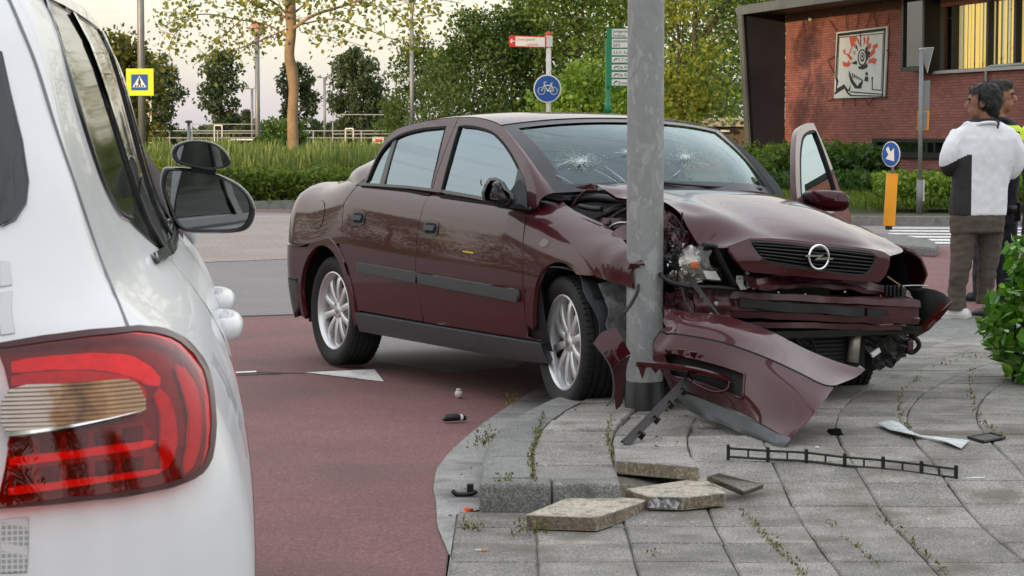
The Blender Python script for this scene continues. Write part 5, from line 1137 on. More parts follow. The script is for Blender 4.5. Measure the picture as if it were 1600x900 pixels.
# tailgate gap, rear window, badge patch
gapc = pw((14, 0), (33, 45), (58, 110), (88, 205), (122, 305), (152, 395), (176, 455), (203, 519))
mb = MB(); mb.tube(crom([np.array(wsurf(*p)) for p in gapc], 6), .0035, 6); mb.build('tailgate_gap', mat('seam_grey', (.20, .21, .22), .7), pc, smooth=True)
rwin = [(-60, 50), (0, 82), (14, 150), (32, 225), (41, 285), (38, 318), (22, 340), (0, 353), (-60, 370)]
wp('rear_window', smooth_out(rwin[1:8], 3, False)+[(-70, 380), (-70, 40)] if False else rwin, 'wglass', .003, .004)
wp('window_rim', [(0, 78), (15, 148), (34, 222), (43.5, 286), (40, 321), (23, 344), (0, 357), (0, 353), (22, 340), (38, 318), (41, 285), (32, 225), (14, 150), (0, 82)], 'piano', .004, .003, g=.03)
# tail lamp: housing, red zones, clear zone with amber bulb
lamp = bpy.data.objects.new('tail_lamp', None); link(lamp, pc)
lo = [(-8, 542), (60, 535), (130, 528), (205, 523), (247, 529), (284, 549), (308, 583), (319, 632), (320, 690), (309, 733), (277, 757), (213, 773), (107, 786), (-8, 795)]
M['redlens'] = glass('red_lens', (.92, .10, .12), 5, .04)
def redm(nm, c, r=.35, e=None): return mat(nm, c, r, 0, .2, var=.15, vs_=40)
loS = smooth_out(lo[3:13], 3, False); loF = [(-8, 542), (60, 535), (130, 528)]+loS+[(-8, 795)]
wp('lamp_housing', loF, redm('dark_red_housing', (.12, .003, .008)), .002, .006, parent=lamp)
wp('lens', loF, 'redlens', .016, .014, parent=lamp)
rd1, rd2, rd3 = redm('bright_red', (.80, .010, .030)), redm('mid_red', (.50, .006, .016)), redm('deep_red', (.20, .003, .008))
rd4 = redm('cell_red', (.045, .002, .004))
bands = [([(18, 566), (110, 556), (190, 556), (232, 574), (250, 602), (228, 604), (190, 586), (110, 578), (18, 584)], rd1), ([(18, 588), (110, 582), (190, 590), (222, 608), (226, 630), (218, 634), (206, 606), (186, 597), (18, 603)], rd2),
         ([(14, 716), (120, 704), (226, 690), (232, 700), (120, 716), (14, 728)], rd1), ([(14, 762), (120, 750), (236, 734), (240, 742), (120, 760), (14, 774)], rd1),
         ([(14, 684), (120, 676), (222, 660), (226, 688), (120, 702), (14, 714)], rd3), ([(14, 730), (120, 718), (230, 702), (236, 732), (120, 748), (14, 760)], rd3),
         ([(238, 620), (250, 610), (266, 640), (272, 690), (260, 730), (244, 736), (246, 690), (246, 650)], rd2), ([(270, 575), (290, 590), (306, 630), (307, 690), (296, 730), (278, 742), (288, 700), (290, 650)], rd2), ([(286, 610), (297, 634), (298, 690), (284, 720), (290, 690), (292, 650)], redm('orange_red', (.75, .06, .02)))]
for bi, (px, m_) in enumerate(bands): wp('reflector_band', [(max(12, u_), v_) for u_, v_ in smooth_out(px, 3)], m_, .004+.0012*(bi % 4), .004, parent=lamp, g=.015)
for k in range(5):
    for y0, hh in ((686, 22), (733, 20)): wp('reflector_cell', [(22+k*42, y0-k*4.4+3), (50+k*42, y0-k*4.4), (50+k*42, y0-k*4.4+hh), (22+k*42, y0-k*4.4+hh+3)], rd4, .0095, .003, parent=lamp, g=.03)
cl = [(14, 612), (110, 606), (186, 601), (207, 616), (216, 640), (215, 650), (110, 670), (12, 681)]
M['clearz'] = mat('clear_reflector', (.60, .50, .42), .25, .2, .5, var=.4, vs_=12, bump=.35, bs=120); M['amber'] = mat('amber_core', (.16, .055, .012), .25, 0, .7, var=.6, vs_=22, col2=(.52, .26, .07))
xa_, xb_ = wsurf(*PW(14, 645))[0], wsurf(*PW(214, 635))[0]
t = M['clearz'].node_tree; b = t.nodes['Principled BSDF']; c_ = nd(t, 'ShaderNodeTexCoord'); s_ = nd(t, 'ShaderNodeSeparateXYZ'); lk(t, c_.outputs['Object'], s_.inputs[0]); mr_ = nd(t, 'ShaderNodeMapRange'); lk(t, s_.outputs[0], mr_.inputs[0]); mr_.inputs[1].default_value = xa_; mr_.inputs[2].default_value = xb_
nn_ = nd(t, 'ShaderNodeTexNoise'); nn_.inputs['Scale'].default_value = 55; lk(t, c_.outputs['Object'], nn_.inputs[0]); m1_ = nd(t, 'ShaderNodeMath', operation='MULTIPLY_ADD'); lk(t, nn_.outputs[0], m1_.inputs[0]); m1_.inputs[1].default_value = .30; lk(t, mr_.outputs[0], m1_.inputs[2])
rp_ = nd(t, 'ShaderNodeValToRGB'); setramp(rp_, [(.10, (.62, .54, .48)), (.45, (.58, .46, .36)), (.58, (.36, .19, .07)), (.70, (.15, .065, .022)), (.80, (.30, .14, .04)), (.95, (.46, .25, .10)), (1.0, (.40, .22, .10))]); lk(t, m1_.outputs[0], rp_.inputs[0]); lk(t, rp_.outputs[0], b.inputs['Base Color'])
wv_ = nd(t, 'ShaderNodeTexWave', bands_direction='Z'); wv_.inputs['Scale'].default_value = 62; lk(t, c_.outputs['Object'], wv_.inputs[0]); bp3 = nd(t, 'ShaderNodeBump'); bp3.inputs['Strength'].default_value = .8; bp3.inputs['Distance'].default_value = .004; lk(t, wv_.outputs[1], bp3.inputs['Height']); lk(t, bp3.outputs[0], b.inputs['Normal'])
wp('clear_lens', smooth_out(cl, 3), 'clearz', .0185, .004, parent=lamp, g=.012)
wp('lamp_rim', [(12, 678), (110, 667), (216, 648), (218, 652), (110, 672), (12, 683)], 'chrome', .020, .003, parent=lamp, g=.03)
wp('lens_edge', loF+list(reversed([(max(-7, 165+(u_-165)*.955), 660+(v_-660)*.94) for u_, v_ in loF])), rd4, .0175, .002, parent=lamp, g=.02)
wp('lamp_gap', [(0, 545), (9, 544), (9, 794), (0, 796)], 'matblack', .012, .012, g=.03)
# bumper patch of reflective film, tailgate film squares
hx_ = bpy.data.materials.new('hex_film'); hx_.use_nodes = True; t = hx_.node_tree; b = t.nodes['Principled BSDF']; vv = nd(t, 'ShaderNodeTexVoronoi', feature='DISTANCE_TO_EDGE'); vv.inputs['Scale'].default_value = 150; vv.inputs['Randomness'].default_value = .0
c_ = nd(t, 'ShaderNodeTexCoord'); lk(t, c_.outputs['Object'], vv.inputs[0]); rr_ = nd(t, 'ShaderNodeValToRGB'); setramp(rr_, [(.10, (.60, .60, .60)), (.2, (.30, .31, .32))]); lk(t, vv.outputs[0], rr_.inputs[0]); lk(t, rr_.outputs[0], b.inputs['Base Color']); b.inputs['Roughness'].default_value = .4
M['hex'] = hx_
wp('reflective_film', [(0, 812), (43, 809), (40, 893), (0, 896)], 'hex', .002, .001)
M['film'] = mat('pale_film', (.60, .62, .64), .35, 0, .5)
wp('film_square', [(0, 457), (18, 455), (22, 520), (0, 523)], 'film', .0015, .0008, g=.03); wp('film_square', [(0, 410), (14, 408), (17, 446), (0, 448)], 'film', .0015, .0008, g=.03)
# side glass
sg = [(1.02, 1.105), (.80, 1.22), (.60, 1.34), (.42, 1.47), (.60, 1.500), (1.2, 1.515), (1.9, 1.505), (2.15, 1.47), (2.45, 1.25), (2.62, 1.10), (2.2, 1.085), (1.5, 1.092)]
def on_side(y, z): return wsurf((y-(xr_(z)+rc_(z)))/(1-(xr_(z)+rc_(z)-.30)/4.2), z)
def sp_(name, o, m, off, depth=.008, g=.06, parent=pc): return panel(name, o, on_side, M[m] if isinstance(m, str) else m, parent, g=g, off=off, depth=depth, ref=(1, 0, .3))
sgl = pw((192, 336), (178, 322), (150, 260), (110, 130), (70, 4))+[(.6, 1.512), (1.4, 1.512), (1.62, 1.47), (2.0, 1.27), (2.36, 1.10), (1.6, 1.09), (1.1, 1.095)]
panel('side_window', clean(sgl), wsurf, mat('tinted_side_glass', (.008, .010, .010), .05, 0, 0, spec=.12), pc, g=.05, off=.004, depth=.008, ref=(1, 0, .3))
mb = MB(); mb.tube(crom([np.array(wsurf(*p)) for p in pw((205, 342), (192, 337), (178, 323), (150, 261), (110, 131), (70, 4))], 6), .007, 8); mb.build('window_seal', M['piano'], pc, smooth=True)
for a, b, w in ((1.42, 1.30, .05), (2.10, 2.02, .06)): sp_('window_pillar', [(a, 1.085), (a+w, 1.084), (b+w, 1.515), (b, 1.515)], 'piano', .010, .006)
sp_('window_line', [(1.10, 1.085), (1.16, 1.098), (1.5, 1.092), (2.2, 1.085), (2.74, 1.088), (2.76, 1.070), (2.2, 1.068), (1.5, 1.075)], 'piano', .012, .008)
sp_('roof_rail', [(.75, 1.518), (1.2, 1.522), (1.95, 1.515), (2.25, 1.46), (2.70, 1.10), (2.75, 1.105), (2.34, 1.47), (2.02, 1.535), (1.2, 1.540), (.75, 1.535)], 'piano', .008, .012)
# handles, stripes
for y, out_ in ((1.95, .0), (2.64, .0)):
    c = np.array(on_side(y, .908)); mb = MB(); mb.tube(crom([c+np.array([-.01, -.10, .0]), c+np.array([.014, -.08, 0]), c+np.array([.022, 0, .004]), c+np.array([.014, .08, .004]), c+np.array([-.01, .10, .004])], 5), [.016]+[.022]*19+[.014], 14, flat=1.05); mb.build('door_handle', M['white'], pc, smooth=True)
M['stripe_r'] = mat('red_stripe', (.42, .03, .035), .35, 0, .5); M['stripe_b'] = mat('blue_stripe', (.03, .045, .13), .35, 0, .5)
def stripe(y0, z0, z1, w, m, lean=.16): sp_('stripe', [(y0, z0), (y0+w, z0), (y0+w+lean, z1), (y0+lean, z1)], m, .0015, .0006, .05)
stripe(1.20, .70, .90, .10, 'stripe_r'); stripe(.86, .62, .84, .05, 'stripe_b'); stripe(.74, .62, .84, .07, 'stripe_r')
for k in range(6): sp_('stripe_letter', [(1.02+k*.055, .74), (1.045+k*.055, .74), (1.065+k*.055, .82), (1.04+k*.055, .82)], 'stripe_b', .0015, .0006, .05)
stripe(.60, .58, .80, .04, 'stripe_b')
sp_('door_seam', [(1.50, .45), (1.506, .45), (1.516, 1.07), (1.51, 1.07)], 'seam' if 'seam' in M else mat('seam_dark', (.06, .06, .06), .8), .0012, 0, .05); sp_('fuel_flap', [(.58, .83), (.74, .83), (.75, .97), (.60, .97)], 'film', .0012, .0006, .05)
# mirror with its extra blind-spot mirror
mm = bpy.data.objects.new('wing_mirror', None); link(mm, pc)
def WL(u, v, Y): q = A(u, v, Y)-WO; return np.array([q@WR, q@WF, q[2]])
mo = smooth_out([(252, 290), (256, 266), (268, 262), (300, 264), (340, 273), (372, 288), (391, 308), (397, 328), (391, 350), (374, 361), (330, 363.5), (288, 361), (272, 347), (260, 318)], 3)
def ringmesh(name, px, Y, mat_, inner=.90, depth=.10, round_=.6, par=mm):
    c = np.mean(px, axis=0); n = len(px); L = [[WL(c[0]+(u-c[0])*k, c[1]+(v-c[1])*k, Y+dy) for u, v in px] for k, dy in ((inner, .004), (inner+.02, -.006), (1.0, 0), (1.02, .02), (1.0, .05), (.8, .085), (.4, .105))]
    mb = MB(); mb.grid([r+[r[0]] for r in L]); mb.add(L[-1], [tuple(range(n))]); return mb.build(name, mat_, par, smooth=True)
ringmesh('mirror_housing', mo, 5.32, M['piano'], .90); 
c = np.mean(mo, axis=0); mi_ = [WL(c[0]+(u-c[0])*.905, c[1]+(v-c[1])*.905, 5.326) for u, v in mo]
M['mirror'] = mat('mirror_glass', (.26, .28, .29), .02, 1)
mb = MB(); mb.add(mi_, [tuple(range(len(mi_)))[::-1]]); mb.build('mirror_glass', M['mirror'], mm)
bk_ = [[WL(c[0]+(u-c[0])*k, c[1]+(v-c[1])*k, 5.32+dy) for u, v in mo] for k, dy in ((1.022, .018), (1.03, .035), (1.0, .075), (.8, .11), (.4, .128))]
mb = MB(); mb.grid([r+[r[0]] for r in bk_]); mb.add(bk_[-1], [tuple(range(len(mo)))]); mb.build('mirror_cap', M['white'], mm, smooth=True)
mb = MB(); mb.tube(crom([WL(236, 350, 5.40), WL(255, 352, 5.38), WL(285, 350, 5.37)], 4), .018, 10, flat=.7); mb.build('mirror_arm', M['black'], mm, smooth=True)
bo = smooth_out([(268, 240), (276, 226), (300, 219), (330, 222), (350, 234), (360, 250), (354, 261), (330, 265), (300, 261), (276, 254)], 3)
bm_o = ringmesh('blind_spot_housing', bo, 5.28, M['piano'], .86); c = np.mean(bo, axis=0); mi_ = [WL(c[0]+(u-c[0])*.87, c[1]+(v-c[1])*.87, 5.288) for u, v in bo]
mb = MB(); mb.add(mi_, [tuple(range(len(mi_)))[::-1]]); mb.build('blind_spot_glass', M['mirror'], bm_o); mb = MB(); mb.box(WL(318, 266, 5.33), (.06, .04, .014)); mb.build('blind_spot_foot', M['black'], bm_o)
wheel(-.12, .86, .32, 1, -math.pi/2, 0, pc); wheel(-.12, 3.60, .32, 1, -math.pi/2, 0, pc)
# ================================================================== brick building
BW0 = np.array([7.4, 60.0, 0]); BWD = np.array([.265, -.964, 0]); BWD /= np.linalg.norm(BWD); BWN = np.array([BWD[1], -BWD[0], 0])
if BWN[0] > 0: BWN = -BWN
bl_ = thing('brick_building', 'red brick building with a dark slate frame, a window with added yellow sunset glow and a wall artwork', 'building', tuple(BW0), math.atan2(BWD[1], BWD[0]))
# local: x along the wall (towards the camera), y into the building, z up
def BWp(u, v, d=0):
    q = ray(u, v); o = BW0+BWN*d; t = ((o-CO)@BWN)/(q@BWN); P = CO+q*t-BW0; return (P@BWD, P[2])
def bl(x, d, z): return (x, -d if INV else d, z)
_ly = np.cross([0, 0, 1], BWD); INV = (_ly@BWN) > 0      # local +y
SG = 1 if INV else -1                                       # sign: local y of 'outwards'
M['brick'] = bpy.data.materials.new('red_brick'); M['brick'].use_nodes = True; t = M['brick'].node_tree; b = t.nodes['Principled BSDF']; b.inputs['Roughness'].default_value = .85
c_ = nd(t, 'ShaderNodeTexCoord'); s_ = nd(t, 'ShaderNodeSeparateXYZ'); lk(t, c_.outputs['Object'], s_.inputs[0]); cb = nd(t, 'ShaderNodeCombineXYZ'); lk(t, s_.outputs[0], cb.inputs[0]); lk(t, s_.outputs[2], cb.inputs[1])
bt = nd(t, 'ShaderNodeTexBrick'); bt.inputs['Scale'].default_value = 1; bt.inputs['Brick Width'].default_value = .22; bt.inputs['Row Height'].default_value = .066; bt.inputs['Mortar Size'].default_value = .007; bt.inputs['Bias'].default_value = -.1
bt.inputs['Color1'].default_value = (.25, .088, .073, 1); bt.inputs['Color2'].default_value = (.34, .125, .104, 1); bt.inputs['Mortar'].default_value = (.11, .06, .05, 1); lk(t, cb.outputs[0], bt.inputs[0])
n_ = nd(t, 'ShaderNodeTexNoise'); n_.inputs['Scale'].default_value = .9; n_.inputs['Detail'].default_value = 6; lk(t, c_.outputs['Object'], n_.inputs[0]); r_ = nd(t, 'ShaderNodeMapRange'); r_.inputs[3].default_value = .72; r_.inputs[4].default_value = 1.2; lk(t, n_.outputs[0], r_.inputs[0])
m_ = nd(t, 'ShaderNodeMix', data_type='RGBA', blend_type='MULTIPLY'); m_.inputs[0].default_value = 1; lk(t, bt.outputs[0], m_.inputs[6]); lk(t, r_.outputs[0], m_.inputs[7]); lk(t, m_.outputs[2], b.inputs['Base Color'])
bp2 = nd(t, 'ShaderNodeBump'); bp2.inputs['Strength'].default_value = .6; bp2.inputs['Distance'].default_value = .01; bp2.invert = True; lk(t, bt.outputs['Fac'], bp2.inputs['Height']); lk(t, bp2.outputs[0], b.inputs['Normal'])
M['slate'] = mat('slate_cladding', (.011, .012, .019), .55, var=.2, vs_=2); M['fin'] = mat('zinc_edge', (.10, .105, .105), .5, .3, var=.15, vs_=3)
M['wframe'] = mat('dark_window_frame', (.012, .014, .018), .4); M['sill'] = mat('metal_sill', (.42, .43, .44), .5, .3)
def wallpoly(pts, holes=(), name='wall', m='brick', d=0.0, g=3.0, depth=.25, par=bl_):
    return panel(name, pts, lambda x, z: (x, SG*d, z), M[m] if isinstance(m, str) else m, par, holes=holes, g=g, depth=depth, ref=(0, SG, 0))
# openings
uw = [BWp(1464, -40), BWp(1640, -40), BWp(1640, 98), BWp(1464, 110)]
xW0, zS = uw[3]; uw = [(xW0, zS), (xW0, 4.2), (22.5, 4.2), (22.5, zS)]
lw0, lw1 = BWp(1363, 216.5), BWp(1363, 242.5); lwx1 = BWp(1545, 215)[0]; lw = [(lw0[0], lw1[1]), (lw0[0], lw0[1]), (lwx1, lw0[1]), (lwx1, lw1[1])]
wallpoly([(0, -.1), (23, -.1), (23, 4.5), (0, 4.5)], [uw, lw])
# fin, overhang, roof
finb, fint = .92, 1.25
mb = MB(); q = lambda x, d, z: (x, SG*d, z)
V = [q(-.02, 0, -.1), q(-.02, finb, -.1), q(-.02, fint, 4.47), q(-.02, 0, 4.47), q(-.22, 0, -.1), q(-.22, finb, -.1), q(-.22, fint, 4.47), q(-.22, 0, 4.47)]
mb.add(V, [(0, 1, 2, 3), (7, 6, 5, 4), (1, 5, 6, 2), (0, 4, 5, 1), (3, 2, 6, 7)]); mb.build('side_fin', M['slate'], bl_)
mb = MB(); V = [q(-.23, finb+.004, -.1), q(.06, finb+.004, -.1), q(.06, fint+.004, 4.47), q(-.23, fint+.004, 4.47), q(-.23, finb+.06, -.1), q(.06, finb+.06, -.1), q(.06, fint+.06, 4.47), q(-.23, fint+.06, 4.47)]
mb.add(V, [(0, 1, 2, 3), (7, 6, 5, 4), (1, 5, 6, 2), (0, 4, 5, 1), (3, 2, 6, 7), (0, 3, 7, 4)]); mb.build('fin_edge', M['fin'], bl_)
mb = MB(); mb.box((11.4, SG*(fint/2-2.5), 4.585), (23.3, 5+fint, .22)); mb.build('roof', M['slate'], bl_); mb = MB(); mb.box((11.38, SG*(fint+.034), 4.585), (23.32, .06, .24)); mb.build('fascia', M['fin'], bl_)
mb = MB(); mb.box((11.5, -SG*5, 2.2), (23, .2, 4.5)); mb.box((22.9, -SG*2.5, 2.2), (.2, 4.8, 4.5)); mb.box((.1, -SG*2.5, 2.2), (.2, 4.8, 4.5)); mb.build('back_wall', M['brick'], bl_)
# upper window: dark projecting box, mullions, blinds with the sunset's reflection put in as glow
bx0, bx1 = BWp(1413, 112, .35)[0], BWp(1462, 108, .1)[0]; zb = BWp(1440, 110, .3)[1]
bay = bpy.data.objects.new('bay_window', None); link(bay, bl_)
for nm, c, d in (('bay_sill', ((bx0+bx1)/2, SG*.22, zb+.04), (bx1-bx0, .44, .10)), ('bay_post', (bx0+.05, SG*.22, (zb+4.4)/2), (.10, .44, 4.4-zb)), ('bay_post', (bx1-.06, SG*.20, (zb+4.4)/2), (.10, .40, 4.4-zb))):
    mb = MB(); mb.box(c, d); mb.build(nm, M['wframe'], bay)
M['dglass'] = mat('dark_glass', (.012, .018, .018), .05, 0, .5)
mb = MB(); mb.box(((bx0+bx1)/2, SG*.38, (zb+4.4)/2+.05), (bx1-bx0-.2, .02, 4.3-zb)); mb.build('bay_pane', M['dglass'], bay)
win = bpy.data.objects.new('sunset_glow_window', None); link(win, bl_)
M['blind'] = mat('yellow_glow_blind', (.62, .45, .10), .8, emit=(1.0, .62, .10), es=.70); M['blind2'] = mat('pale_glow_blind', (.55, .50, .38), .8, emit=(1.0, .80, .45), es=.36)  # emission stands in for the low sun reflected off the blinds
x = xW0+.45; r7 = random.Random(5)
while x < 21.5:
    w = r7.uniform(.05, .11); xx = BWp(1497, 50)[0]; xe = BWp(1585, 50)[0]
    mb = MB(); mb.box((x, -SG*(.28+r7.uniform(0, .05)), (zS+4.2)/2), (w, .02, 4.2-zS)); mb.build('glow_blind_slat', M['blind'] if xx-.3 < x < xe and r7.random() < .62 else M['blind2'], win); x += w+r7.uniform(.01, .07)
mb = MB(); mb.box(((xW0+22.5)/2, -SG*.5, (zS+4.2)/2), (22.5-xW0, .04, 4.2-zS)); mb.build('room_back', M['wframe'], win)
mb = MB(); mb.box(((xW0+22.5)/2, -SG*.12, (zS+4.2)/2), (22.5-xW0, .012, 4.2-zS)); mb.build('pane', glass('window_pane', (.75, .78, .75), 5, .04), win)
for xm in [xW0+.05]+[BWp(u, 60)[0] for u in (1489, 1543, 1586)]+[20.5]: mb = MB(); mb.box((xm, -SG*.06, (zS+4.2)/2), (.11, .14, 4.2-zS)); mb.build('mullion', M['wframe'] if xm > xW0+.2 else M['fin'], win)
mb = MB(); mb.box(((xW0+23)/2, SG*.04, zS-.05), (23-xW0, .14, .07)); mb.build('sill', M['sill'], win)
# low strip window
low = bpy.data.objects.new('strip_window', None); link(low, bl_); zl0, zl1 = lw1[1], lw0[1]; xm_ = (lw0[0]+lwx1)/2
mb = MB(); mb.box((xm_, -SG*.14, (zl0+zl1)/2), (lwx1-lw0[0], .02, zl1-zl0)); mb.build('pane', M['dglass'], low)
for zc in (zl0+.04, zl1-.04): mb = MB(); mb.box((xm_, -SG*.05, zc), (lwx1-lw0[0], .12, .09)); mb.build('frame', M['wframe'], low)
for xc in (lw0[0]+.05, BWp(1368, 230)[0], BWp(1448, 230)[0], BWp(1460, 230)[0], lwx1-.05): mb = MB(); mb.box((xc, -SG*.05, (zl0+zl1)/2), (.09, .11, zl1-zl0-.18)); mb.build('mullion', M['wframe'], low)
mb = MB(); mb.box((xm_, SG*.03, zl0-.02), (lwx1-lw0[0], .08, .05)); mb.build('sill', M['wframe'], low)
p = BWp(1270, 30); mb = MB(); mb.lathe([(.001, 0), (.05, .01), (.06, .08), (.03, .12), (.001, .12)], 14, 'y', (p[0], 0, p[1])); o = mb.build('wall_lamp', M['whitep'], bl_, smooth=True); o.location = (0, .0 if SG > 0 else -.12, 0)
pp = [BWp(1541, 160, .08), BWp(1541, 112, .08), BWp(1543, 106, .08), BWp(1549, 103.5, .08), BWp(1600, 100, .08)]; mb = MB(); mb.tube([(a, SG*.08, z) for a, z in pp], .035, 8); mb.build('downpipe', M['sill'], bl_, smooth=True)
# wall artwork, a printed panel with rods round it
art = thing('wall_artwork', 'white framed wall panel with black and red drawing on the brick wall', 'artwork', tuple(BW0+BWN*.03), math.atan2(BWD[1], BWD[0]))
ak = lambda pts: [BWp(1280+a/5.625, 20+b_/5.625, .03) for a, b_ in pts]
def apoly(pts, m, lvl, nm='print'): return panel(nm, ak(pts), lambda x, z: (x, SG*(.045+.0025*lvl), z), M[m], art, g=4, depth=.001, ref=(0, SG, 0))
M['artw'] = mat('art_white', (.62, .65, .64), .6, var=.06, vs_=3); M['artk'] = mat('art_black', (.012, .013, .013), .6); M['artr'] = mat('art_red', (.62, .085, .045), .6)
panel('board', ak([(166, 172), (610, 118), (588, 738), (143, 752)]), lambda x, z: (x, SG*.045, z), M['artw'], art, g=4, depth=.045, ref=(0, SG, 0))
for pts in ([(176, 184), (600, 132), (600, 158), (176, 208)], [(176, 184), (190, 182), (168, 560), (156, 560)], [(588, 135), (601, 133), (578, 735), (566, 735)], [(190, 214), (580, 178), (580, 184), (190, 221)], [(190, 214), (195, 214), (178, 560), (173, 560)], [(577, 178), (582, 178), (562, 690), (557, 690)],
            [(150, 700), (235, 648), (275, 702), (300, 722), (580, 728), (580, 737), (290, 733), (265, 712), (236, 665), (150, 722)], [(288, 690), (580, 712), (580, 722), (288, 700)], [(168, 668), (235, 628), (270, 680), (292, 628), (286, 690), (266, 690), (235, 645), (168, 688)], [(156, 560), (172, 560), (185, 600), (165, 690), (160, 690), (165, 610)],
            [(472, 580), (482, 558), (494, 580)], [(478, 578), (486, 578), (486, 672), (556, 676), (556, 684), (478, 680)], [(278, 505), (300, 560), (318, 600), (352, 645), (368, 620), (400, 590), (398, 612), (384, 668), (330, 664), (292, 610), (276, 550)],
            [(298, 440), (346, 420), (350, 455), (318, 452)], [(358, 470), (410, 470), (440, 440), (440, 480), (400, 500), (360, 492)], [(412, 600), (420, 560), (446, 560), (446, 605)], [(420, 525), (440, 520), (446, 548), (424, 552)], [(330, 260), (352, 300), (356, 340), (340, 310)], [(420, 310), (450, 280), (440, 330), (470, 350), (460, 380), (430, 430), (424, 350)], [(376, 180), (384, 180), (386, 300), (376, 300)]): apoly(pts, 'artk', 2)
for k in range(6): apoly([(302+k*16, 526+k*10), (312+k*16, 532+k*10), (318+k*16, 572+k*6), (310+k*16, 566+k*6)], 'artk', 3)
for pts in ([(280, 210), (345, 205), (340, 250), (320, 262), (342, 320), (310, 290), (290, 350), (270, 380), (300, 300), (285, 240)], [(225, 330), (245, 320), (246, 358), (275, 360), (312, 400), (290, 420), (262, 372), (232, 360)], [(218, 425), (260, 440), (275, 420), (296, 450), (270, 478), (228, 468)], [(340, 210), (362, 230), (375, 280), (366, 282), (350, 245)], [(402, 220), (420, 212), (424, 250), (404, 290), (410, 250)], [(440, 210), (458, 208), (446, 280), (430, 282)], [(485, 290), (528, 266), (530, 302), (506, 316), (508, 352), (478, 378), (455, 402), (465, 350), (488, 320)], [(452, 410), (500, 395), (524, 412), (505, 455), (480, 440), (448, 446)], [(455, 270), (475, 268), (470, 305), (445, 330)]): apoly(pts, 'artr', 3)
ell = lambda cx, cy, rx, ry: [(cx+rx*math.cos(t), cy+ry*math.sin(t)) for t in np.linspace(0, 2*math.pi, 21)[:-1]]
for e, m_, l in ((ell(396, 395, 40, 76), 'artk', 4), (ell(397, 393, 30, 62), 'artw', 5), (ell(398, 388, 20, 42), 'artk', 6), (ell(398, 384, 12, 26), 'artw', 7), (ell(399, 382, 7, 15), 'artk', 8), (ell(324, 352, 10, 16), 'artk', 4), (ell(324, 352, 6, 10), 'artw', 5)): apoly(e, m_, l)
M['rod'] = mat('rust_rod', (.06, .016, .012), .7)
for a, b_ in (((100, 65), (165, 160)), ((252, 0), (256, 155)), ((362, 0), (342, 145)), ((468, -5), (430, 130)), ((488, -5), (520, 125)), ((634, 0), (612, 105)), ((85, 422), (150, 378)), ((85, 422), (140, 530)), ((605, 325), (636, 370)), ((80, 778), (145, 756)), ((222, 825), (230, 750)), ((332, 825), (318, 750)), ((410, 752), (446, 815)), ((446, 815), (492, 745)), ((585, 735), (612, 752))):
    A_, B_ = ak([a, b_]); mb = MB(); mb.tube([(A_[0], SG*.035, A_[1]), (B_[0], SG*.035, B_[1])], .012, 6); mb.build('rod', M['rod'], art)
# ================================================================== signs, posts and lamps
M['pole'] = mat('grey_pole', (.20, .21, .22), .5, .4, var=.12, vs_=4); M['wpole'] = mat('white_pole', (.55, .54, .53), .5, var=.1, vs_=5); M['blue'] = mat('sign_blue', (.012, .075, .32), .4); M['signw'] = mat('sign_white', (.68, .68, .66), .45); M['fluo'] = mat('fluorescent_yellow', (.55, .66, .03), .4)
M['signr'] = mat('sign_red', (.50, .03, .025), .45); M['signg'] = mat('sign_green', (.01, .20, .09), .45); M['sgrey'] = mat('sign_back', (.22, .23, .235), .5, .3); M['syel'] = mat('bollard_yellow', (.72, .30, .01), .45, var=.05, vs_=6); M['ink'] = mat('sign_ink', (.03, .03, .035), .6)
def text(s, size, m, parent, loc_, rot=(math.pi/2, 0, 0), sx_=1.0, nm='lettering'):
    c = bpy.data.curves.new('t', 'FONT'); c.body = s; c.size = size; c.extrude = .001; o = bpy.data.objects.new('t', c); COL.objects.link(o); dg = bpy.context.evaluated_depsgraph_get(); me = bpy.data.meshes.new_from_object(o.evaluated_get(dg)); bpy.data.objects.remove(o); bpy.data.curves.remove(c)
    me.materials.clear(); me.materials.append(M[m]); q = bpy.data.objects.new(nm, me); link(q, parent); q.location = loc_; q.rotation_euler = rot; q.scale = (sx_, 1, 1); return q
def post(name, u, v_base_Y, r, label, cat='sign', mt='pole', ztop=3, group=None, z0=-.05):
    P = A(u, 300, v_base_Y); t = thing(name, label, cat, (P[0], P[1], z0), 0, group); mb = MB(); mb.tube([(0, 0, 0), (0, 0, ztop)], r, 14); mb.build('post', M[mt], t, smooth=True); return t, np.array(t.location)
zat = lambda v, Y: CAMH+(207.2-v)/FPX*Y*1.0
def flat(name, poly, m, par, y, d=.006): mb = MB(); mb.prism(poly, d, (0, y, 0), (1, 0, 0), (0, 0, 1), (0, -1, 0)); return mb.build(name, M[m] if isinstance(m, str) else m, par)
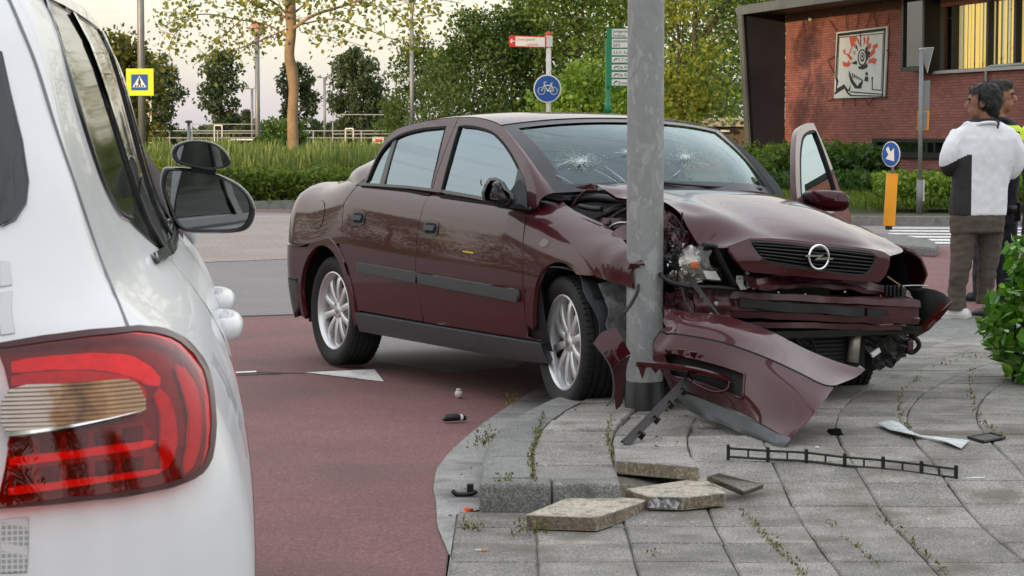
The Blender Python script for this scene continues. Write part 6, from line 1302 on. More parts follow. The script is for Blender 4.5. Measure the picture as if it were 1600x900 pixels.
# zebra-crossing sign
Y = 48; k = Y/FPX; t, P0 = post('crossing_sign', 223, Y, .078, 'pedestrian crossing sign, blue on a fluorescent yellow board, on a tall pole', 'sign', ztop=7)
R2 = lambda u, v, uc=223: ((u-uc)*k, zat(v, Y)-P0[2])
flat('board', [R2(200.5, 150), R2(243, 150), R2(243, 108), R2(200.5, 108)], 'fluo', t, -.085, .02); flat('blue_panel', [R2(208.5, 141.5), R2(234, 141.5), R2(234, 117), R2(208.5, 117)], 'blue', t, -.107); flat('white_triangle', [R2(210.5, 137), R2(232, 137), R2(221.3, 119)], 'signw', t, -.115)
for i in range(4): flat('stripe', [R2(214+i*4.2-(.8 if i < 2 else 0), 136.4), R2(216+i*4.2, 136.4), R2(216.6+i*3.4, 133), R2(215.4+i*3.4, 133)], 'ink', t, -.122)
flat('walker', [R2(220, 133), R2(222.8, 133), R2(223.4, 129), R2(222, 124.5), R2(220.4, 124.5), R2(219.2, 129)], 'ink', t, -.122); flat('walker_head', [R2(221.2+1.3*math.cos(a), 123+1.3*math.sin(a)) for a in np.linspace(0, 6.28, 9)[:-1]], 'ink', t, -.122)
# banner pole behind it
Y = 75; k = Y/FPX; t, P0 = post('banner_pole', 237, Y, .03, 'thin white pole with a red and white banner behind the crossing sign', 'flag', 'wpole', 3.0); flat('banner', [((228-237)*k, zat(198, Y)), ((236-237)*k, zat(200, Y)), ((236-237)*k, zat(152, Y)), ((229-237)*k, zat(152, Y))], mat('banner_print', (.5, .1, .1), .7, var=.5, vs_=3, col2=(.6, .58, .56)), t, 0)
# globe lamp
Y = 55; k = Y/FPX; t, P0 = post('globe_lamp', 403.5, Y, .062, 'slim lamp post with a pinkish globe and a disc rim', 'street lamp', ztop=zat(55, 55)+.05); zc = zat(47, Y)-P0[2]; r = 12*k
mb = MB(); mb.lathe([(r*math.cos(a), zc+r*math.sin(a)) for a in np.linspace(-1.4, .12, 10)], 24); mb.build('globe', mat('opal_globe', (.50, .42, .36), .35), t, smooth=True)
mb = MB(); mb.lathe([(r*math.cos(a)*1.01, zc+r*math.sin(a)) for a in np.linspace(.12, 1.56, 8)], 24); mb.build('globe_cap', mat('pink_cap', (.40, .15, .09), .4), t, smooth=True); mb = MB(); mb.lathe([(r*.9, zc+.02), (r*1.45, zc+.02), (r*1.45, zc+.05), (r*.9, zc+.05)], 24); mb.build('rim', M['pole'], t); mb = MB(); mb.tube([(0, 0, zc-r*1.3), (0, 0, zc-r*.9)], [.05, .07], 10); mb.build('collar', mat('copper_collar', (.30, .12, .08), .5), t)
# tall street lamp with a curved top
Y = 78; k = Y/FPX; t, P0 = post('street_lamp', 644, Y, .075, 'tall grey street lamp with a curved arm above the trees', 'street lamp', ztop=zat(30, 78)); zz = zat(30, Y); mb = MB(); mb.tube(crom([(0, 0, zz), (.05, 0, zz+.5), (.3, 0, zz+.95), (.9, 0, zz+1.15)], 5), .05, 8); mb.build('arm', M['pole'], t, smooth=True); mb = MB(); mb.box((1.25, 0, zz+1.18), (.8, .3, .12)); mb.build('lamp_head', M['sgrey'], t, bevel=.03)
for u, lab in ((508, 'floodlight mast beside the round poplar'), (395, 'floodlight mast behind the globe lamp')):
    Y = 165; t, P0 = post('floodlight_mast', u, Y, .10, lab, 'floodlight', ztop=zat(121 if u > 450 else 138, Y)); zz = zat(121 if u > 450 else 138, Y)
    mb = MB(); mb.box((0, 0, zz), (.9, .06, .06)); mb.build('crossbar', M['pole'], t)
    for s in (-1, 1): mb = MB(); mb.box((s*.38, -.1, zz+.08), (.34, .25, .16), Matrix.Rotation(s*.3, 3, 'Y')); mb.build('floodlight', M['sgrey'], t)
# cycle path sign with a direction arm
Y = 48; k = Y/FPX; t, P0 = post('cycle_sign', 857, Y, .055, 'round blue bicycle sign under a red and white direction arm', 'sign', 'wpole', ztop=zat(54, 48)+.05); R2 = lambda u, v, uc=857: ((u-uc)*k, zat(v, Y)-P0[2])
flat('blue_disc', [R2(855+19.6*math.cos(a), 139+20*math.sin(a)) for a in np.linspace(0, 6.283, 41)[:-1]], 'blue', t, -.084, .008); flat('white_rim', [R2(855+21.6*math.cos(a), 139+22*math.sin(a)) for a in np.linspace(0, 6.283, 41)[:-1]], 'signw', t, -.072, .008)
def line(par, pts, w, y, m='signw', nm='symbol', closed=False):
    mb = MB(); n = len(pts)
    for i in range(n if closed else n-1):
        a = np.array(pts[i]); b_ = np.array(pts[(i+1) % n]); d = b_-a; d = d/(np.linalg.norm(d)+1e-9); q_ = np.array([-d[1], d[0]])*w/2; a = a-d*w*.3; b_ = b_+d*w*.3
        mb.prism([a-q_, b_-q_, b_+q_, a+q_], .004, (0, y, 0), (1, 0, 0), (0, 0, 1), (0, -1, 0))
    return mb.build(nm, M[m], par)
sk = line
for cxx in (845.8, 865.0): sk(t, [R2(cxx+5.4*math.cos(a), 142.5+5.6*math.sin(a)) for a in np.linspace(0, 6.283, 21)[:-1]], .018, -.094, closed=True, nm='bicycle_wheel')
sk(t, [R2(845.8, 142.5), R2(850.5, 134), R2(861, 134), R2(855.5, 143), R2(850.5, 134)], .018, -.094, nm='bicycle_frame'); sk(t, [R2(855.5, 143), R2(865, 142.5), R2(860.2, 131), R2(863, 130.4)], .018, -.0945, nm='bicycle_frame'); sk(t, [R2(850.5, 134), R2(849.6, 130), R2(853, 128.6)], .018, -.0945, nm='bicycle_bars')
flat('direction_arm', [R2(797, 74.5), R2(853, 76), R2(853, 58.5), R2(797, 56.5), R2(795, 61), R2(795, 70)], 'signr', t, -.05, .03); flat('arm_face', [R2(805.5, 73), R2(851, 74.5), R2(851, 60), R2(805.5, 58.5)], 'signw', t, -.082, .004); sk(t, [R2(803.5, 65.5), R2(797.5, 65.5), R2(800, 62.6)], .02, -.083, nm='arrow'); sk(t, [R2(797.5, 65.5), R2(800, 68.4)], .02, -.0835, nm='arrow')
text('Doorgaand', 6.0*k, 'signr', t, (R2(807, 64.6)[0], -.0875, R2(807, 64.6)[1]), sx_=1.05); text('verkeer', 6.0*k, 'signr', t, (R2(822, 72.6)[0], -.0875, R2(822, 72.6)[1]), sx_=1.05)
mb = MB(); mb.lathe([(.058, R2(0, 57)[1]), (.062, R2(0, 52)[1]), (.001, R2(0, 50)[1])], 14); mb.build('red_cap', M['signr'], t, smooth=True); mb = MB(); mb.box((0, 0, R2(0, 66)[1]), (.17, .14, .24)); mb.build('clamp', M['wpole'], t, bevel=.01)
# green direction board
Y = 40; k = Y/FPX; t, P0 = post('direction_board', 949, Y, .042, 'green framed direction board with white name plates behind the lamp post', 'sign', 'signg', ztop=zat(60, 40)); R2 = lambda u, v, uc=949: ((u-uc)*k, zat(v, Y)-P0[2])
flat('frame', [R2(947, 136), R2(1030, 136), R2(1030, 45.5), R2(947, 45.5)], 'signg', t, -.03, .05); mb = MB(); mb.tube([(0, 0, R2(0, 180)[1]), (0, 0, R2(0, 158)[1])], .055, 12); mb.build('foot', M['signg'], t, smooth=True)
for (a, b_), tx in (((47, 60), ('Jongeren', 'Inventa')), ((62, 75.6), ('atletiekv.', 'SAV')), ((78, 87.4), ('S.S.V. Su',)), ((90, 98.7), ('    T.T.V.',)), ((102, 110.2), ('    De Kl',)), ((113.6, 122), ('    De Kl',)), ((124.7, 134), ('    Zouav',))):
    pl_ = flat('name_plate', [R2(955, b_), R2(1028, b_), R2(1028, a), R2(955, a)], 'signw', t, -.082, .004)
    for i, s in enumerate(tx): text(s, 6.6*k, 'ink', t, (R2(957, 0)[0], -.088, R2(0, a+5.6+6.3*i if len(tx) > 1 else b_-2)[1]))
    if len(tx) == 1 and tx[0].startswith(' '): sk(t, [R2(958, b_-2.5), R2(961, a+3), R2(963.5, a+3.2)], .018, -.087, 'ink', 'pictogram')
# keep-right bollard on the traffic island
isl = MB(); Pi = [G(u, v, .10)[:2] for u, v in ((1330, 362), (1400, 367), (1455, 375), (1467, 382), (1462, 388), (1400, 383), (1330, 380))]
isl.prism([tuple(p) for p in Pi], .12, (0, 0, -.01), (1, 0, 0), (0, 1, 0), (0, 0, 1)); tag(isl.build('traffic_island', M['kerb'], None, bevel=.03), kind='structure')
PB = G(1388, 357, .10); t = thing('keep_right_bollard', 'yellow bollard with a round blue arrow sign on the traffic island', 'bollard', tuple(PB)); k = PB[1]/FPX; R2 = lambda u, v: np.array([(u-1388)*k, 0, (357-v)*k])
mb = MB(); a, b_ = R2(1389, 353), R2(1393, 273); ax = (b_-a)/np.linalg.norm(b_-a); mb.tube([a, b_], [.078, .078], 4) ; mb.v = []; mb.f = []; mb.mi = []
lean = math.atan2(b_[0]-a[0], b_[2]-a[2]); Rl = np.array(Matrix.Rotation(lean, 3, 'Y')); mb.box((a+b_)/2, (.135, .11, np.linalg.norm(b_-a)), Rl); mb.build('body', M['syel'], t, bevel=.012, seg=3, auto=40)
mb = MB(); mb.box(b_+np.array([0, 0, .004]), (.142, .118, .02), Rl); mb.build('cap', M['syel'], t, bevel=.005); mb = MB(); mb.tube([R2(1388.5, 359), R2(1389, 352)], .045, 12); mb.build('foot', M['black'], t); mb = MB(); mb.tube([b_, R2(1396.5, 226)], .020, 10); mb.build('stem', M['pole'], t, smooth=True)
disc = bpy.data.objects.new('sign_disc', None); link(disc, t); disc.location = R2(1390, 241)+np.array([0, -.03, 0]); disc.rotation_euler = (0, .07, math.radians(-56)); rr2 = 20*k
flat('rim', [(rr2*math.cos(a), rr2*math.sin(a)) for a in np.linspace(0, 6.283, 37)[:-1]], 'signw', disc, .006, .006); flat('face', [(rr2*.93*math.cos(a), rr2*.93*math.sin(a)) for a in np.linspace(0, 6.283, 37)[:-1]], 'blue', disc, -.002, .004)
aw = [(-.55, .38), (-.30, .62), (.02, .18), (.38, .52), (.50, -.55), (-.52, -.42), (-.22, -.08)]; flat('arrow', [(x*rr2*.95, z*rr2*.95) for x, z in aw], 'signw', disc, -.008, .003)
# back of traffic signs on a pole
Y = 37; k = Y/FPX; t, P0 = post('sign_pole', 1437, Y, .036, 'grey pole with the backs of a triangle sign and two plates by the brick wall', 'sign', ztop=zat(78, 37)); R2 = lambda u, v: ((u-1437)*k, zat(v, Y)-P0[2])
mb = MB(); mb.tube([(0, 0, 0), (0, 0, zat(276, Y))], .055, 12); mb.build('sleeve', M['pole'], t, smooth=True)
flat('triangle_back', [R2(1447, 113), R2(1456, 75), R2(1435, 77)], 'sgrey', t, .045, .006); flat('triangle_edge', [R2(1447.5, 115), R2(1457, 74.5), R2(1434, 76)], 'signw', t, .052, .006)
flat('plate_back', [R2(1434, 172), R2(1451, 172), R2(1452, 126), R2(1435, 127)], 'sgrey', t, .045, .006); flat('yellow_plate', [R2(1432, 204), R2(1450.5, 203), R2(1451.5, 172.5), R2(1433, 173)], 'syel', t, .052, .006); flat('yellow_plate_back', [R2(1433.5, 202.5), R2(1447.5, 201.5), R2(1448.5, 174.5), R2(1434.5, 174.5)], 'sgrey', t, .045, .006)
mb = MB(); mb.box((.05, .02, zat(293, Y)), (.06, .06, .36)); mb.build('cable_box', M['whitep'], t, bevel=.01)
# low shed behind the car
P = A(1128, 240, 78); t = thing('brick_shed', 'low brown brick shed with a flat pale fascia under the trees', 'shed', (P[0], P[1], -.05)); k = 78/FPX; M['brick2'] = mat('brown_brick', (.10, .065, .045), .9, var=.3, vs_=8)
mb = MB(); mb.box((0, 1.5, .8), (2.9, 3.0, 1.75)); mb.build('wall', M['brick2'], t); mb = MB(); mb.box((.10, 1.4, 1.72), (3.3, 3.5, .30)); mb.build('roof', mat('beige_fascia', (.30, .27, .22), .7), t); mb = MB(); mb.box((1.28, -.15, .75), (.12, .12, 1.6)); mb.build('post', M['black'], t); mb = MB(); mb.box((-.1, -.02, 1.40), (1.4, .04, .20)); mb.build('lintel', M['black'], t); mb = MB(); mb.box((.1, -.05, 1.42), (.32, .03, .07)); mb.build('sign_plate', M['whitep'], t)
# sports-field fences and goals far behind
M['fence'] = mat('fence_grey', (.30, .31, .31), .6)
def fence(u0, u1, Y, vtop, vmid, step, label, group=None):
    a, b_ = A(u0, 207, Y), A(u1, 207, Y); t = thing('field_fence', label, 'fence', (a[0], Y, -.05)); L = b_[0]-a[0]; zt = zat(vtop, Y); k = Y/FPX
    for z in (zt, zat(vmid, Y)): mb = MB(); mb.tube([(0, 0, z), (L, 0, z)], .03, 6); mb.build('rail', M['fence'], t)
    x = 0
    while x <= L+.01: mb = MB(); mb.tube([(x, 0, 0), (x, 0, zt)], .035, 6); mb.build('post', M['fence'], t); x += step
    return t
fence(190, 660, 120, 203, 214, 2.6, 'long low railing round the sports field'); fence(520, 660, 135, 178, 208, 3.6, 'high ball-stop fence by the round poplar'); fence(300, 480, 150, 193, 207, 4.4, 'high ball-stop fence behind the globe lamp')
def goal(u0, u1, vt, Y, label):
    a, b_ = A(u0, 207, Y), A(u1, 207, Y); t = thing('football_goal', label, 'goal', (a[0], Y, -.05)); zt = zat(vt, Y); L = b_[0]-a[0]
    for x in (0, L): mb = MB(); mb.tube([(x, 0, 0), (x, 0, zt)], .045, 8); mb.build('goal_post', M['whitep'], t)
    mb = MB(); mb.tube([(0, 0, zt), (L, 0, zt)], .05, 8); mb.build('crossbar', M['whitep'], t)
goal(335, 347, 195, 170, 'narrow white goal behind the globe lamp'); goal(358, 398, 217, 140, 'small white goal left of the plane tree on the sports field'); goal(540, 552, 200, 150, 'narrow white goal by the round poplar')
P = A(592, 220, 130); o = thing('field_board', 'small white and red board at the sports field', 'sign', (P[0], 130, 0)); k = 130/FPX; flat('board', [(-10*k, zat(224, 130)), (8*k, zat(224, 130)), (8*k, zat(214, 130)), (-10*k, zat(214, 130))], 'signw', o, 0, .03); flat('print', [(-6*k, zat(222, 130)), (5*k, zat(222, 130)), (5*k, zat(217, 130)), (-6*k, zat(217, 130))], 'signr', o, -.04, .004)
t, P0 = post('bollard_lamp', 296, 70, .05, 'short grey lamp with a dark cap behind the blind-spot mirror', 'street lamp', ztop=zat(190, 70)); mb = MB(); mb.lathe([(.06, zat(190, 70)), (.13, zat(189, 70)), (.10, zat(186, 70)), (.001, zat(185.5, 70))], 12); mb.build('cap', M['black'], t)
# verge kerbs
def kerbline(px, z, name='verge_kerb', w=.14):
    L = [G(u, v, 0) for u, v in px]; mb = MB(); rows = [[p+np.array([0, 0, -.05]), p+np.array([0, 0, z]), p+np.array([.02, w, z]), p+np.array([.02, w, -.05])] for p in L]; mb.grid(rows); tag(mb.build(name, M['kerb'], None, auto=40), kind='structure')
kerbline([(60, 333), (260, 329), (400, 326.5), (480, 324.5), (640, 322)], .13); kerbline([(1240, 352), (1330, 352.5), (1480, 353), (1660, 353)], .13)
# far low hedge line, hiding the horizon
# ================================================================== people
M['skin'] = mat('skin', (.34, .17, .11), .5, var=.12, vs_=14); M['skin2'] = mat('skin_tan', (.27, .13, .085), .5, var=.12, vs_=14); M['hair'] = mat('black_hair', (.010, .009, .009), .45, var=.5, vs_=60, bump=.6, bs=70); M['hair2'] = mat('dark_brown_hair', (.022, .014, .010), .5, var=.5, vs_=60, bump=.6, bs=70)
M['fleece'] = mat('white_fleece', (.78, .80, .84), .85, var=.05, vs_=9, bump=.15, bs=90); M['fleece_k'] = mat('charcoal_fleece', (.028, .028, .030), .85, bump=.15, bs=90); M['trous'] = mat('brown_trousers', (.085, .068, .055), .85, var=.18, vs_=8, bump=.25, bs=70); M['navy'] = mat('navy_uniform', (.012, .015, .026), .75, var=.2, vs_=10, bump=.2, bs=60); M['hivis'] = mat('hi_vis_yellow', (.55, .72, .02), .5, emit=(.5, .7, .02), es=.08); M['boot'] = mat('black_boot', (.008, .008, .009), .4); M['shoe'] = mat('white_sneaker', (.62, .62, .60), .55)
def loft_body(secs, n=18, cap=True):
    """secs: (centre xyz, half width along x, half depth along y, twist) ; rings stacked along the list"""
    V = []; Fq = []
    for c, a, b, *tw in secs:
        tw = tw[0] if tw else 0
        for k in range(n):
            t = 2*math.pi*k/n; x, y = a*math.copysign(abs(math.cos(t))**.85, math.cos(t)), b*math.copysign(abs(math.sin(t))**.85, math.sin(t)); V.append((c[0]+x*math.cos(tw)-y*math.sin(tw), c[1]+x*math.sin(tw)+y*math.cos(tw), c[2]))
    m = len(secs)
    for i in range(m-1):
        for k in range(n): Fq.append((i*n+k, i*n+(k+1) % n, (i+1)*n+(k+1) % n, (i+1)*n+k))
    if cap: Fq += [tuple(range(n-1, -1, -1)), tuple((m-1)*n+k for k in range(n))]
    return V, Fq
TMP = bpy.data.scenes.new('remesh_scratch')
def fuse(name, mb, m, parent, vox=.012, wr=0, wf=14, sm=4, zs=.45, seed=0, regions=None):
    """one continuous surface from overlapping shapes, with cloth wrinkles"""
    o = mesh(name, mb.v, mb.f, None, None); COL.objects.unlink(o); TMP.collection.objects.link(o); bm = bmesh.new(); bm.from_mesh(o.data); bmesh.ops.recalc_face_normals(bm, faces=bm.faces); bm.to_mesh(o.data); bm.free()
    md_ = o.modifiers.new('r', 'REMESH'); md_.mode = 'VOXEL'; md_.voxel_size = vox; s2 = o.modifiers.new('s', 'SMOOTH'); s2.iterations = sm; s2.factor = .5
    vl_ = TMP.view_layers[0]; vl_.update(); dg = vl_.depsgraph; me = bpy.data.meshes.new_from_object(o.evaluated_get(dg)); bpy.data.objects.remove(o)
    if wr:
        nrm_ = [v.normal.copy() for v in me.vertices]
        for v, vn in zip(me.vertices, nrm_):
            c = v.co.copy(); d = noise.noise(Vector((c.x*wf, c.y*wf, c.z*wf*zs+seed)))+.5*noise.noise(Vector((c.x*wf*2.1, c.y*wf*2.1, c.z*wf*1.4+seed))); v.co = c+vn*d*wr
    me.polygons.foreach_set('use_smooth', [True]*len(me.polygons)); ms_ = m if isinstance(m, list) else [m]; me.materials.clear(); [me.materials.append(x) for x in ms_]
    if regions: me.polygons.foreach_set('material_index', [regions(p.center) for p in me.polygons])
    q = bpy.data.objects.new(name, me); return link(q, parent)
def head(t, c, H, face, mskin, mhair, hair_len=.0, tilt=0, nm='head', hair_style=0):
    """c centre of the head, H its height, face = direction angle in the ground plane the face looks to"""
    mb = MB(); f = np.array([math.cos(face), math.sin(face), 0]); r = np.array([-f[1], f[0], 0]); u = np.array([0, 0, 1.0]); c = np.array(c)
    def el(o, a, b, d, n=12):
        V = []; Fq = []
        for i in range(n+1):
            th = math.pi*i/n
            for k in range(16): ph = 2*math.pi*k/16; V.append(o+f*a*math.sin(th)*math.cos(ph)+r*b*math.sin(th)*math.sin(ph)+u*d*math.cos(th))
        for i in range(n):
            for k in range(16): Fq.append((i*16+k, i*16+(k+1) % 16, (i+1)*16+(k+1) % 16, (i+1)*16+k))
        mb.add(V, Fq)
    h = H/2; el(c+u*h*.18, h*.82, h*.66, h*.80); el(c-u*h*.35+f*h*.18, h*.60, h*.52, h*.62); el(c-u*h*.72+f*h*.42, h*.26, h*.28, h*.22)      # skull, jaw, chin
    el(c-u*h*.10+f*h*.80, h*.20, h*.13, h*.24); el(c-u*h*.20+f*h*.90, h*.13, h*.14, h*.10)                          # nose
    el(c+u*h*.14+f*h*.66, h*.12, h*.42, h*.09); el(c-u*h*.48+f*h*.68, h*.12, h*.24, h*.07)                            # brow, lips
    for s in (-1, 1): el(c-u*h*.02+r*s*h*.66-f*h*.05, h*.18, h*.08, h*.26)
    mb.tube([c-u*h*.45-f*h*.12, c-u*h*1.0-f*h*.22, c-u*h*1.5-f*h*.28], [h*.50, h*.50, h*.60], 14)
    o = fuse(nm, mb, mskin, t, h*.055, sm=3)
    for s in (-1, 1):
        e = MB(); e.lathe([(.001, -.011), (.008, -.008), (.011, 0), (.008, .008), (.001, .011)], 10, 'z', c+u*h*.02+f*h*.64+r*s*h*.27); e.build('eye', M['ink'], o, smooth=True)
        e = MB(); e.tube([c+u*h*.20+f*h*.78+r*s*h*.12, c+u*h*.24+f*h*.76+r*s*h*.30, c+u*h*.18+f*h*.62+r*s*h*.46], .008, 6); e.build('eyebrow', mhair, o, smooth=True)
    e = MB(); e.tube([c-u*h*.50+f*h*.76+r*s*h*.18 for s in (-1, 0, 1)], .004, 6); e.build('mouth', mat('lip', (.22, .07, .06), .5) if 'lip' not in M else M['lip'], o)
    hb = MB(); mb = hb
    el(c+u*h*.30-f*h*.10, h*.88, h*.74, h*.80); el(c+u*h*.05-f*h*.38, h*.56, h*.70, h*.72)
    if hair_style == 0: el(c-u*h*.25-f*h*.46, h*.40, h*.56, h*.60); el(c+u*h*.72+f*h*.34, h*.36, h*.50, h*.22); el(c+u*h*.28+f*h*.30+r*h*.60, h*.26, h*.14, h*.30); el(c+u*h*.28+f*h*.30-r*h*.60, h*.26, h*.14, h*.30)
    else: el(c+u*h*.78+f*h*.30, h*.46, h*.50, h*.26)
    # cut the hair cap away from the face
    o2 = fuse('hair', hb, mhair, o, h*.06, wr=h*.05, wf=34, sm=2)
    bm = bmesh.new(); bm.from_mesh(o2.data); lim = .40
    for v in bm.verts:
        q = np.array(v.co)-c; fa = q@f/h; za = q[2]/h
        if fa > .10 and za < .52: v.co = Vector(c+q-f*max(0, (fa-.10))*h*1.0)
    bm.to_mesh(o2.data); bm.free()
    rs = np.random.default_rng(int(H*1000)); vs3 = o2.data.vertices; nv = len(vs3); V = []; Fq = []
    for _ in range(1500):
        v = vs3[int(rs.integers(0, nv))]; p = np.array(v.co); nn_ = np.array(v.normal); tg = np.array([0, 0, -1.0])-f*.7+rs.normal(size=3)*.45; tg -= nn_*(tg@nn_); tg /= np.linalg.norm(tg)+1e-9; sd_ = np.cross(tg, nn_)*.0022; L = h*rs.uniform(.18, .42); p = p+nn_*.002; b0 = len(V)
        V += [p-sd_, p+sd_, p+tg*L*.6+nn_*h*.03+sd_, p+tg*L*.6+nn_*h*.03-sd_, p+tg*L+nn_*h*rs.uniform(-.01, .06)]; Fq += [(b0, b0+1, b0+2, b0+3), (b0+3, b0+2, b0+4)]
    q3 = mesh('hair_strands', V, Fq, mhair, o); q3['kind'] = 'stuff'; return o
def hand(t, c, d, n, mskin, s=1.0, nm='hand'):
    """c wrist, d pointing direction, n back-of-hand direction"""
    d = np.array(d)/np.linalg.norm(d); n = np.array(n, float); n -= d*(n@d); n /= np.linalg.norm(n); w = np.cross(d, n); c = np.array(c); mb = MB()
    R = np.array([d, w, n]).T; mb.box(c+d*.045*s, (.09*s, .078*s, .03*s), R)
    for i, L in enumerate((.072, .080, .074, .058)):
        b = c+d*.088*s+w*(.028-.019*i)*s; mb.tube([b, b+d*L*.45*s-n*.006*s, b+d*L*.75*s-n*.025*s, b+d*L*.85*s-n*.045*s], [.0095*s, .0092*s, .0085*s, .007*s], 8)
    b = c+d*.025*s+w*.035*s; mb.tube([b, b+w*.025*s+d*.03*s-n*.008*s, b+w*.03*s+d*.058*s-n*.02*s], [.012*s, .0105*s, .0085*s], 8); return fuse(nm, mb, mskin, t, .006, sm=2)
# --- man in the white fleece, back turned, head turned to the side
Yb = 15.42; kp_ = Yb/FPX; man = thing('person', 'man in a white and black fleece and brown trousers, arms folded, back turned', 'person', tuple(G(1525, 502, 0))); man.location.y = Yb; man.location.x = (1525-800)*kp_; man.location.z = .008; M0 = np.array(man.location)
def mp(u, v, dy=0): return np.array([(u-1525)*kp_, dy, A(u, v, Yb)[2]-0])
mw = lambda px: px*kp_
mb = MB(); secs = [(mp(1528, 338), mw(44), .125), (mp(1528, 320), mw(45), .128), (mp(1530, 295), mw(44), .128), (mp(1533, 268), mw(46), .13), (mp(1536, 240), mw(50), .135), (mp(1538, 218), mw(52), .125), (mp(1538, 204), mw(46), .105), (mp(1535, 194), mw(30), .085), (mp(1533, 187), mw(20), .075)]
mb.add(*loft_body(secs)); mb.tube(crom([mp(1500, 214, .0), mp(1484, 236, -.04), mp(1480, 258, -.02), mp(1492, 266, .12), mp(1520, 262, .24)], 5), list(np.linspace(.078, .050, 21)), 14)
mb.tube(crom([mp(1574, 216, .0), mp(1585, 240, .0), mp(1584, 266, .04), mp(1572, 268, .16), mp(1540, 258, .25)], 5), list(np.linspace(.080, .050, 21)), 14)
def reg(c):
    u = c.x/kp_+1525; v = 450-(math.tan(math.atan2(c.z-CAMH, Yb)+PITCH))*FPX
    if c.y < .09 and u < 1512 and v > 243 and u < 1513 and (v > 262 or u > 1512-(v-240)*1.9): return 1
    if v < 193 and u < 1560 and c.y > -.2: return 1
    return 0
fl_ = fuse('fleece_jacket', mb, [M['fleece'], M['fleece_k']], man, .009, .0065, 15, 2, .5, 3, reg)
mb = MB(); mb.tube(crom([mp(1515, 199, -.06), mp(1530, 194, -.10), mp(1548, 194, -.10), mp(1560, 201, -.05)], 4), .012, 8); mb.build('collar', M['fleece'], fl_, smooth=True)
mb = MB(); mb.tube(crom([mp(1503, 199, -.02), mp(1508, 195, -.04), mp(1514, 198, -.06), mp(1522, 200, -.07)], 3), .018, 8); mb.build('collar_fold', M['fleece'], fl_, smooth=True)
mb = MB(); mb.tube(crom([mp(1549, 191, -.128), mp(1552, 195, -.132), mp(1550, 199, -.136), mp(1551, 203, -.139)], 3), [.004]+[.008]*8+[.004], 6); mb.build('emblem', M['fleece_k'], fl_)
mb = MB(); mb.add(*loft_body([(mp(1527, 365), mw(43), .125), (mp(1527, 345), mw(43), .125), (mp(1528, 330), mw(42), .120)]))
for hu, pts, rr in ((0, [(1508, 350, .0), (1505, 385, -.01), (1500, 425, -.02), (1497, 455, .0), (1497, 486, .0)], (.100, .088, .070, .062, .070)), (1, [(1548, 350, .02), (1549, 385, .04), (1546, 425, .05), (1545, 455, .08), (1546, 478, .08)], (.100, .086, .068, .060, .066))): mb.tube(crom([mp(*p) for p in pts], 4), list(np.interp(np.linspace(0, 4, 17), range(5), rr)), 16)
fuse('trousers', mb, M['trous'], man, .009, .0075, 13, 2, 2.2, 7)
def shoe(t, c, d, m, L=.28, nm='shoe'):
    d = np.array(d)/np.linalg.norm(d); w = np.array([-d[1], d[0], 0]); mb = MB(); rows = []
    for a, hw, h0, h1 in ((-.5, .028, .012, .05), (-.42, .036, 0, .075), (-.2, .038, 0, .085), (.05, .042, 0, .070), (.28, .047, 0, .052), (.42, .040, .002, .042), (.5, .020, .008, .028)): rows.append([np.array(c)+d*a*L+w*x*hw+np.array([0, 0, z]) for x, z in ((-.8, h0), (-1, (h0+h1)*.4), (-.75, h1*.9), (0, h1), (.75, h1*.9), (1, (h0+h1)*.4), (.8, h0), (-.8, h0))])
    mb.grid(rows); mb.add(rows[0], [tuple(range(7))]); mb.add(rows[-1], [tuple(range(6, -1, -1))]); o = mb.build(nm, m, t, smooth=True); s = MB(); s.grid([[r[0]+np.array([0, 0, .014])-w*.004, r[0]-w*.004+np.array([0, 0, -.002]), r[6]+w*.004+np.array([0, 0, -.002]), r[6]+w*.004+np.array([0, 0, .014])] for r in rows]); s.build('sole', M['shoe'] if m is M['shoe'] else M['boot'], o); return o
shoe(man, (mp(1493, 500)[0]-.01, .03, 0), (-.75, .65, 0), M['shoe']); shoe(man, (mp(1545, 500)[0], .12, 0), (-.35, .9, 0), M['boot'])
head(man, mp(1534, 163, .0), .262, math.radians(158), M['skin2'], M['hair'], 1)
hand(man, mp(1528, 262, .25), (.6, .2, .2), (0, .9, .3), M['skin2'])
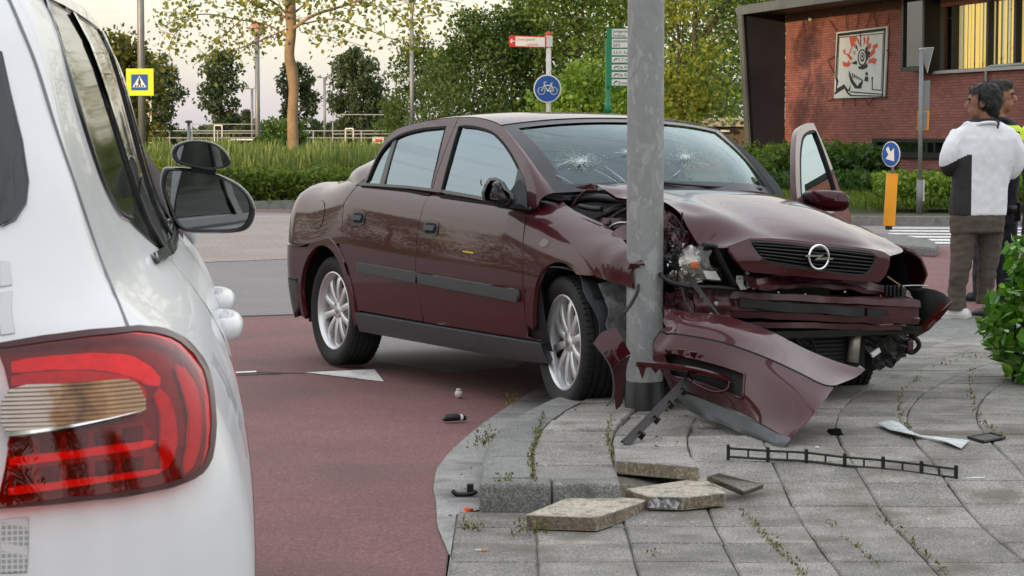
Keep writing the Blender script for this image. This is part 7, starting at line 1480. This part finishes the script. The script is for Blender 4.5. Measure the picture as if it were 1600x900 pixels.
# --- police officers
def officer(u0, vfeet, Yc, label, face, armpts, headpos, vest=True, legs=None, seed=0):
    k = Yc/FPX; t = thing('person', label, 'person', ((u0-800)*k, Yc, 0), 0, 'police officers'); z = lambda v: A(u0, v, Yc)[2]; P = lambda u, v, dy=0: np.array([(u-u0)*k, dy, z(v)]); w = lambda px: px*k
    mb = MB(); mb.add(*loft_body([(P(u0, 330), w(33), .13), (P(u0, 300), w(34), .135), (P(u0, 260), w(37), .14), (P(u0+1, 225), w(42), .145), (P(u0+1, 203), w(41), .12), (P(u0, 192), w(30), .09), (P(u0, 184), w(17), .07)]))
    for a in armpts: mb.tube(crom([P(*p) for p in a], 5), list(np.linspace(.072, .052, 5*(len(a)-1)+1)), 12)
    def rg(c):
        v = 450-(math.tan(math.atan2(c.z-CAMH, Yc)+PITCH))*FPX; return 1 if (196 < v < 205 or (205 <= v < 226 and abs((c.x/k) % 26-13) < 4)) and vest else 0
    j = fuse('uniform_shirt', mb, [M['navy'], M['hivis']], t, .012, .006, 13, 3, .9, seed, rg)
    mb = MB(); mb.add(*loft_body([(P(u0, 352), w(31), .12), (P(u0, 325), w(32), .125)])); 
    for s in (-1, 1): mb.tube(crom([P(u0+s*15, 345), P(u0+s*17, 390, .02), P(u0+s*18, 430, .03), P(u0+s*18, vfeet-14, .04)], 4), list(np.linspace(.098, .068, 13)), 14)
    fuse('uniform_trousers', mb, M['navy'], t, .012, .007, 12, 3, 1.8, seed+2)
    mb = MB(); mb.add(*loft_body([(P(u0, 332), w(35), .14), (P(u0, 320), w(35.5), .142)])); blt = mb.build('belt', M['boot'], t, smooth=True)
    for s, ux in ((-1, -30), (1, 30)): mb = MB(); mb.box(P(u0+ux, 330, -.06), (.06, .05, .15)); mb.build('belt_pouch', M['boot'], blt, bevel=.012)
    for s in (-1, 1): shoe(t, (P(u0+s*18, 400)[0]+.03*math.cos(face), .05+.03*math.sin(face), 0), (math.cos(face), math.sin(face), 0), M['boot'], .31, 'boot')
    mb = MB(); mb.tube(crom([P(u0-14, 190, -.07), P(u0, 186, -.085), P(u0+14, 190, -.07)], 4), .02, 8); mb.build('collar', M['navy'], t, smooth=True)
    mb = MB(); mb.box(P(u0-20, 214, -.15), (.05, .03, .10)); mb.build('radio', M['boot'], t, bevel=.008)
    head(t, P(*headpos), .25, face, M['skin'], M['hair2'], hair_style=1); return t, P
o1, P1 = officer(1556, 486, 17.0, 'police officer in navy uniform behind the man, looking away to the side', math.radians(-12), [[(1536, 210, 0), (1524, 240, .02), (1530, 262, -.02), (1560, 256, -.16)], [(1578, 210, 0), (1590, 238, -.02), (1592, 254, -.08)]], (1561, 152, 0), seed=3)
fa = MB(); fa.tube(crom([P1(1592, 254, -.08), P1(1592, 262, -.14), P1(1578, 258, -.20)], 4), list(np.linspace(.052, .034, 9)), 12); fuse('forearm', fa, M['skin'], o1, .010, sm=3); hand(o1, P1(1578, 258, -.20), (-1, -.2, .2), (0, -1, .2), M['skin'])
o2, P2 = officer(1632, 488, 16.6, 'police officer in navy uniform with a hi-vis band facing the man', math.radians(195), [[(1610, 212, 0), (1598, 236, -.02), (1596, 252, -.06)], [(1654, 212, 0), (1668, 245, 0), (1660, 270, -.06)]], (1630, 150, 0), seed=5)
fa = MB(); fa.tube(crom([P2(1597, 246, -.06), P2(1592, 258, -.10), P2(1584, 240, -.16)], 4), list(np.linspace(.052, .034, 9)), 12); fuse('forearm', fa, M['skin'], o2, .010, sm=3); hand(o2, P2(1584, 240, -.16), (-.5, -.2, 1), (0, -1, .2), M['skin'])

bpy.data.scenes.remove(TMP)
# ================================================================== vegetation
def leafmat(name, c1, c2, c3=None, trans=.35, rough=.6):
    m = bpy.data.materials.new(name); m.use_nodes = True; t = m.node_tree; t.nodes.clear(); o = nd(t, 'ShaderNodeOutputMaterial')
    g = nd(t, 'ShaderNodeNewGeometry'); r = nd(t, 'ShaderNodeValToRGB'); setramp(r, [(0, c1), (.6, c2), (1, c3 or sc(c2, 1.5))]); lk(t, g.outputs['Random Per Island'], r.inputs[0])
    b = nd(t, 'ShaderNodeBsdfPrincipled'); b.inputs['Roughness'].default_value = rough; b.inputs['Specular IOR Level'].default_value = .3; lk(t, r.outputs[0], b.inputs['Base Color'])
    tr = nd(t, 'ShaderNodeBsdfTranslucent'); mu = nd(t, 'ShaderNodeMix', data_type='RGBA', blend_type='MULTIPLY'); mu.inputs[0].default_value = 1; lk(t, r.outputs[0], mu.inputs[6]); mu.inputs[7].default_value = (1.5, 1.5, .7, 1); lk(t, mu.outputs[2], tr.inputs[0])
    mi = nd(t, 'ShaderNodeMixShader'); mi.inputs[0].default_value = trans; lk(t, b.outputs[0], mi.inputs[1]); lk(t, tr.outputs[0], mi.inputs[2]); lk(t, mi.outputs[0], o.inputs[0]); return m
L_ = {'far': leafmat('poplar_leaves', (.035, .055, .028), (.06, .085, .04)), 'dark': leafmat('dark_leaves', (.032, .060, .016), (.065, .105, .026)), 'mid': leafmat('mid_leaves', (.050, .090, .018), (.095, .150, .030)),
      'yel': leafmat('yellow_green_leaves', (.10, .13, .018), (.20, .22, .03)), 'plane': leafmat('plane_leaves', (.10, .13, .025), (.20, .22, .045), (.34, .30, .08)), 'chest': leafmat('chestnut_leaves', (.045, .055, .010), (.10, .10, .018), (.20, .17, .03)),
      'hedge': leafmat('hedge_leaves', (.050, .090, .014), (.115, .165, .026)), 'bright': leafmat('shrub_leaves', (.085, .155, .022), (.17, .26, .04)), 'grass': leafmat('tall_grass', (.08, .135, .035), (.16, .22, .065), (.30, .31, .13)), 'bush': leafmat('dark_bush', (.018, .045, .010), (.04, .09, .016)), 'laurel': leafmat('laurel_leaves', (.045, .14, .012), (.09, .24, .02), (.18, .34, .035), .30, .32), 'weed': leafmat('weeds', (.06, .10, .02), (.16, .17, .05), (.30, .27, .12)), 'moss': leafmat('joint_moss', (.06, .055, .025), (.12, .11, .04), (.20, .17, .07), .1)}
M['bark'] = mat('bark', (.055, .042, .032), .9, var=.4, vs_=3, bump=.5, bs=12); M['pbark'] = mat('plane_bark', (.16, .105, .062), .9, var=.5, vs_=2.2, col2=(.31, .215, .12), bump=.4, bs=9)
def leaves(name, P, size, m, parent, seed=0, aspect=.7, up=0.0, curl=.25, kind=None, hang=0):
    """diamond leaves at points P"""
    r = np.random.default_rng(seed); n = len(P); P = np.asarray(P, float)
    a = r.normal(size=(n, 3)); a[:, 2] = a[:, 2]*(1-hang)-hang; a /= np.linalg.norm(a, axis=1)[:, None]+1e-9; b = r.normal(size=(n, 3)); b -= a*(a*b).sum(1)[:, None]; b /= np.linalg.norm(b, axis=1)[:, None]+1e-9; c = np.cross(a, b)
    if up: a[:, 2] = np.abs(a[:, 2])+up; a /= np.linalg.norm(a, axis=1)[:, None]
    s = (size*r.uniform(.6, 1.35, n))[:, None]
    V = np.empty((n, 4, 3)); V[:, 0] = P-a*s*.5; V[:, 1] = P+b*s*aspect*.5+c*s*curl*.3; V[:, 2] = P+a*s*.5; V[:, 3] = P-b*s*aspect*.5+c*s*curl*.3
    me = bpy.data.meshes.new(name); me.vertices.add(4*n); me.vertices.foreach_set('co', V.ravel()); me.loops.add(4*n); me.loops.foreach_set('vertex_index', np.arange(4*n, dtype=np.int32)); me.polygons.add(n); me.polygons.foreach_set('loop_start', np.arange(0, 4*n, 4, dtype=np.int32)); me.polygons.foreach_set('loop_total', np.full(n, 4, np.int32)); me.update(calc_edges=True)
    me.materials.append(L_[m] if isinstance(m, str) else m); o = bpy.data.objects.new(name, me); link(o, parent)
    if kind: o['kind'] = kind
    return o
def cloud(r, n, clumps, rad, per_flat=.8):
    c = clumps[r.integers(0, len(clumps), n)]; q = r.normal(size=(n, 3)); q /= np.linalg.norm(q, axis=1)[:, None]; q *= (r.uniform(0, 1, n)**.5)[:, None]; q[:, 2] *= per_flat; return c[:, :3]+q*(rad*c[:, 3:4])
def crown_clumps(r, n, H, h0, R, shape):
    out = []
    for _ in range(n):
        t = r.uniform(0, 1); a = r.uniform(0, 2*math.pi); rr = shape(t)*R*math.sqrt(r.uniform(.12, 1)); out.append((rr*math.cos(a), rr*math.sin(a), h0+(H-h0)*t, r.uniform(.6, 1.25)))
    return np.array(out)
def tree(name, label, H, h0, R, shape, nl, ls, m, seed, nclump=70, crad=.16, tr=.02, bark='bark', group=None, cat='tree'):
    r = np.random.default_rng(seed); t = thing(name, label, cat, (0, 0, 0), 0, group); cl = crown_clumps(r, nclump, H, h0, R, shape)
    mb = MB(); tp = [(0, 0, -.2)]+[(H*.012*math.sin(i*1.7+seed), H*.012*math.cos(i*2.1+seed), H*.9*i/6) for i in range(1, 7)]; mb.tube(crom(tp, 3), list(np.interp(np.linspace(0, 1, 19), [0, .1, .5, 1], [tr*H*1.4, tr*H, tr*H*.6, tr*H*.12])), 9)
    for k in range(14):
        c = cl[r.integers(0, len(cl))]; z0 = max(h0*.7, c[2]*r.uniform(.55, .8)); mid = np.array([c[0]*.5, c[1]*.5, (z0+c[2])/2+.05*H*0]); mb.tube(crom([(0, 0, z0), mid, c[:3]], 4), list(np.linspace(tr*H*.45, tr*H*.08, 9)), 6)
    mb.build('trunk', M[bark], t, smooth=True); leaves('crown', cloud(r, nl, cl, R*crad*2.2), ls, m, t, seed); return t
def dup(root, loc_, rz=0, s=1.0, label=None, sz=None):
    q = root.copy(); COL.objects.link(q); q.location = loc_; q.rotation_euler = (0, 0, rz); q.scale = (s, s, sz or s)
    if label: q['label'] = label
    for ch in root.children: c = ch.copy(); COL.objects.link(c); c.parent = q
    return q
poplar = lambda t: (.35+.65*math.sin(math.pi*min(1, .12+t*.80))**.7)
roundc = lambda t: math.sin(math.pi*min(.98, .10+t*.86))**.6
broad = lambda t: (1-.55*t*t)*(.6+.4*min(1, t*5))
# far poplars on the field's edge
Yf = 235; k = Yf/FPX
pA = tree('poplar_tree', 'dark rounded poplar beside the floodlight mast on the horizon', 9.0, 1.2, 2.7, poplar, 6500, .40, 'far', 1, 80, .20, .018, group='poplars along the sports field'); pA.location = (A(556, 207, Yf)[0], Yf, 0)
pB = tree('poplar_tree', 'loose crowned poplar behind the globe lamp', 8.8, 1.6, 2.5, lambda t: roundc(t)*(.7+.3*t), 4200, .40, 'far', 2, 55, .20, .018, group='poplars along the sports field'); pB.location = (A(346, 207, Yf)[0], Yf, 0)
pA.scale = (1, 1, 1.10); pB.scale = (1, 1, 1.10)
for u, s, lab, src in ((243, 1.05, 'tall poplar behind the crossing sign', pA), (463, .98, 'poplar standing behind the plane tree trunk', pB), (600, .55, 'small slim poplar between the round poplar and the dense trees', pA), (385, .42, 'small pale poplar beside the globe lamp post', pB)):
    dup(src, (A(u, 207, Yf+8)[0], Yf+8, 0), u*.1, s, lab)
# darker loose trees behind the saloon car
def at(u, Y): p = A(u, 207, Y); return (p[0], Y, -.1)
dA = tree('dense_tree', 'loose dark tree behind the tall street lamp', 5.4, .6, 2.0, lambda t: roundc(t)*(1-.3*t), 5200, .17, 'dark', 5, 70, .19, .014, group='dense trees behind the crashed car'); dA.location = at(660, 95)
dB = tree('dense_tree', 'airy dark tree left of the direction arm', 5.6, .3, 2.3, lambda t: (1-.75*t)*.95+.05, 7000, .15, 'dark', 6, 90, .17, .012, group='dense trees behind the crashed car'); dB.location = at(742, 80)
dC = tree('dense_tree', 'big dense tree above the bicycle sign', 9.5, .2, 3.4, broad, 16000, .17, 'mid', 7, 150, .17, .014, group='dense trees behind the crashed car'); dC.location = at(905, 82)
dup(dB, at(800, 82), 2.0, 1.02, 'airy dark tree behind the direction arm'); dup(dB, at(700, 88), 1.1, .80, 'low airy dark tree between the street lamp and the direction arm'); dup(dB, at(838, 90), 3.4, 1.25, 'tall airy dark tree left of the big dense tree'); dup(dC, at(1085, 80), 2.2, 1.08, 'big dense tree between the lamp post and the brick building'); dup(dC, at(985, 92), 4.0, 1.15, 'big dense tree straight behind the lamp post'); dup(dC, at(1180, 96), .9, 1.1, 'big dense tree behind the brick building'); dup(dA, at(620, 110), 2.3, .55, 'small dark tree at the edge of the sports field')
dD = tree('drooping_tree', 'light green drooping shrub tree below the bicycle sign', 3.0, .1, 1.45, broad, 6500, .14, 'bright', 9, 70, .20, .012); dD.children[1].data.materials[0] = L_['mid']; dD.location = at(912, 58); dup(dD, at(1000, 60), 1.4, 1.0, 'light green drooping shrub tree behind the lamp post')
dE = tree('yellow_tree', 'slim yellowish tree right of the lamp post', 5.0, .3, .85, lambda t: .35+.65*math.sin(math.pi*min(1, .1+t*.7)), 4200, .12, 'yel', 10, 60, .26, .010); dE.location = at(1062, 54)
ch = tree('chestnut_tree', 'olive green chestnut tree behind the police car', 4.0, .7, 1.55, roundc, 6500, .17, 'chest', 12, 70, .20, .016); ch.location = at(168, 62)
# far wood line closing the horizon: reads as one mass
rv = np.random.default_rng(3); n = 9000; X = rv.uniform(-130, 130, n); hgt_ = 2.0+1.6*np.array([noise.noise(Vector((x*.06, 0, 0))) for x in X])+.8*np.array([noise.noise(Vector((x*.4, 3, 0))) for x in X]); Z = rv.uniform(0, 1, n)**.8*hgt_
leaves('far_wood', np.c_[X, 262+rv.uniform(-3, 3, n), Z], 1.1, 'far', None, 3, kind='stuff').__setitem__('label', 'low dark line of trees along the horizon'); bpy.data.objects['far_wood']['category'] = 'trees'
# plane tree with an ochre trunk, branches read off the photograph
Yp = 50; k = Yp/FPX; pt_ = thing('plane_tree', 'young plane tree with an ochre trunk and sparse yellow-green leaves', 'tree', at(459, Yp)); T0 = np.array(pt_.location); PA = lambda u, v, dy=0: A(u, v, Yp+dy)-T0
mb = MB(); tk = [(459, 300, 13), (459, 268, 11.5), (458, 225, 10.5), (457, 180, 9.5), (459, 140, 9), (456, 110, 10.5), (452, 85, 9), (455, 50, 9), (454, 20, 10), (452, -40, 9), (452, -120, 7)]
pts = crom([PA(u, v) for u, v, w in tk], 4); wid = np.interp(np.linspace(0, 1, len(pts)), np.linspace(0, 1, len(tk)), [w*k*.86 for *_, w in tk]); mb.tube(pts, list(wid), 14); mb.build('trunk', M['pbark'], pt_, smooth=True)
r8 = np.random.default_rng(8); lv = []; brn = MB()
brs = [([(458, 45), (490, 24), (540, 8), (580, -8), (640, -40)], 3.2), ([(450, 28), (420, 18), (395, 5), (360, -15)], 2.4), ([(452, 60), (420, 40), (370, 30), (320, 22), (280, 30), (255, 42)], 1.6), ([(470, 38), (520, 30), (570, 45), (620, 62), (655, 58)], 1.4), ([(455, 30), (430, 5), (400, -10), (350, -20), (300, -10), (270, 20)], 2.0), ([(448, 45), (415, 60), (385, 72), (360, 82)], 1.2), ([(540, 8), (590, 10), (640, 30), (690, 20)], 1.2), ([(460, 20), (500, -10), (560, -30), (640, -10), (720, 5)], 1.6), ([(380, 28), (350, 55), (330, 72), (318, 90)], 1.0), ([(300, 26), (272, 55), (262, 80)], 1.0), ([(470, 50), (500, 55), (535, 62)], .9), ([(455, -20), (380, -40), (300, -30)], 2.0), ([(460, -30), (540, -60), (620, -50)], 2.0), ([(452, -60), (440, -140), (470, -200)], 3), ([(560, 2), (600, -5), (650, 5), (680, 12)], .9)]
for pth, w in brs:
    L = crom([PA(u, v, r8.uniform(-.5, .5)+(i*r8.uniform(-.25, .25))) for i, (u, v) in enumerate(pth)], 5); brn.tube(L, list(np.linspace(w*k, w*k*.35, len(L))), 6)
    for i, p in enumerate(L):
        if i < 3: continue
        for _ in range(int(7+6*r8.uniform())):
            q = r8.normal(size=3)*np.array([.22, .35, .18]); lv.append(p+q+np.array([0, 0, -.05]))
            if r8.uniform() < .10: brn.tube([p, p+q*.6, p+q], .006, 4)
for _ in range(380): lv.append(PA(r8.normal(450, 110), r8.uniform(-160, 12), r8.normal()*1.2))
brn.build('branches', M['pbark'], pt_, smooth=True); leaves('crown', np.array(lv), .115, 'plane', pt_, 8, .85)
# hedges, tall grass, shrubs
def hedge(name, label, a, b, depth, h, n, ls, m, seed, cat='hedge', kind=None, wav=.25, up=.0, asp=.55):
    r = np.random.default_rng(seed); L = np.linalg.norm(np.array(b)-np.array(a)); t = r.uniform(0, 1, n); dd = r.uniform(0, 1, n)*depth; x = a[0]+(b[0]-a[0])*t; y = a[1]+(b[1]-a[1])*t+dd
    hh = h*(1+wav*np.array([noise.noise(Vector((p*1.3, q*1.3, seed))) for p, q in zip(x, y)])); z = hh*r.uniform(0, 1, n)**.45
    c = np.array([(a[0]+b[0])/2, (a[1]+b[1])/2+depth/2, 0]); o = leaves(name, np.c_[x, y, z]-c, ls, m, None, seed, asp, up, kind=kind); o.location = c; tag(o, label, cat); return o
gl2 = lambda u, Y: (A(u, 207, Y)[0], Y)
hedge('low_hedge', 'low clipped green hedge along the far verge behind the police car mirror', gl2(190, 40.2), gl2(640, 38.8), 2.4, .62, 26000, .10, 'hedge', 21, kind='stuff')
hedge('verge_grass', 'tall pale grass round the plane tree behind the low hedge', gl2(200, 44.5), gl2(660, 44), 9, .85, 26000, .36, 'grass', 22, 'grass', 'stuff', .5, 2.2, .09)
hedge('yellow_weeds', 'yellowish weeds in front of the low hedge by the mirror', gl2(225, 39.6), gl2(250, 39.6), .5, .75, 900, .09, 'yel', 23, 'plant', 'stuff')
def shrub(name, label, u, Y, w, h, n, ls, m, seed, group=None, hang=0):
    r = np.random.default_rng(seed); t = thing(name, label, 'shrub', (*gl2(u, Y), -.05), 0, group); cl = np.array([(r.normal()*w*.3, r.normal()*w*.25, h*r.uniform(.2, .8), r.uniform(.6, 1.2)) for _ in range(26)]); leaves('foliage', cloud(r, n, cl, w*.22, .8)*np.array([1, 1, 1]), ls, m, t, seed, .55, hang=hang)
    mb = MB(); [mb.tube([(0, 0, 0), cl[i][:3]*.5, cl[i][:3]], [.02, .012, .005], 5) for i in range(9)]; mb.build('stems', M['bark'], t); return t
shrub('dark_bush', 'dark round bush beside the plane tree trunk', 430, 52, 1.3, 1.5, 3500, .13, 'bush', 31); shrub('dark_bush', 'dark round bush left of the plane tree behind the globe lamp', 378, 54, 1.0, .95, 2500, .13, 'bush', 32); shrub('dark_bush', 'dark round bush in the tall grass below the round poplar', 522, 52, .9, .95, 2500, .11, 'bush', 33); shrub('dark_bush', 'taller green bush behind the plane tree', 448, 70, 1.4, 2.1, 2500, .15, 'mid', 34)
for i, (u, Y, w, h, m, lab) in enumerate(((1205, 56, 2.0, 1.0, 'bright', 'bright feathery juniper at the foot of the slate fin'), (1275, 50, 2.2, 1.15, 'mid', 'broad feathery juniper behind the open car door'), (1345, 47, 1.9, 1.0, 'bush', 'dark feathery juniper left of the yellow bollard'), (1240, 53, 1.8, .9, 'mid', 'low feathery juniper between two larger ones'))): shrub('juniper_shrub', lab, u, Y, w, h, 6500, .16, m, 40+i, 'junipers along the brick wall', .3)
hedge('verge_shrubs', 'low bright green shrubs along the verge before the brick wall', gl2(1395, 37.6), gl2(1680, 37.4), 2.2, .55, 12000, .10, 'bright', 51, 'shrubs', 'stuff', .4); hedge('verge_lawn', 'rough grass on the verge behind the traffic island', gl2(1170, 37.4), gl2(1690, 37.2), 8, .16, 22000, .16, 'hedge', 52, 'grass', 'stuff', .4, 1.6, .15)
hedge('ivy_bed', 'dark ground cover at the foot of the brick wall', gl2(1180, 43), gl2(1680, 41), 4.5, .45, 10000, .13, 'bush', 53, 'plants', 'stuff', .4)
hedge('field_grass', 'rough meadow grass of the sports field edge', gl2(150, 56), gl2(900, 56), 30, .35, 20000, .40, 'grass', 54, 'grass', 'stuff', .4, 2.0, .10)
# laurel bush at the edge of the paving: the larger leaves singly, the rest as foliage
lb = thing('laurel_bush', 'glossy bright green leafy bush at the edge of the paving by the man', 'shrub', tuple(G(1590, 592, .11))); B0_ = np.array(lb.location); r9 = np.random.default_rng(9)
lm = bpy.data.meshes.new('leaf'); rows = [(-.5, 0), (-.3, .16), (0, .24), (.28, .18), (.5, 0)]
V = []; Fq = []
for i, (a, w) in enumerate(rows): V += [(a, -w, .05*w+.0), (a, 0, -.06+.10*abs(a)), (a, w, .05*w)]
for i in range(4): Fq += [(i*3, i*3+1, i*3+4, i*3+3), (i*3+1, i*3+2, i*3+5, i*3+4)]
lm.from_pydata(V, [], Fq); lm.polygons.foreach_set('use_smooth', [True]*len(lm.polygons)); M['laurelm'] = mat('laurel_leaf', (.055, .16, .014), .30, 0, .15)
t = M['laurelm'].node_tree; b = t.nodes['Principled BSDF']; oi = nd(t, 'ShaderNodeObjectInfo'); rp = nd(t, 'ShaderNodeValToRGB'); setramp(rp, [(0, (.035, .11, .012)), (.6, (.075, .19, .018)), (1, (.16, .30, .03))]); lk(t, oi.outputs['Random'], rp.inputs[0]); lk(t, rp.outputs[0], b.inputs['Base Color']); lm.materials.append(M['laurelm'])
def bushpt():
    while True:
        u, v = r9.uniform(1518, 1690), r9.uniform(368, 600); e = 1530+70*abs((v-505)/105)**1.5 if v > 440 else 1566+8*math.sin(v*.2)-abs(v-400)*.0
        if v < 445: e = 1566+18*abs(v-405)/40
        if u > e: return u, v
for i in range(230):
    u, v = bushpt(); Y = 10.45+r9.normal()*.16+.0015*(u-1600); p = A(u, v, Y)-B0_; o = link(bpy.data.objects.new('leaf', lm), lb); s = r9.uniform(.042, .085); o.location = p; o.scale = (s, s*.95, s); o.rotation_euler = (r9.uniform(-.9, .9), r9.uniform(-.9, .6), r9.uniform(0, 6.28))
P = np.array([A(*bushpt(), 10.62+r9.normal()*.12)-B0_ for _ in range(900)]); leaves('foliage', P, .085, 'laurel', lb, 9, .6, kind='stuff')
mb = MB()
for i in range(16): u, v = bushpt(); e = A(u, v, 10.55)-B0_; s = A(1600+r9.uniform(-20, 60), 596, 10.6)-B0_; mb.tube(crom([s, (s+e)/2+np.array([0, 0, .05]), e], 4), list(np.linspace(.008, .003, 9)), 5)
mb.build('stems', M['bark'], lb)
# weeds and moss in the joints
wp_ = []; r10 = np.random.default_rng(10); ms = []
def joint(px, n, sp=3.0, zz=None, tall=.03):
    L = resample(crom([np.array([u, v]) for u, v in px], 5), 60)
    for _ in range(n):
        u, v = L[r10.integers(0, 60)]+r10.normal(size=2)*np.array([sp, sp*.4]); P = G(u, v, .11); h = hgt(P[0], P[1], P[0]-bend(P[1])) if zz is None else zz; P = G(u, v, h); (wp_ if r10.uniform() < .35 else ms).append(P+np.array([0, 0, abs(r10.normal())*tall*.4]))
joint([(850, 648), (838, 690), (830, 720), (835, 755)], 300); joint([(955, 655), (950, 690), (960, 715)], 150); joint([(1440, 590), (1412, 612), (1405, 640), (1412, 670), (1432, 690)], 160, 3); joint([(1520, 580), (1516, 610), (1528, 650), (1570, 690)], 120, 3); joint([(1152, 795), (1200, 845), (1262, 905)], 200, 3); joint([(1330, 780), (1400, 830), (1480, 900)], 110, 3); joint([(1200, 780), (1300, 778), (1420, 782)], 50, 5); joint([(1540, 765), (1590, 768)], 60, 6); joint([(1460, 575), (1520, 560), (1560, 555)], 70, 4); joint([(1260, 790), (1340, 860), (1380, 890)], 60, 3)
joint([(770, 690), (755, 696), (745, 700)], 160, 9, .03, .09); joint([(795, 632), (805, 628)], 60, 6, .02, .08); joint([(800, 834), (840, 832), (860, 826)], 110, 8, .015, .05); joint([(730, 822), (750, 828)], 60, 8, .012, .04); joint([(780, 750), (795, 748)], 40, 6, .115, .03); joint([(990, 738), (1040, 742)], 80, 5, .09, .03); joint([(1010, 870), (1035, 868)], 30, 6, .012, .02)
leaves('joint_weeds', np.array(wp_), .022, 'weed', None, 10, .30, .8, kind='stuff'); leaves('joint_moss', np.array(ms), .012, 'moss', None, 11, .7, .2, kind='stuff')
for nm, lab, c_ in (('joint_weeds', 'small grass weeds growing in the paving joints', 'weeds'), ('joint_moss', 'dry moss and dirt in the paving joints', 'moss')): tag(bpy.data.objects[nm], lab, c_)
# trees added outside the frame to shade the scene and show in the paintwork
for i, (x, y, s, src) in enumerate(((-40, 34, .95, dC), (-44, 44, .85, dC), (-38, 25, .75, dC), (-46, 55, 1.0, dC), (-42, 16, .9, dC), (-44, 5, .8, dC), (-37, -15, 1.6, dC), (-42, -17, 1.6, dC), (-47, -15, 1.65, dC), (-51, -18, 1.6, dC), (2, -15, .9, dC), (9, -12, .95, dC), (16, -7, 1.0, dC), (21, 2, .9, dC))):
    q = dup(src, (x, y, -.1), i*1.3, s, 'big dense tree added outside the view for shade and reflections'); q['group'] = 'trees added outside the view for shade and reflections'

# terrace of houses added unseen behind the viewpoint so its shade covers the junction
th = thing('shade_terrace', 'brick terrace with a pitched roof added unseen behind the camera to shade the junction', 'house', (-21, -17, -.05))
mb = MB(); mb.box((0, 0, 2.7), (34, 8, 5.4)); mb.build('wall', M['brick2'], th)  # wall of the added shade terrace
mb = MB(); mb.add([(-17.3, -4.3, 5.4), (17.3, -4.3, 5.4), (17.3, 4.3, 5.4), (-17.3, 4.3, 5.4), (-17.3, 0, 8.4), (17.3, 0, 8.4)], [(0, 1, 5, 4), (2, 3, 4, 5), (0, 4, 3), (1, 2, 5), (0, 3, 2, 1)]); mb.build('roof', mat('shade_terrace_tiles', (.09, .05, .04), .85, var=.2, vs_=3), th)
for i in range(8):
    for z in (1.5, 4.1): mb = MB(); mb.box((-15+i*4.3, 4.02, z), (1.8, .06, 1.3)); w_ = mb.build('shade_terrace_window', M['dglass'], th); mb = MB(); mb.box((-15+i*4.3, 4.06, z-.7), (2.0, .14, .08)); mb.build('sill', M['whitep'], w_)
